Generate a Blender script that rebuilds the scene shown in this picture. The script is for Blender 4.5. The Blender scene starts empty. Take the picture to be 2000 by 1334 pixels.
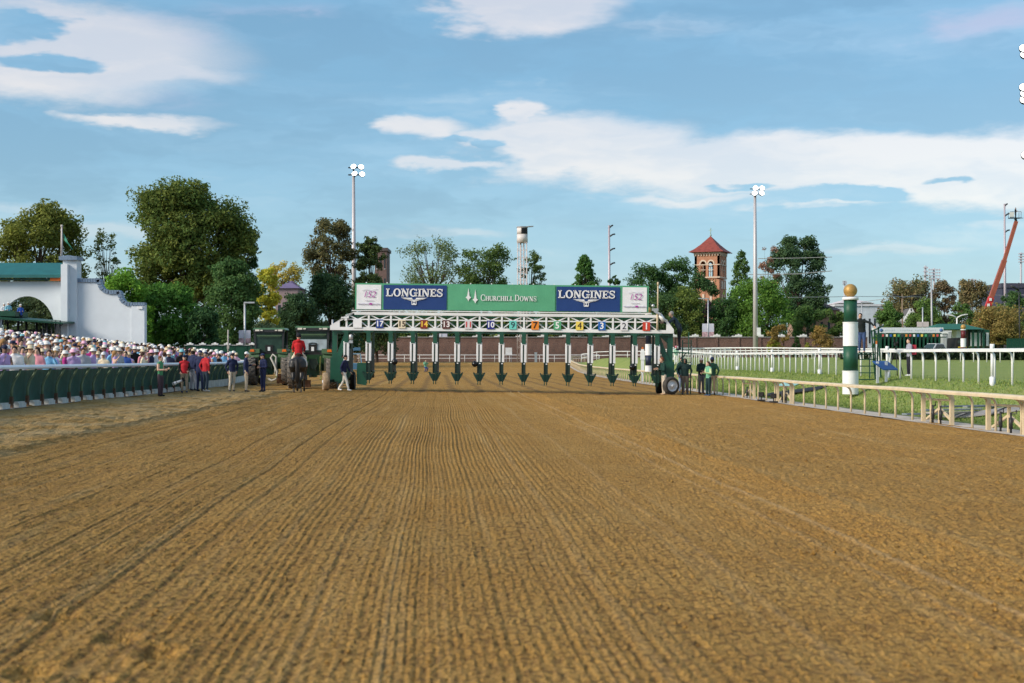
import bpy, bmesh, math, random
import numpy as np
from mathutils import Vector, Matrix, Euler
R = math.radians
random.seed(7); RNG = np.random.default_rng(7)
S = bpy.context.scene
COL = S.collection

# ------------------------------------------------------------------ camera, sky, sun, exposure
CAM_Z = 1.6
cam_d = bpy.data.cameras.new('camera'); cam = bpy.data.objects.new('camera', cam_d); COL.objects.link(cam)
cam.location = (0, 0, CAM_Z); cam.rotation_euler = (R(90), 0, 0)
cam_d.sensor_width = 36; cam_d.lens = 50; cam_d.shift_y = 0.0165
cam_d.clip_start = 0.1; cam_d.clip_end = 6000
cam_d.dof.use_dof = True; cam_d.dof.focus_distance = 66; cam_d.dof.aperture_fstop = 2.8
S.camera = cam
S.view_settings.view_transform = 'Standard'; S.view_settings.look = 'None'
S.view_settings.gamma = 1; S.view_settings.use_curve_mapping = False
S.view_settings.exposure = 0.66

SUN_EL = 29.0            # degrees above the horizon
SUN_AZ = 243.0           # compass angle from +Y, clockwise: behind and to the left of the camera
sd = bpy.data.lights.new('sun', 'SUN'); so = bpy.data.objects.new('sun', sd); COL.objects.link(so)
sd.energy = 2.6; sd.angle = R(22); sd.color = (1.0, 0.89, 0.74)
sv = Vector((math.sin(R(SUN_AZ)) * math.cos(R(SUN_EL)), math.cos(R(SUN_AZ)) * math.cos(R(SUN_EL)), math.sin(R(SUN_EL))))
so.rotation_euler = (-sv).to_track_quat('-Z', 'Y').to_euler()

C_ = S.cycles
C_.max_bounces = 4; C_.diffuse_bounces = 2; C_.glossy_bounces = 2; C_.transmission_bounces = 2; C_.transparent_max_bounces = 4
C_.caustics_reflective = False; C_.caustics_refractive = False
C_.use_adaptive_sampling = True; C_.adaptive_threshold = .016
C_.use_denoising = True

def make_world():
    w = bpy.data.worlds.new('World'); S.world = w; w.use_nodes = True
    w.cycles.sampling_method = 'MANUAL'; w.cycles.sample_map_resolution = 256
    nt = w.node_tree; N = nt.nodes; L = nt.links
    for n in list(N): N.remove(n)
    def nd(t, **k):
        n = N.new(t)
        for a, b in k.items(): setattr(n, a, b)
        return n
    def math_(op, a, b=None, c=None, clamp=False):
        n = nd('ShaderNodeMath', operation=op); n.use_clamp = clamp
        for i, v in enumerate((a, b, c)):
            if v is None: continue
            if isinstance(v, (int, float)): n.inputs[i].default_value = v
            else: L.new(v, n.inputs[i])
        return n.outputs[0]
    def vm(op, a, b=None, c=None):
        n = nd('ShaderNodeVectorMath', operation=op)
        for i, v in enumerate((a, b, c)):
            if v is None: continue
            if isinstance(v, tuple): n.inputs[i].default_value = v
            else: L.new(v, n.inputs[i])
        return n.outputs['Value'] if op == 'LENGTH' else n.outputs[0]
    def mix(f, a, b):
        n = nd('ShaderNodeMix', data_type='RGBA'); n.clamp_factor = True
        for s, v in ((n.inputs[0], f), (n.inputs[6], a), (n.inputs[7], b)):
            if isinstance(v, (int, float)): s.default_value = v
            elif isinstance(v, tuple): s.default_value = (*v, 1)
            else: L.new(v, s)
        return n.outputs[2]
    def noise(vec, scale, detail=5, rough=0.55):
        n = nd('ShaderNodeTexNoise'); n.inputs['Scale'].default_value = scale
        n.inputs['Detail'].default_value = detail; n.inputs['Roughness'].default_value = rough
        L.new(vec, n.inputs['Vector']); return n
    def mapr(v, a, b, c=0.0, d=1.0, smooth=True):
        n = nd('ShaderNodeMapRange'); n.interpolation_type = 'SMOOTHSTEP' if smooth else 'LINEAR'
        L.new(v, n.inputs[0])
        for i, x in zip((1, 2, 3, 4), (a, b, c, d)): n.inputs[i].default_value = x
        return n.outputs[0]
    tc = nd('ShaderNodeTexCoord'); sep = nd('ShaderNodeSeparateXYZ'); L.new(tc.outputs['Generated'], sep.inputs[0])
    az = math_('ARCTAN2', sep.outputs[0], sep.outputs[1])
    hor = math_('SQRT', math_('ADD', math_('MULTIPLY', sep.outputs[0], sep.outputs[0]), math_('MULTIPLY', sep.outputs[1], sep.outputs[1])))
    el = math_('ARCTAN2', sep.outputs[2], hor)
    cmb = nd('ShaderNodeCombineXYZ'); L.new(az, cmb.inputs[0]); L.new(el, cmb.inputs[1])
    p0 = cmb.outputs[0]                                   # compass angle and height above the horizon
    st = vm('MULTIPLY', p0, (1.0, 3.0, 1.0))
    n1 = noise(st, 5.0, 5, 0.6); n2 = noise(st, 20.0, 5, 0.62)
    d1 = vm('MULTIPLY', vm('SUBTRACT', n1.outputs['Color'], (.5, .5, .5)), (.16, .030, 0))
    d2 = vm('MULTIPLY', vm('SUBTRACT', n2.outputs['Color'], (.5, .5, .5)), (.035, .014, 0))
    p = vm('ADD', vm('ADD', p0, d1), d2)
    def blobs(lst):
        acc = None
        for (px, py, hw, hh, g) in lst:
            a0 = math.atan((px - 1000) / 2778); e0 = math.atan((700 - py) / 2778 * math.cos(a0))
            q = vm('MULTIPLY', vm('SUBTRACT', p, (a0, e0, 0)), (2778 / hw, 2778 / hh, 0))
            v = math_('MULTIPLY', math_('SUBTRACT', 1.0, vm('LENGTH', q)), g)
            acc = v if acc is None else math_('MAXIMUM', acc, v)
        return acc
    bright = blobs([(1560, 318, 620, 66, 1.6), (2150, 320, 520, 90, 1.6), (1130, 285, 260, 66, 1.3), (1015, 225, 60, 32, 1.1), (820, 262, 100, 26, .9),
                    (880, 326, 150, 11, .8), (1040, 22, 170, 56, 1.3), (90, 95, 380, 105, 1.3), (320, 140, 180, 30, .8), (-250, 60, 300, 120, 1.2),
                    (320, 235, 170, 16, .9), (1330, 385, 170, 12, .6), (1560, 400, 120, 8, .5)])
    faint = blobs([(840, 456, 200, 16, .8), (1720, 495, 190, 14, .8), (1950, 436, 110, 12, .7), (180, 458, 230, 20, .7), (1540, 410, 60, 8, .6), (1240, 60, 260, 26, .6), (60, 415, 120, 24, .6)])
    dark = blobs([(35, 42, 120, 38, 1.2), (115, 118, 135, 22, 1.1), (1440, 362, 70, 13, .9), (1600, 382, 190, 22, .9), (1850, 348, 60, 9, .7), (900, 282, 80, 11, .7)])
    deep = blobs([(1560, 160, 900, 130, 1.0), (800, 120, 420, 120, .8), (1150, 345, 230, 34, .6), (250, 205, 420, 40, .6), (620, 300, 500, 40, .4), (1800, 400, 300, 22, .4)])
    # cloud plane noise carries the same sky on all round
    zc = math_('MAXIMUM', sep.outputs[2], 0.04)
    cp = nd('ShaderNodeCombineXYZ'); L.new(math_('DIVIDE', sep.outputs[0], zc), cp.inputs[0]); L.new(math_('DIVIDE', sep.outputs[1], zc), cp.inputs[1])
    n3 = noise(cp.outputs[0], 0.55, 4, 0.58)
    inview = mapr(math_('ABSOLUTE', az), 0.45, 0.62, 1.0, 0.0)
    inview = math_('MULTIPLY', inview, mapr(el, 0.27, 0.36, 1.0, 0.0))
    rag = math_('MULTIPLY', math_('SUBTRACT', n2.outputs[0], .5), .75)
    bright = math_('ADD', bright, rag); faint = math_('ADD', faint, rag)
    f_b = math_('SUBTRACT', mapr(bright, -.12, 0.52), mapr(dark, 0.05, 0.45), clamp=True)
    f_g = mapr(n3.outputs[0], 0.50, 0.62)
    f = math_('ADD', math_('MULTIPLY', f_b, inview), math_('MULTIPLY', f_g, math_('SUBTRACT', 1.0, inview)))
    low = mapr(el, 0.0, 0.17, 1.0, 0.0)
    wisp = math_('MULTIPLY', mapr(n2.outputs[0], 0.35, 0.75), 0.35)
    base = mix(low, (.115, .310, .475), (.185, .385, .520))
    base = mix(math_('MULTIPLY', mapr(math_('ADD', deep, math_('MULTIPLY', math_('SUBTRACT', n1.outputs[0], .5), 1.6)), 0.0, 0.7), .85), base, (.070, .245, .395))
    base = mix(math_('MULTIPLY', wisp, .5), base, (.24, .42, .57))
    base = mix(math_('MULTIPLY', mapr(n1.outputs[0], .55, .8), .35), base, (.27, .40, .55))
    base = mix(math_('MULTIPLY', mapr(faint, 0.0, .5), .62), base, (.46, .49, .54))
    n4 = noise(vm('MULTIPLY', p, (3.0, 26.0, 1.0)), 1.0, 4, .6)
    base = mix(math_('MULTIPLY', mapr(n4.outputs[0], .46, .72), .55), base, (.28, .44, .57))
    pink = blobs([(300, 70, 170, 60, 1.0), (520, 30, 200, 40, .7), (340, 200, 170, 30, .6), (1960, 40, 130, 40, .8)])
    base = mix(math_('MULTIPLY', mapr(pink, 0., .7), .75), base, (.42, .38, .50))
    n5 = noise(vm('MULTIPLY', p, (3.0, 10.0, 1.0)), 1.0, 5, .64)
    dk_ = math_('MULTIPLY', mapr(n5.outputs[0], .54, .40), mapr(el, 0.02, 0.12, .35, 1.0))
    base = mix(dk_, base, (.085, .245, .385))
    base = mix(math_('MULTIPLY', mapr(n5.outputs[0], .53, .68), .78), base, (.36, .47, .55))
    n6 = noise(vm('MULTIPLY', p, (5.0, 22.0, 1.0)), 1.0, 4, .6)
    white = mix(mapr(n6.outputs[0], .40, .62), (.54, .53, .55), (.71, .635, .585))
    col = mix(f, base, white)
    sky = nd('ShaderNodeTexSky'); sky.sky_type = 'NISHITA'; sky.sun_disc = False
    sky.sun_elevation = R(SUN_EL); sky.sun_rotation = R(SUN_AZ); sky.air_density = 1.0; sky.dust_density = 1.0; sky.ozone_density = 1.2
    k = vm('SCALE', col); k.node.inputs['Scale'].default_value = SKY_GAIN
    out = mix(0.62, sky.outputs[0], k)
    bg = nd('ShaderNodeBackground'); bg.inputs['Strength'].default_value = 0.12; L.new(out, bg.inputs[0])
    o = nd('ShaderNodeOutputWorld'); L.new(bg.outputs[0], o.inputs[0])
SKY_GAIN = 7.3
make_world()

# ------------------------------------------------------------------ helpers
F = 2778.0                                            # focal length in photo pixels, used only to work out where things stand
def sm(a, b, x):
    t = np.clip((x - a) / (b - a), 0, 1); return t * t * (3 - 2 * t)
RAIL = np.array([(13.3, 0), (11.7, 32.4), (9.95, 69), (8.4, 120), (7.7, 160), (7.7, 190), (9.2, 215), (14, 235)])
FENCE = np.array([(-13.6, 0), (-14.0, 39), (-14.5, 71), (-16.9, 91), (-22, 112), (-30, 130)])
def rail_x(y): return np.interp(y, RAIL[:, 1], RAIL[:, 0])
def fence_x(y): return np.interp(y, FENCE[:, 1], FENCE[:, 0])
def gz(x, y):
    """height of the ground: banked track, raised turf on the infield, sloping apron behind the fence, far turn rising"""
    x = np.asarray(x, float); y = np.asarray(y, float)
    rx = rail_x(y); fx = fence_x(y)
    t = -0.0143 * np.clip(x, fx, rx) * (1 - sm(110, 200, y))
    t = t + 1.0 * sm(140, 225, y)
    inf = np.clip((x - rx - 1.0) / 3.6, 0, 1); inf = inf * inf * (3 - 2 * inf)
    t = t + inf * (0.92 * (1 - sm(140, 225, y)) + 0.85 * sm(90, 175, y) * (1 - 0.55 * sm(150, 225, y)))
    t = t + np.clip(fx - x - 0.5, 0, 22) * 0.098
    return t
def g(x, y): return float(gz(x, y))
def at(px, d): return (px - 1000) * d / F
def zz(py, d): return CAM_Z - (py - 700) * d / F
def foot(px, py):
    """depth at which the line of sight of a photo point meets the ground"""
    lo, hi = 4.0, 260.0
    for _ in range(50):
        m = (lo + hi) / 2
        if zz(py, m) > g(at(px, m), m): lo = m
        else: hi = m
    return (lo + hi) / 2

MATS = {}
def rgb(*c):
    return tuple((v / 255 / 12.92 if v / 255 <= .04045 else ((v / 255 + .055) / 1.055) ** 2.4) for v in c)
def mat(name, col=(.5, .5, .5), rough=.6, metal=0., var=.12, scale=6., bump=0., bscale=40., spec=.4, emit=None, objcol=False, attr=None, transl=0., coat=0.):
    if name in MATS: return MATS[name]
    m = bpy.data.materials.new(name); m.use_nodes = True; nt = m.node_tree; N = nt.nodes; L = nt.links
    b = N['Principled BSDF']; b.inputs['Roughness'].default_value = rough; b.inputs['Metallic'].default_value = metal
    b.inputs['Specular IOR Level'].default_value = spec
    if coat: b.inputs['Coat Weight'].default_value = coat
    tc = N.new('ShaderNodeTexCoord')
    nz = N.new('ShaderNodeTexNoise'); nz.inputs['Scale'].default_value = scale; nz.inputs['Detail'].default_value = 6
    L.new(tc.outputs['Object'], nz.inputs['Vector'])
    mr = N.new('ShaderNodeMapRange'); L.new(nz.outputs[0], mr.inputs[0])
    mr.inputs[1].default_value = .25; mr.inputs[2].default_value = .75; mr.inputs[3].default_value = 1 - var; mr.inputs[4].default_value = 1 + var
    mx = N.new('ShaderNodeMix'); mx.data_type = 'RGBA'; mx.blend_type = 'MULTIPLY'; mx.inputs[0].default_value = 1
    L.new(mr.outputs[0], mx.inputs[7])
    if objcol:
        oi = N.new('ShaderNodeObjectInfo'); L.new(oi.outputs['Color'], mx.inputs[6])
    elif attr:
        at_ = N.new('ShaderNodeAttribute'); at_.attribute_name = attr; L.new(at_.outputs['Color'], mx.inputs[6])
    else: mx.inputs[6].default_value = (*col, 1)
    L.new(mx.outputs[2], b.inputs['Base Color'])
    if bump:
        bn = N.new('ShaderNodeTexNoise'); bn.inputs['Scale'].default_value = bscale; bn.inputs['Detail'].default_value = 6
        L.new(tc.outputs['Object'], bn.inputs['Vector'])
        bp = N.new('ShaderNodeBump'); bp.inputs['Strength'].default_value = bump; bp.inputs['Distance'].default_value = .02
        L.new(bn.outputs[0], bp.inputs['Height']); L.new(bp.outputs[0], b.inputs['Normal'])
    if emit:
        b.inputs['Emission Color'].default_value = (*emit[0], 1); b.inputs['Emission Strength'].default_value = emit[1]
    if transl:
        tr = N.new('ShaderNodeBsdfTranslucent'); L.new(mx.outputs[2], tr.inputs[0])
        ms = N.new('ShaderNodeMixShader'); ms.inputs[0].default_value = transl
        L.new(b.outputs[0], ms.inputs[1]); L.new(tr.outputs[0], ms.inputs[2]); L.new(ms.outputs[0], N['Material Output'].inputs[0])
    MATS[name] = m
    return m

class MB:
    """collects shapes, builds one mesh object"""
    def __init__(s): s.v = []; s.f = []; s.m = []; s.mi = 0; s.sm = []; s.smooth = False
    def add(s, vs, fs):
        o = len(s.v); s.v.extend([tuple(map(float, q)) for q in vs])
        for f in fs: s.f.append([i + o for i in f]); s.m.append(s.mi); s.sm.append(s.smooth)
    def box(s, c, d, rot=None):
        x, y, z = d[0] / 2, d[1] / 2, d[2] / 2
        vs = [Vector(q) for q in ((-x, -y, -z), (x, -y, -z), (x, y, -z), (-x, y, -z), (-x, -y, z), (x, -y, z), (x, y, z), (-x, y, z))]
        if rot is not None:
            M = Euler(rot).to_matrix(); vs = [M @ q for q in vs]
        c = Vector(c); s.add([q + c for q in vs], [(3, 2, 1, 0), (4, 5, 6, 7), (0, 1, 5, 4), (1, 2, 6, 5), (2, 3, 7, 6), (3, 0, 4, 7)]); return s
    def bar(s, a, b, w, h=None, up=(0, 0, 1)):
        """square bar from a to b"""
        a = Vector(a); b = Vector(b); h = w if h is None else h
        d = (b - a); ln = d.length; d.normalize(); u = Vector(up)
        if abs(d.dot(u)) > .98: u = Vector((0, 1, 0))
        sx = d.cross(u).normalized(); uz = sx.cross(d)
        vs = []
        for q in (a, b):
            for i, j in ((-1, -1), (1, -1), (1, 1), (-1, 1)): vs.append(q + sx * (i * w / 2) + uz * (j * h / 2))
        s.add(vs, [(3, 2, 1, 0), (4, 5, 6, 7), (0, 1, 5, 4), (1, 2, 6, 5), (2, 3, 7, 6), (3, 0, 4, 7)]); return s
    def tube(s, pts, r, n=8, cap=True, sq=(1, 1)):
        pts = [Vector(q) for q in pts]; k = len(pts)
        rs = r if hasattr(r, '__len__') else [r] * k
        prev = None; vs = []
        for i, q in enumerate(pts):
            d = (pts[min(i + 1, k - 1)] - pts[max(i - 1, 0)]).normalized()
            if prev is None:
                u = Vector((1, 0, 0)) if abs(d.x) < .9 else Vector((0, 1, 0))
            else: u = prev
            u = (u - d * u.dot(d)).normalized(); prev = u; w = d.cross(u)
            for j in range(n):
                a = 2 * math.pi * j / n
                vs.append(q + u * (math.cos(a) * rs[i] * sq[0]) + w * (math.sin(a) * rs[i] * sq[1]))
        fs = [(i * n + j, i * n + (j + 1) % n, (i + 1) * n + (j + 1) % n, (i + 1) * n + j) for i in range(k - 1) for j in range(n)]
        sv_ = s.smooth; s.smooth = True if n > 5 else sv_
        s.add(vs, fs); s.smooth = sv_
        if cap: s.caps(len(s.v) - k * n, n, k)
        return s
    def caps(s, o, n, k, flip=False):
        a, b = [o + i for i in range(n)][::-1], [o + (k - 1) * n + i for i in range(n)]
        for f in (a, b): s.f.append(f[::-1] if flip else f); s.m.append(s.mi); s.sm.append(False)
    def lathe(s, prof, c=(0, 0, 0), n=20, axis='Z', closed=True):
        vs = []
        for (r, h) in prof:
            for j in range(n):
                a = 2 * math.pi * j / n; x, y = r * math.cos(a), r * math.sin(a)
                q = (x, y, h) if axis == 'Z' else ((h, x, y) if axis == 'X' else (x, h, y))
                vs.append((q[0] + c[0], q[1] + c[1], q[2] + c[2]))
        k = len(prof)
        fs = [(i * n + j, i * n + (j + 1) % n, (i + 1) * n + (j + 1) % n, (i + 1) * n + j) for i in range(k - 1) for j in range(n)]
        if axis == 'Y': fs = [q[::-1] for q in fs]
        sv_ = s.smooth; s.smooth = True
        s.add(vs, fs); s.smooth = sv_
        if closed: s.caps(len(s.v) - k * n, n, k, axis == 'Y')
        return s
    def ball(s, c, r, n=12, k=8):
        r = r if hasattr(r, '__len__') else (r, r, r)
        prof = [(max(math.sin(math.pi * i / k), .02), -math.cos(math.pi * i / k)) for i in range(k + 1)]
        t = MB(); t.lathe(prof, n=n); sv_ = s.smooth; s.smooth = True
        s.add([(q[0] * r[0] + c[0], q[1] * r[1] + c[1], q[2] * r[2] + c[2]) for q in t.v], t.f); s.smooth = sv_; return s
    def prism(s, poly, y0, y1, holes=None):
        """polygon in x,z pushed along y"""
        n = len(poly)
        vs = [(x, y0, z) for x, z in poly] + [(x, y1, z) for x, z in poly]
        ar = sum(poly[i][0] * poly[(i + 1) % n][1] - poly[(i + 1) % n][0] * poly[i][1] for i in range(n))
        fs = [tuple(range(n)), tuple(range(n, 2 * n))[::-1]] + [(i, i + n, (i + 1) % n + n, (i + 1) % n) for i in range(n)]
        if ar < 0: fs = [q[::-1] for q in fs]
        s.add(vs, fs); return s
    def build(s, name, mats, parent=None, loc=(0, 0, 0), rz=0., rot=None):
        me = bpy.data.meshes.new(name); me.from_pydata(s.v, [], s.f)
        mats = mats if isinstance(mats, (list, tuple)) else [mats]
        for m in mats: me.materials.append(m)
        if len(mats) > 1: me.polygons.foreach_set('material_index', s.m)
        me.polygons.foreach_set('use_smooth', s.sm)
        me.update()
        o = bpy.data.objects.new(name, me); COL.objects.link(o); o.location = loc
        o.rotation_euler = rot if rot else (0, 0, rz)
        if parent: o.parent = parent
        return o
def np_mesh(name, V, Fq, m, parent=None, smooth=False):
    me = bpy.data.meshes.new(name)
    V = np.asarray(V, np.float32); Fq = np.asarray(Fq, np.int32); k = Fq.shape[1]
    me.vertices.add(len(V)); me.vertices.foreach_set('co', V.ravel())
    me.loops.add(Fq.size); me.loops.foreach_set('vertex_index', Fq.ravel())
    me.polygons.add(len(Fq)); me.polygons.foreach_set('loop_start', np.arange(0, Fq.size, k, dtype=np.int32))
    me.polygons.foreach_set('use_smooth', np.full(len(Fq), smooth))
    me.update(calc_edges=True); me.materials.append(m)
    o = bpy.data.objects.new(name, me); COL.objects.link(o)
    if parent: o.parent = parent
    return o
def vcol(o, name, cols):
    a = o.data.color_attributes.new(name, 'FLOAT_COLOR', 'POINT'); c = np.ones((len(o.data.vertices), 4), np.float32); c[:, :3] = cols
    a.data.foreach_set('color', c.ravel())
def tag(o, label, cat, group=None):
    o['label'] = label; o['category'] = cat
    if group: o['group'] = group
    return o
def empty(name, label, cat, loc, rz=0., group=None, rot=None):
    o = bpy.data.objects.new(name, None); COL.objects.link(o); o.location = loc; o.rotation_euler = rot if rot else (0, 0, rz)
    o.empty_display_size = .2
    return tag(o, label, cat, group)
def struct(o): o['kind'] = 'structure'; return o
def dup(o, parent=None, loc=None, rz=None):
    c = o.copy(); COL.objects.link(c); c.parent = parent
    if loc is not None: c.location = loc
    if rz is not None: c.rotation_euler = (0, 0, rz)
    return c
def tree_dup(root, loc, rz=0.):
    c = dup(root, None, loc, rz)
    for ch in [q for q in bpy.data.objects if q.parent == root]:
        e = dup(ch, c)
        for s_ in [q for q in bpy.data.objects if q.parent == ch]: dup(s_, e)
    return c

# plain materials
WHITE = mat('white_paint', (.77, .78, .79), .45, var=.12, scale=1.3)
DWHITE = mat('weathered_white_paint', (.70, .71, .70), .6, var=.15, scale=3)
GREEN = mat('dark_green_paint', (.008, .060, .034), .4, var=.2, scale=3)
BLACK = mat('black_rubber', (.012, .012, .013), .7, var=.3)
STEEL = mat('galvanised_steel', (.52, .53, .55), .45, .6, var=.15, scale=2)
CREAM = mat('cream_rail_paint', (.62, .50, .33), .5, var=.16, scale=2.5)
GLASS = mat('tinted_glass', (.02, .035, .03), .08, var=.1, spec=.8)
DARK = mat('dark_steel', (.03, .032, .035), .5, var=.3)
WOOD = mat('weathered_wood', (.22, .16, .11), .8, var=.3, scale=4)
# ------------------------------------------------------------------ ground
def soil_mat():
    m = bpy.data.materials.new('harrowed_dirt'); m.use_nodes = True; nt = m.node_tree; N = nt.nodes; L = nt.links
    b = N['Principled BSDF']; b.inputs['Roughness'].default_value = .95; b.inputs['Specular IOR Level'].default_value = .15
    tc = N.new('ShaderNodeTexCoord'); at_ = N.new('ShaderNodeAttribute'); at_.attribute_name = 'soil'
    sp = N.new('ShaderNodeSeparateColor'); L.new(at_.outputs['Color'], sp.inputs[0])
    def nz(scale, det=6, rough=.6, vec=None):
        n = N.new('ShaderNodeTexNoise'); n.inputs['Scale'].default_value = scale; n.inputs['Detail'].default_value = det; n.inputs['Roughness'].default_value = rough
        L.new(vec or tc.outputs['Object'], n.inputs['Vector']); return n.outputs[0]
    def mr(v, a, b_, c=0., d=1.):
        n = N.new('ShaderNodeMapRange'); L.new(v, n.inputs[0])
        for i, x in zip((1, 2, 3, 4), (a, b_, c, d)): n.inputs[i].default_value = x
        return n.outputs[0]
    def mix(f, a, b_):
        n = N.new('ShaderNodeMix'); n.data_type = 'RGBA'
        for s_, v in ((n.inputs[0], f), (n.inputs[6], a), (n.inputs[7], b_)):
            if isinstance(v, (int, float)): s_.default_value = v
            elif isinstance(v, tuple): s_.default_value = (*v, 1)
            else: L.new(v, s_)
        return n.outputs[2]
    def mul(a, b_):
        n = N.new('ShaderNodeMath'); n.operation = 'MULTIPLY'; L.new(a, n.inputs[0])
        if isinstance(b_, float): n.inputs[1].default_value = b_
        else: L.new(b_, n.inputs[1])
        return n.outputs[0]
    def crumb(scale):
        v = N.new('ShaderNodeTexVoronoi'); v.feature = 'F1'; v.inputs['Scale'].default_value = scale; v.inputs['Randomness'].default_value = 1.
        w = N.new('ShaderNodeVectorMath'); w.operation = 'MULTIPLY_ADD'; n = N.new('ShaderNodeTexNoise'); n.inputs['Scale'].default_value = scale * 1.7; n.inputs['Detail'].default_value = 1; L.new(tc.outputs['Object'], n.inputs[0])
        L.new(n.outputs['Color'], w.inputs[0]); w.inputs[1].default_value = (.8 / scale,) * 3; L.new(tc.outputs['Object'], w.inputs[2]); L.new(w.outputs[0], v.inputs['Vector']); return v
    k1 = crumb(19.); k2 = crumb(46.)
    big = nz(.55, 3); mid = nz(4., 4); fin = nz(28., 4, .7); cr = nz(75., 2, .7)
    c = mix(mr(big, .35, .65), (.535, .284, .062), (.590, .340, .090))
    c = mix(mul(mr(mid, .48, .72), .40), c, (.400, .205, .044))
    c = mix(mul(mr(fin, .52, .68), .55), c, (.175, .088, .028))
    c = mix(mul(mr(cr, .54, .70), .65), c, (.60, .44, .22))
    c = mix(mul(mr(k1.outputs['Distance'], .48, .78), .72), c, (.140, .072, .026)); c = mix(mul(mr(k2.outputs['Distance'], .5, .85), .45), c, (.17, .086, .030))
    sx = N.new('ShaderNodeSeparateXYZ'); L.new(tc.outputs['Object'], sx.inputs[0]); ua = N.new('ShaderNodeMath'); ua.operation = 'MULTIPLY_ADD'; ua.inputs[1].default_value = .052; L.new(sx.outputs[1], ua.inputs[0]); L.new(sx.outputs[0], ua.inputs[2])
    cb = N.new('ShaderNodeCombineXYZ'); L.new(mul(ua.outputs[0], 2.6), cb.inputs[0]); L.new(mul(sx.outputs[1], .05), cb.inputs[1])
    band = nz(1., 4, .7, cb.outputs[0])                                               # passes of the harrow dried differently
    c = mix(mul(mr(band, .54, .70), .30), c, (.58, .42, .20)); c = mix(mul(mr(band, .46, .34), .28), c, (.30, .16, .048))
    c = mix(mul(sp.outputs[0], mr(mid, .2, .7, .55, 1.)), c, (.115, .076, .044))     # darker in furrow bottoms and on the ridge under the gate
    c = mix(mul(sp.outputs[2], mr(fin, .3, .6, .3, 1.)), c, (.62, .47, .28))          # dry pale ridges
    sand = mix(mr(mid, .4, .62), (.54, .335, .115), (.36, .205, .062))
    sand = mix(mul(mr(big, .4, .6), .6), sand, (.47, .36, .20))
    c = mix(sp.outputs[1], c, sand)
    L.new(c, b.inputs['Base Color'])
    mp = N.new('ShaderNodeVectorMath'); mp.operation = 'MULTIPLY'; mp.inputs[1].default_value = (11., .5, 1.); L.new(tc.outputs['Object'], mp.inputs[0])
    st = nz(1., 3, .5, mp.outputs[0])
    bp = N.new('ShaderNodeBump'); bp.inputs['Strength'].default_value = 1.; bp.inputs['Distance'].default_value = .035; L.new(fin, bp.inputs['Height'])
    bq = N.new('ShaderNodeBump'); bq.inputs['Strength'].default_value = .9; bq.inputs['Distance'].default_value = .014; L.new(cr, bq.inputs['Height']); L.new(bp.outputs[0], bq.inputs['Normal'])
    br = N.new('ShaderNodeBump'); br.inputs['Strength'].default_value = .5; br.inputs['Distance'].default_value = .03; L.new(st, br.inputs['Height']); L.new(bq.outputs[0], br.inputs['Normal'])
    for kk, dist in ((k1, .030), (k2, .012)):
        bv = N.new('ShaderNodeBump'); bv.invert = True; bv.inputs['Strength'].default_value = 1.; bv.inputs['Distance'].default_value = dist; L.new(kk.outputs['Distance'], bv.inputs['Height']); L.new(br.outputs[0], bv.inputs['Normal']); br = bv
    L.new(br.outputs[0], b.inputs['Normal']); return m
SOIL = soil_mat()
def wave(idx, seed):                                   # repeatable random number for each furrow
    q = np.sin(idx * 12.9898 + seed * 78.233) * 43758.5453; return q - np.floor(q)
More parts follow.
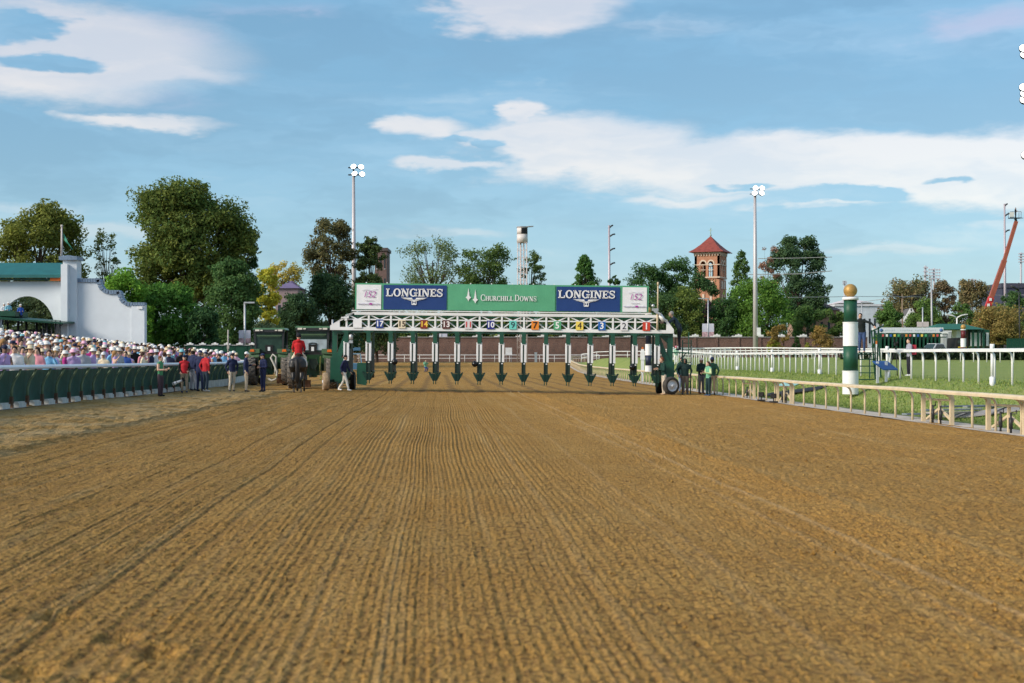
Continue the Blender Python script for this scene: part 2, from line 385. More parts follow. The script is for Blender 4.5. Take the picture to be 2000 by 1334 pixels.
def make_track():
    us = np.concatenate([np.arange(-13.9, -7, .06), np.arange(-7, 4.6, .0185), np.arange(4.6, 14.0, .05)])
    ys = [3.6]
    while ys[-1] < 66.6: ys.append(ys[-1] + max(.055, ys[-1] * .0105))
    ys = np.unique(np.r_[np.array(ys), np.arange(64.9, 66.1, .07)])
    U, Y = np.meshgrid(us, ys)
    bend = .16 * np.sin(Y * .115 + .4) * sm(3, -6, -(-U)) if False else .15 * np.sin(Y * .12 + .8) * (1 - sm(-4.5, 2, U)) + .022 * np.sin(Y * .45 + U * .5) + .004 * np.sin(Y * 1.9 + U * 2.3)
    X = U - .052 * Y + bend
    rx = rail_x(Y); fx = fence_x(Y)
    Xc = np.clip(X, fx - .4, rx - .1)
    h = np.zeros_like(X)
    amp = sm(-7.2, -6.2, U) * (1 - .80 * sm(1.2, 3.9, U)) * (.85 + .15 * np.sin(U * 1.7)); core = .55 + .45 * sm(-2.4, -1.3, U) * (1 - sm(.9, 2.4, U)); core = core * (.75 + .35 * np.sin(X * .9 + Y * .13) * np.sin(Y * .21 + 2))
    ph = U / .070 + 1.1 * np.sin(U * 2.1) + .5 * np.sin(U * 5.3 + 1); i0 = np.floor(ph); fr = ph - i0
    a_i = .35 + .75 * wave(i0, 1.)
    fine = np.cos(2 * np.pi * fr) * .5 * a_i
    along = .92 + .1 * np.sin(Y * 2.1 + i0 * 1.7) * np.sin(Y * .7 + i0)
    h += .022 * amp * core * fine * along
    ph2 = U / .31; i2 = np.floor(ph2); f2 = ph2 - i2 - (.3 + .4 * wave(i2, 2.))
    deep = np.exp(-(f2 / .10) ** 2) * (.14 + .40 * wave(i2, 3.))
    left = 1 - .55 * sm(-2.2, .5, U)
    h -= .028 * deep * amp * left
    rid = np.exp(-((U - 3.72) / .045) ** 2) + .6 * np.exp(-((U - 3.35) / .04) ** 2) + .4 * np.exp(-((U - 2.2) / .04) ** 2) + .4 * np.exp(-((U - 1.15) / .04) ** 2)
    h += .022 * rid * (.6 + .4 * np.sin(Y * 3 + np.sin(Y)))
    # crumbs
    h += RNG.normal(0, 1, X.shape) * (.0026 + .0045 * sm(2, 5, U))
    h += .02 * np.sin(X * .8 + 1) * np.sin(Y * .31) + .01 * np.sin(X * 2.1 + Y * .9)
    # trodden sandy margin and hoof prints
    mar = 1 - sm(-7.0, -6.2, U)
    h += mar * (.010 * np.sin(X * 5.1 + Y * 2.3) * np.sin(Y * 3.7 - X * 2) + RNG.normal(0, .012, X.shape))
    for hx, hy in ((-2.20, 8.0), (-1.88, 7.6), (-2.05, 6.85), (-2.75, 8.6), (-2.4, 7.1)):
        q = ((Xc - hx) / .085) ** 2 + ((Y - hy) / .13) ** 2
        h += -.065 * np.exp(-q) + .016 * np.exp(-((np.sqrt(q) - 1.75) / .5) ** 2)
    prints = RNG.uniform((-13.5, 22), (-8.0, 62), (170, 2))
    for hx, hy in prints:
        js = slice(*np.searchsorted(ys, (hy - .8, hy + .8)))
        q = ((Xc[js] - hx) / .12) ** 2 + ((Y[js] - hy) / .2) ** 2; h[js] += -.06 * np.exp(-q)
    # darker ridge where the harrows stop under the gate
    tr = np.exp(-((Y - (65.4 + .10 * np.sin(X * 3) + .08 * np.sin(X * 7.7))) / .16) ** 2) * sm(-7.4, -6.6, X) * (1 - sm(7.0, 8.2, X))
    h += .085 * tr * (.75 + .25 * np.sin(X * 11) * np.sin(X * 4.3))
    Z = gz(Xc, Y) + h
    soil_dark = np.clip(deep * amp * left * .75 + .26 * amp * core * np.clip(-fine, 0, 1) * (.4 + .9 * wave(i0, 5.)), 0, 1)  # darker soil tone, following the depth of each furrow
    soil_dark = np.clip(soil_dark + tr * 1.6, 0, 1)
    pale = np.clip(rid * .38, 0, 1) + .45 * amp * np.clip(fine, 0, 1) * (wave(i0, 9.) > .80)
    ny, nx = X.shape
    ids = np.arange(ny * nx).reshape(ny, nx)
    q = np.stack([ids[:-1, :-1], ids[:-1, 1:], ids[1:, 1:], ids[1:, :-1]], -1).reshape(-1, 4)
    keep = (np.abs(Xc.ravel()[q].max(1) - Xc.ravel()[q].min(1)) > 1e-4)
    cx = Xc.ravel()[q].mean(1); cy = Y.ravel()[q].mean(1); keep &= np.abs(cx) < .47 * cy + 3.0     # only what a step aside could see
    q = q[keep]; used = np.unique(q); remap = np.zeros(ny * nx, np.int64); remap[used] = np.arange(len(used))
    V = np.stack([Xc, Y, Z], -1).reshape(-1, 3)[used]
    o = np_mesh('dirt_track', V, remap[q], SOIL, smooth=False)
    vcol(o, 'soil', np.stack([soil_dark, mar, np.clip(pale, 0, 1)], -1).reshape(-1, 3)[used]); struct(o)
    # far stretch beyond the gate
    us = np.linspace(0, 1, 150); ys = np.linspace(66.55, 233, 240)
    T, Y = np.meshgrid(us, ys)
    fx = np.where(Y < 95, fence_x(Y) - .4, np.interp(Y, (95, 120, 150, 240), (-18, -24, -30, -40)))
    X = fx + (rail_x(Y) - .1 - fx) * T
    X = np.where(T > .995, rail_x(Y) - .1, X)
    edge = 226 + 3 * np.sin(X * .05)
    Z = gz(X, Y) + .015 * np.sin(X * 2.3) * np.sin(Y * .9) + RNG.normal(0, .006, X.shape)
    ny, nx = X.shape; ids = np.arange(ny * nx).reshape(ny, nx)
    q = np.stack([ids[:-1, :-1], ids[:-1, 1:], ids[1:, 1:], ids[1:, :-1]], -1).reshape(-1, 4)
    o = np_mesh('dirt_track_far', np.stack([X, Y, Z], -1).reshape(-1, 3), q, SOIL, smooth=True)
    mar = np.maximum(1 - sm(.0, .12, T), sm(205, 222, Y)); dm = .55 * (np.abs(np.sin(X * 2.2 + .115 * Y)) > .93) * (Y < 130)
    vcol(o, 'soil', np.stack([dm, mar, 0 * X], -1).reshape(-1, 3)); struct(o)
make_track()

def sheet(name, xs, ys, m, dz=0., zf=gz, inside=None, noise=0.):
    X, Y = np.meshgrid(xs, ys); Z = zf(X, Y) + dz + (RNG.normal(0, noise, X.shape) if noise else 0)
    ny, nx = X.shape; ids = np.arange(ny * nx).reshape(ny, nx)
    q = np.stack([ids[:-1, :-1], ids[:-1, 1:], ids[1:, 1:], ids[1:, :-1]], -1).reshape(-1, 4)
    return struct(np_mesh(name, np.stack([X, Y, Z], -1).reshape(-1, 3), q, m, smooth=True))
def strip(name, xa, xb, ys, nx, m, dz=0., noise=0.):
    T, Y = np.meshgrid(np.linspace(0, 1, nx), ys); A = xa(Y); B = xb(Y); X = A + (B - A) * T
    Z = gz(X, Y) + dz + (RNG.normal(0, noise, X.shape) if noise else 0)
    ny, nx = X.shape; ids = np.arange(ny * nx).reshape(ny, nx)
    q = np.stack([ids[:-1, :-1], ids[:-1, 1:], ids[1:, 1:], ids[1:, :-1]], -1).reshape(-1, 4)
    return struct(np_mesh(name, np.stack([X, Y, Z], -1).reshape(-1, 3), q, m, smooth=True))
def grass_mat(name, a, b_, c):
    m = bpy.data.materials.new(name); m.use_nodes = True; nt = m.node_tree; N = nt.nodes; L = nt.links
    bs = N['Principled BSDF']; bs.inputs['Roughness'].default_value = .9; bs.inputs['Specular IOR Level'].default_value = .2
    tc = N.new('ShaderNodeTexCoord')
    def nz(s_, d=5):
        n = N.new('ShaderNodeTexNoise'); n.inputs['Scale'].default_value = s_; n.inputs['Detail'].default_value = d; L.new(tc.outputs['Object'], n.inputs['Vector']); return n.outputs[0]
    def mix(f, p, q):
        n = N.new('ShaderNodeMix'); n.data_type = 'RGBA'
        for s_, v in ((n.inputs[6], p), (n.inputs[7], q)):
            if isinstance(v, tuple): s_.default_value = (*v, 1)
            else: L.new(v, s_)
        r = N.new('ShaderNodeMapRange'); r.inputs[1].default_value = .38; r.inputs[2].default_value = .62; L.new(f, r.inputs[0]); L.new(r.outputs[0], n.inputs[0]); return n.outputs[2]
    f3 = nz(14.)
    L.new(mix(f3, mix(nz(.5), a, b_), mix(nz(1.3), b_, c)), bs.inputs['Base Color'])
    bp = N.new('ShaderNodeBump'); bp.inputs['Distance'].default_value = .06; bp.inputs['Strength'].default_value = 1; L.new(nz(30.), bp.inputs['Height']); L.new(bp.outputs[0], bs.inputs['Normal'])
    return m
GRASS = grass_mat('infield_grass', (.180, .262, .060), (.235, .300, .080), (.34, .345, .12))
VERGE = grass_mat('rough_verge', (.070, .105, .030), (.13, .14, .05), (.24, .20, .10))
CONC = mat('worn_concrete', (.50, .44, .38), .9, var=.30, scale=1.2, bump=.6, bscale=9)
APRON = mat('apron_asphalt', (.11, .10, .095), .9, var=.25, scale=2, bump=.4)
ys_n = np.concatenate([np.arange(10, 90, 1.), np.arange(90, 236, 3.)])
strip('infield_turf', lambda y: rail_x(y) + .8, lambda y: rail_x(y) * 0 + 150, ys_n, 1, GRASS) if False else None
def turf():
    T = np.concatenate([np.linspace(0, 8, 60), np.linspace(8.6, 40, 40), np.linspace(44, 150, 20)])
    ys = ys_n; TT, Y = np.meshgrid(T, ys); X = rail_x(Y) + .75 + TT; Z = gz(X, Y) + .03
    ny, nx = X.shape; ids = np.arange(ny * nx).reshape(ny, nx)
    q = np.stack([ids[:-1, :-1], ids[:-1, 1:], ids[1:, 1:], ids[1:, :-1]], -1).reshape(-1, 4)
    struct(np_mesh('infield_turf', np.stack([X, Y, Z], -1).reshape(-1, 3), q, GRASS, smooth=True))
turf()
strip('rail_kerb_strip', lambda y: rail_x(y) - .32, lambda y: rail_x(y) + 1.0, ys_n, 10, CONC, .02, .004)
strip('apron', lambda y: fence_x(y) - 60, lambda y: fence_x(y) - .35, np.arange(5, 132, 3.), 30, APRON, .0)
strip('gravel_edge', lambda y: fence_x(y) - .7, lambda y: fence_x(y) + .25, np.arange(20, 110, 1.), 6, mat('pale_gravel', (.36, .30, .24), .95, var=.4, scale=8, bump=.8, bscale=20), .012, .008)
xs = np.arange(-60, 70, 4.)
struct(sheet('wall_verge', xs, np.array([229.5, 232, 235, 240]), VERGE, .03, zf=lambda X, Y: gz(X, np.full_like(Y, 229.)) + .02))
# the wider land all the way to the horizon
def land():
    ang = np.linspace(0, 2 * np.pi, 97)[:-1]; rad = np.array([0, 30, 80, 160, 300, 700, 1500, 4000.])
    V = [(0, 100, -.9)]; Fs = []
    for i, r in enumerate(rad[1:]):
        for a in ang: V.append((r * math.cos(a), 100 + r * math.sin(a), -.9 + (.0 if r < 300 else .5)))
    n = len(ang); q = []
    me = MB(); me.add(V, [(0, 1 + j, 1 + (j + 1) % n) for j in range(n)] + [(1 + i * n + j, 1 + (i + 1) * n + j, 1 + (i + 1) * n + (j + 1) % n, 1 + i * n + (j + 1) % n) for i in range(len(rad) - 2) for j in range(n)])
    struct(me.build('ground', VERGE))
land()
# grass blades and weeds along the inner rail
def tufts():
    n = 34000; Y = RNG.uniform(26, 92, n) ** 1.0; X = rail_x(Y) + .95 + np.abs(RNG.normal(0, 2.6, n)); k = X < 26; X, Y = X[k], Y[k]; n = len(X)
    Z = gz(X, Y) + .02; h = RNG.uniform(.03, .10, n) * (1 + .8 * (RNG.random(n) < .03)); a = RNG.uniform(0, 6.28, n); w = .012 + .02 * RNG.random(n); le = RNG.normal(0, .03, (n, 2))
    V = np.empty((n, 3, 3)); dx, dy = np.cos(a) * w, np.sin(a) * w
    V[:, 0] = np.stack([X - dx, Y - dy, Z], -1); V[:, 1] = np.stack([X + dx, Y + dy, Z], -1); V[:, 2] = np.stack([X + le[:, 0], Y + le[:, 1], Z + h], -1)
    o = np_mesh('grass', V.reshape(-1, 3), np.arange(3 * n).reshape(-1, 3), mat('grass_blades', attr='tint', rough=.8, var=.1, transl=.25))
    t = RNG.random((n, 1)); c = (1 - t) * np.array([.16, .265, .055]) + t * np.array([.32, .355, .095]); vcol(o, 'tint', np.repeat(c, 3, 0))
    o['kind'] = 'stuff'; tag(o, 'short mown grass growing on the infield bank beside the cream rail', 'grass')
tufts()
def clods():
    n = 5200; Y = 4.2 + RNG.random(n) ** 1.6 * 30; X = RNG.uniform(-.42, .42, n) * Y; U = X + .052 * Y
    k = (X < rail_x(Y) - .4) & (X > fence_x(Y) + .3); X, Y, U = X[k], Y[k], U[k]; n = len(X)
    s_ = (.005 + .016 * RNG.random(n) ** 4) * (1 + .5 * (U > 3)); Z = gz(X, Y) + s_ * .3
    base = np.array([(1, 0, 0), (-1, 0, 0), (0, 1, 0), (0, -1, 0), (0, 0, .8), (0, 0, -.6)]); fs = np.array([(0, 2, 4), (2, 1, 4), (1, 3, 4), (3, 0, 4), (2, 0, 5), (1, 2, 5), (3, 1, 5), (0, 3, 5)])
    V = np.stack([X, Y, Z], -1)[:, None] + base[None] * s_[:, None, None] * RNG.uniform(.6, 1.3, (n, 6, 1))
    o = np_mesh('clods', V.reshape(-1, 3), (fs[None] + 6 * np.arange(n)[:, None, None]).reshape(-1, 3), SOIL)
    o['kind'] = 'stuff'; tag(o, 'small loose clods of brown soil strewn over the harrowed track', 'soil clods')
clods()

# ------------------------------------------------------------------ rails and fences
def along(poly, step, y0=None, y1=None):
    """points at equal steps along a plan polyline of (x, y)"""
    P_ = np.array(poly, float); s_ = np.r_[0, np.cumsum(np.hypot(*np.diff(P_, axis=0).T))]
    t = np.arange(0, s_[-1], step); x = np.interp(t, s_, P_[:, 0]); y = np.interp(t, s_, P_[:, 1])
    out = []
    for i in range(len(t)):
        j = min(i + 1, len(t) - 1); k = max(i - 1, 0)
        out.append((x[i], y[i], math.atan2(y[j] - y[k], x[j] - x[k])))
    return out
def run(mb, pts, prof, closed=True):
    """sweep a section (side, up) along ground points (x, y, z, heading)"""
    n = len(prof); vs = []
    for (x, y, z, a) in pts:
        sx, sy = math.sin(a), -math.cos(a)                  # to the right of the heading
        for (p, q) in prof: vs.append((x + sx * p, y + sy * p, z + q))
    fs = [(i * n + j, i * n + (j + 1) % n, (i + 1) * n + (j + 1) % n, (i + 1) * n + j) for i in range(len(pts) - 1) for j in range(n)]
    fs += [tuple(range(n))[::-1], tuple(range((len(pts) - 1) * n, len(pts) * n))]
    mb.add(vs, fs)
def rail_points(poly, step, dz=0., wob=0.):
    return [(x, y, g(x, y) + dz + wob * math.sin(i * .9) * math.sin(i * .37), a) for i, (x, y, a) in enumerate(along(poly, step))]
def inner_rail():
    poly = [(float(rail_x(y)), y) for y in np.r_[np.arange(22, 190, 3.), np.arange(190, 234, 4.)]]
    r = empty('inner_rail', 'cream painted inner track rail on curved posts along the infield grass', 'rail', (poly[0][0], poly[0][1], 0))
    o = Vector(r.location)
    L_ = lambda pts: [(x - o.x, y - o.y, z, a) for (x, y, z, a) in pts]
    m = MB(); run(m, L_(rail_points(poly, 1.5, .88, .012)), [(-.40, -.035), (-.40, .02), (-.36, .055), (-.20, .06), (-.10, .03), (-.10, -.02), (-.2, -.045)])
    m.build('top_rail', CREAM, r)
    pm = MB(); pm.tube([(0, 0, -.1), (0, 0, .45), (0, 0, .66), (-.04, 0, .77), (-.13, 0, .84), (-.24, 0, .86)], [.034, .034, .034, .033, .031, .028], 8)
    p0 = None
    for i, (x, y, z, a) in enumerate(rail_points(poly, 1.52)):
        loc = (x - o.x, y - o.y, z)
        if p0 is None: p0 = pm.build('post', CREAM, r, loc, a - math.pi / 2)
        else: dup(p0, r, loc, a - math.pi / 2)
    # crash openings: paired heavy posts with a braced jack
    hp = MB(); hp.box((0, 0, .36), (.10, .10, .86)); hp.tube([(0, 0, .78), (-.1, 0, .84), (-.2, 0, .86)], .055, 8)
    br = MB(); br.bar((0, -1.0, .1), (0, 0, .42), .06); br.bar((0, 1.0, .1), (0, 0, .42), .06); br.bar((0, -1.05, .66), (0, 1.05, .64), .07, .05); br.bar((0, 0, -.05), (0, 0, .66), .07)
    jk = MB(); jk.tube([(0, 0, 0), (0, 0, .5)], .025, 6); jk.tube([(0, 0, .12), (0, 0, .38)], .045, 8); jk.tube([(0, 0, .47), (.12, 0, .47), (.12, 0, .56)], .015, 6)
    h0 = b0 = j0 = None
    for k, y in enumerate((33.6, 38.3, 55.5, 62.0)):
        x = float(rail_x(y)); z = g(x, y); a = math.atan2(1, -.048) - math.pi / 2
        for s_ in (-1.1, 1.1):
            loc = (x - o.x - s_ * .048 + .03, y + s_ - o.y, z)
            if h0 is None: h0 = hp.build('heavy_post', CREAM, r, loc, a)
            else: dup(h0, r, loc, a)
        if b0 is None: b0 = br.build('brace', CREAM, r, (x - o.x + .1, y - o.y, z), a)
        else: dup(b0, r, (x - o.x + .1, y - o.y, z), a)
        for s_ in (-.35, .35):
            loc = (x - o.x + .02, y + s_ - o.y, z)
            if j0 is None: j0 = jk.build('jack', DARK, r, loc, s_)
            else: dup(j0, r, loc, s_ * 2)
inner_rail()
def turf_rail(name, label, poly, step, h, lean, thick=.07, r_=.035, mid=None, every=0, wide=.0, mt=WHITE):
    pts = rail_points(poly, step, 0)
    r = empty(name, label, 'rail', (pts[0][0], pts[0][1], 0)); o = r.location
    m = MB(); tp = [(x - o.x, y - o.y, z + h, a) for (x, y, z, a) in rail_points(poly, step, 0)]
    run(m, tp, [(-lean - thick, -.05), (-lean - thick, .05), (-lean + thick, .06), (-lean + thick, -.04)]); m.build('top_rail', mt, r)
    if mid:
        m = MB(); run(m, [(x, y, z - h + mid, a) for (x, y, z, a) in tp], [(-.03, -.04), (-.03, .04), (.03, .04), (.03, -.04)]); m.build('middle_rail', mt, r)
    pm = MB()
    if lean: pm.tube([(0, 0, -.1), (0, 0, h * .72), (-lean * .12, 0, h * .88), (-lean * .5, 0, h - .05), (-lean, 0, h - .02)], r_, 8)
    else: pm.tube([(0, 0, -.1), (0, 0, h)], r_, 8)
    bm = MB(); bm.tube([(0, 0, -.1), (0, 0, .3)], .085, 10); bm.tube([(0, 0, .3), (0, 0, h + .1)], .05, 10); bm.tube([(0, 0, h + .05), (0, 0, h + .22)], .075, 10)
    p0 = b0 = None
    for i, (x, y, z, a) in enumerate(pts):
        loc = (x - o.x, y - o.y, z); rz = a - math.pi / 2
        if p0 is None: p0 = pm.build('post', mt, r, loc, rz)
        else: dup(p0, r, loc, rz)
        if every and i % every == 2:
            loc = (loc[0] - .15, loc[1] - .2, loc[2] - .02)
            if b0 is None: b0 = bm.build('socket_post', mt, r, loc, rz)
            else: dup(b0, r, loc, rz)
    return r
turf_rail('turf_rail', 'white turf course rail on hooked posts just beyond the gold topped pole', [(15.9, 30), (15.35, 44), (15.2, 60), (15.0, 87), (14.9, 110), (15.1, 130), (17, 150), (21, 166), (28, 180)], 1.52, 1.12, .22, .06, .036, every=8)
turf_rail('turf_rail', 'white turf rail on the far side of the course, in front of the dark hedge', [(62, 118), (50, 126), (38, 136), (30, 150), (24, 168), (20, 184)], 1.25, 1.15, .2, .08, .05)
turf_rail('track_rail', 'white double rail of the far turn running below the brick wall and the trees', [(80, 178), (62, 187), (45, 198), (30, 207), (18, 213), (9.5, 216)], 2.4, 1.25, 0, .07, .05, mid=.7)
turf_rail('track_rail', 'white double rail beyond the gate with a strip of verge and brick wall behind it', [(14, 228.5), (2, 228), (-10, 227), (-24, 226), (-34, 224)], 2.4, 1.15, 0, .08, .05, mid=.62)
def outer_fence():
    poly = [(float(fence_x(y)), y) for y in np.arange(18, 108, 2.)]
    r = empty('outer_fence', 'dark green mesh crowd fence with white top rail along the sandy track edge', 'fence', (poly[0][0], poly[0][1], 0)); o = r.location
    pts = rail_points(poly, 1.36); lo = lambda q, dz=0: [(x - o.x, y - o.y, z + dz, a) for (x, y, z, a) in q]
    m = MB(); run(m, lo(pts, 1.14), [(.06, -.05), (.06, .05), (.14, .075), (.30, .07), (.40, .02), (.40, -.03)]); m.build('top_rail', mat('brushed_white_rail', (.66, .68, .72), .4, .1, var=.12, scale=1.5), r)
    MESH = mat('green_windscreen_mesh', (.014, .072, .056), .7, var=.3, scale=5, bump=.4, bscale=60)
    pm = MB(); pm.mi = 0; pm.tube([(.02, 0, .30), (.03, 0, .55), (.10, 0, .78), (.22, 0, .95), (.28, 0, 1.1)], [.04, .04, .038, .035, .033], 8)
    bs = MB(); bs.box((.02, 0, .12), (.09, .09, .42))
    bk = MB(); bk.box((.02, .68, .06), (.18, .62, .15)); bk.box((.02, .68, .15), (.10, .60, .05))
    bw = MB(); bw.box((.06, .68, .16), (.08, 1.26, .36))
    st = MB(); st.box((-.16, 0, .55), (.05, .06, 1.1))
    pg = mat('mossy_green_post', (.14, .21, .13), .6, var=.4, scale=5)
    pb = mat('rusty_post_base', (.12, .075, .05), .9, var=.4, scale=6); wb = mat('whitewashed_block', (.55, .55, .52), .9, var=.3, scale=4)
    first = {}
    def put(key, mb, mt, loc, rz):
        if key not in first: first[key] = mb.build(key, mt, r, loc, rz)
        else: dup(first[key], r, loc, rz)
    for i in range(len(pts) - 1):
        (x, y, z, a), (x2, y2, z2, _) = pts[i], pts[i + 1]; rz = a - math.pi / 2; loc = (x - o.x, y - o.y, z)
        put('post', pm, pg, loc, rz); put('post_base', bs, pb, loc, rz); put('stay', st, GREEN, loc, rz)
        if y > 62: put('white_board', bw, wb, loc, rz)
        else: put('footing_block', bk, wb, loc, rz)
        q = MB(); L_ = math.hypot(x2 - x, y2 - y) - .03; n = 6
        vs = []; 
        for k in range(n + 1):
            for zz_ in (.16, .6, 1.06): vs.append((-.10 + .02 * math.sin(k * 1.3 + i), L_ * k / n, zz_))
        fs = [(k * 3 + j, (k + 1) * 3 + j, (k + 1) * 3 + j + 1, k * 3 + j + 1) for k in range(n) for j in range(2)]
        q.smooth = True; q.add(vs, fs); q.add([(v[0] - .015, v[1], v[2]) for v in vs], [f[::-1] for f in fs])
        put('mesh_panel', q, MESH, loc, rz)
outer_fence()

# ------------------------------------------------------------------ brick boundary wall, green fence, hedge
def brick_mat():
    m = bpy.data.materials.new('brown_brickwork'); m.use_nodes = True; nt = m.node_tree; N = nt.nodes; L = nt.links
    b = N['Principled BSDF']; b.inputs['Roughness'].default_value = .9
    tc = N.new('ShaderNodeTexCoord'); mp = N.new('ShaderNodeMapping'); mp.inputs['Rotation'].default_value = (R(90), 0, 0); L.new(tc.outputs['Object'], mp.inputs[0])
    br = N.new('ShaderNodeTexBrick'); L.new(mp.outputs[0], br.inputs[0]); br.inputs['Scale'].default_value = 2.2; br.inputs['Mortar Size'].default_value = .018
    br.inputs['Color1'].default_value = (.18, .090, .068, 1); br.inputs['Color2'].default_value = (.11, .062, .052, 1); br.inputs['Mortar'].default_value = (.17, .13, .115, 1)
    nz = N.new('ShaderNodeTexNoise'); nz.inputs['Scale'].default_value = .8; nz.inputs['Detail'].default_value = 6; L.new(tc.outputs['Object'], nz.inputs[0])
    mr = N.new('ShaderNodeMapRange'); mr.inputs[3].default_value = .55; mr.inputs[4].default_value = 1.5; L.new(nz.outputs[0], mr.inputs[0])
    mx = N.new('ShaderNodeMix'); mx.data_type = 'RGBA'; mx.blend_type = 'MULTIPLY'; mx.inputs[0].default_value = 1; L.new(br.outputs[0], mx.inputs[6]); L.new(mr.outputs[0], mx.inputs[7]); L.new(mx.outputs[2], b.inputs['Base Color'])
    bp = N.new('ShaderNodeBump'); bp.inputs['Distance'].default_value = .01; L.new(br.outputs[1], bp.inputs['Height']); bp.invert = True; L.new(bp.outputs[0], b.inputs['Normal'])
    return m
BRICK = brick_mat()
def brick_wall():
    d = 233.5; zb = g(0, 229) - .3; top = zz(659, d)
    r = empty('brick_wall', 'long brown brick boundary wall with small white lamps behind the track', 'wall', (0, d, zb)); H = top - zb
    step = 3.55; xs = np.arange(at(640, d), at(1680, d), step)
    pan = MB(); pan.box((step / 2, 0, H / 2), (step - .32, .25, H)); pan.box((step / 2, -.15, .5), (step - .32, .08, 1.0))
    pier = MB(); pier.box((0, -.03, H / 2), (.34, .42, H + .06))
    cop = MB(); cop.box((step / 2, -.02, H + .05), (step - .01, .5, .10))
    lamp = MB(); lamp.box((0, -.05, H + .28), (1.05, .5, .32)); lamp.box((-.75, -.05, H + .18), (.7, .3, .14)); lamp.box((0, -.05, H + .5), (.25, .2, .14))
    lm = mat('white_lamp_housing', (.74, .74, .74), .5); cm = mat('pale_stone_coping', (.36, .34, .34), .8)
    f = {}
    for i, x in enumerate(xs):
        for k, mb, mt in (('panel', pan, BRICK), ('pier', pier, BRICK), ('coping', cop, cm), ('wall_lamp', lamp, lm)):
            if k == 'wall_lamp' and i % 2 == 0 and x < 20 and random.random() < .2: continue
            if k not in f: f[k] = mb.build(k, mt, r, (x, 0, 0))
            else: dup(f[k], r, (x, 0, 0))
brick_wall()
def green_fence():
    d = 132.; x0, x1 = at(360, d), at(505, d); zt = zz(675, d); zb = g(x1, 112)
    r = empty('green_fence', 'dark green board fence with pale coping behind the far end of the crowd', 'fence', ((x0 + x1) / 2, d, zb))
    n = 6; w = (x1 - x0) / n; p0 = c0 = l0 = None
    for i in range(n):
        x = -(x1 - x0) / 2 + w * i
        if p0 is None:
            m = MB(); m.box((w / 2, 0, (zt - zb) / 2), (w - .03, .12, zt - zb)); m.box((0.05, -.08, (zt - zb) / 2), (.1, .05, zt - zb)); p0 = m.build('board_panel', GREEN, r, (x, 0, 0))
            m = MB(); m.box((w / 2, 0, zt - zb + .04), (w - .01, .3, .08)); c0 = m.build('coping', mat('grey_coping', (.36, .37, .37), .8), r, (x, 0, 0))
            m = MB(); m.box((w / 2, -.1, zt - zb + .14), (.6, .25, .12)); m.box((w / 2, -.1, zt - zb + .24), (.2, .15, .1)); l0 = m.build('fence_lamp', WHITE, r, (x, 0, 0))
        else:
            dup(p0, r, (x, 0, 0)); dup(c0, r, (x, 0, 0)); dup(l0, r, (x, 0, 0))
green_fence()
# ------------------------------------------------------------------ lettering, drawn stroke by stroke
def ring(mb, cx, cz, ro, ri, a0, a1, y0, y1, n=20):
    for k in range(n):
        t0 = R(a0 + (a1 - a0) * k / n); t1 = R(a0 + (a1 - a0) * (k + 1) / n)
        mb.prism([(cx + ro[0] * math.cos(t0), cz + ro[1] * math.sin(t0)), (cx + ro[0] * math.cos(t1), cz + ro[1] * math.sin(t1)),
                  (cx + ri[0] * math.cos(t1), cz + ri[1] * math.sin(t1)), (cx + ri[0] * math.cos(t0), cz + ri[1] * math.sin(t0))], y0, y1)
def stroke(mb, pts, w, y0, y1):
    for (x0, z0), (x1, z1) in zip(pts, pts[1:]):
        d = math.hypot(x1 - x0, z1 - z0); nx, nz_ = -(z1 - z0) / d * w / 2, (x1 - x0) / d * w / 2
        mb.prism([(x0 - nx, z0 - nz_), (x1 - nx, z1 - nz_), (x1 + nx, z1 + nz_), (x0 + nx, z0 + nz_)], y0, y1)
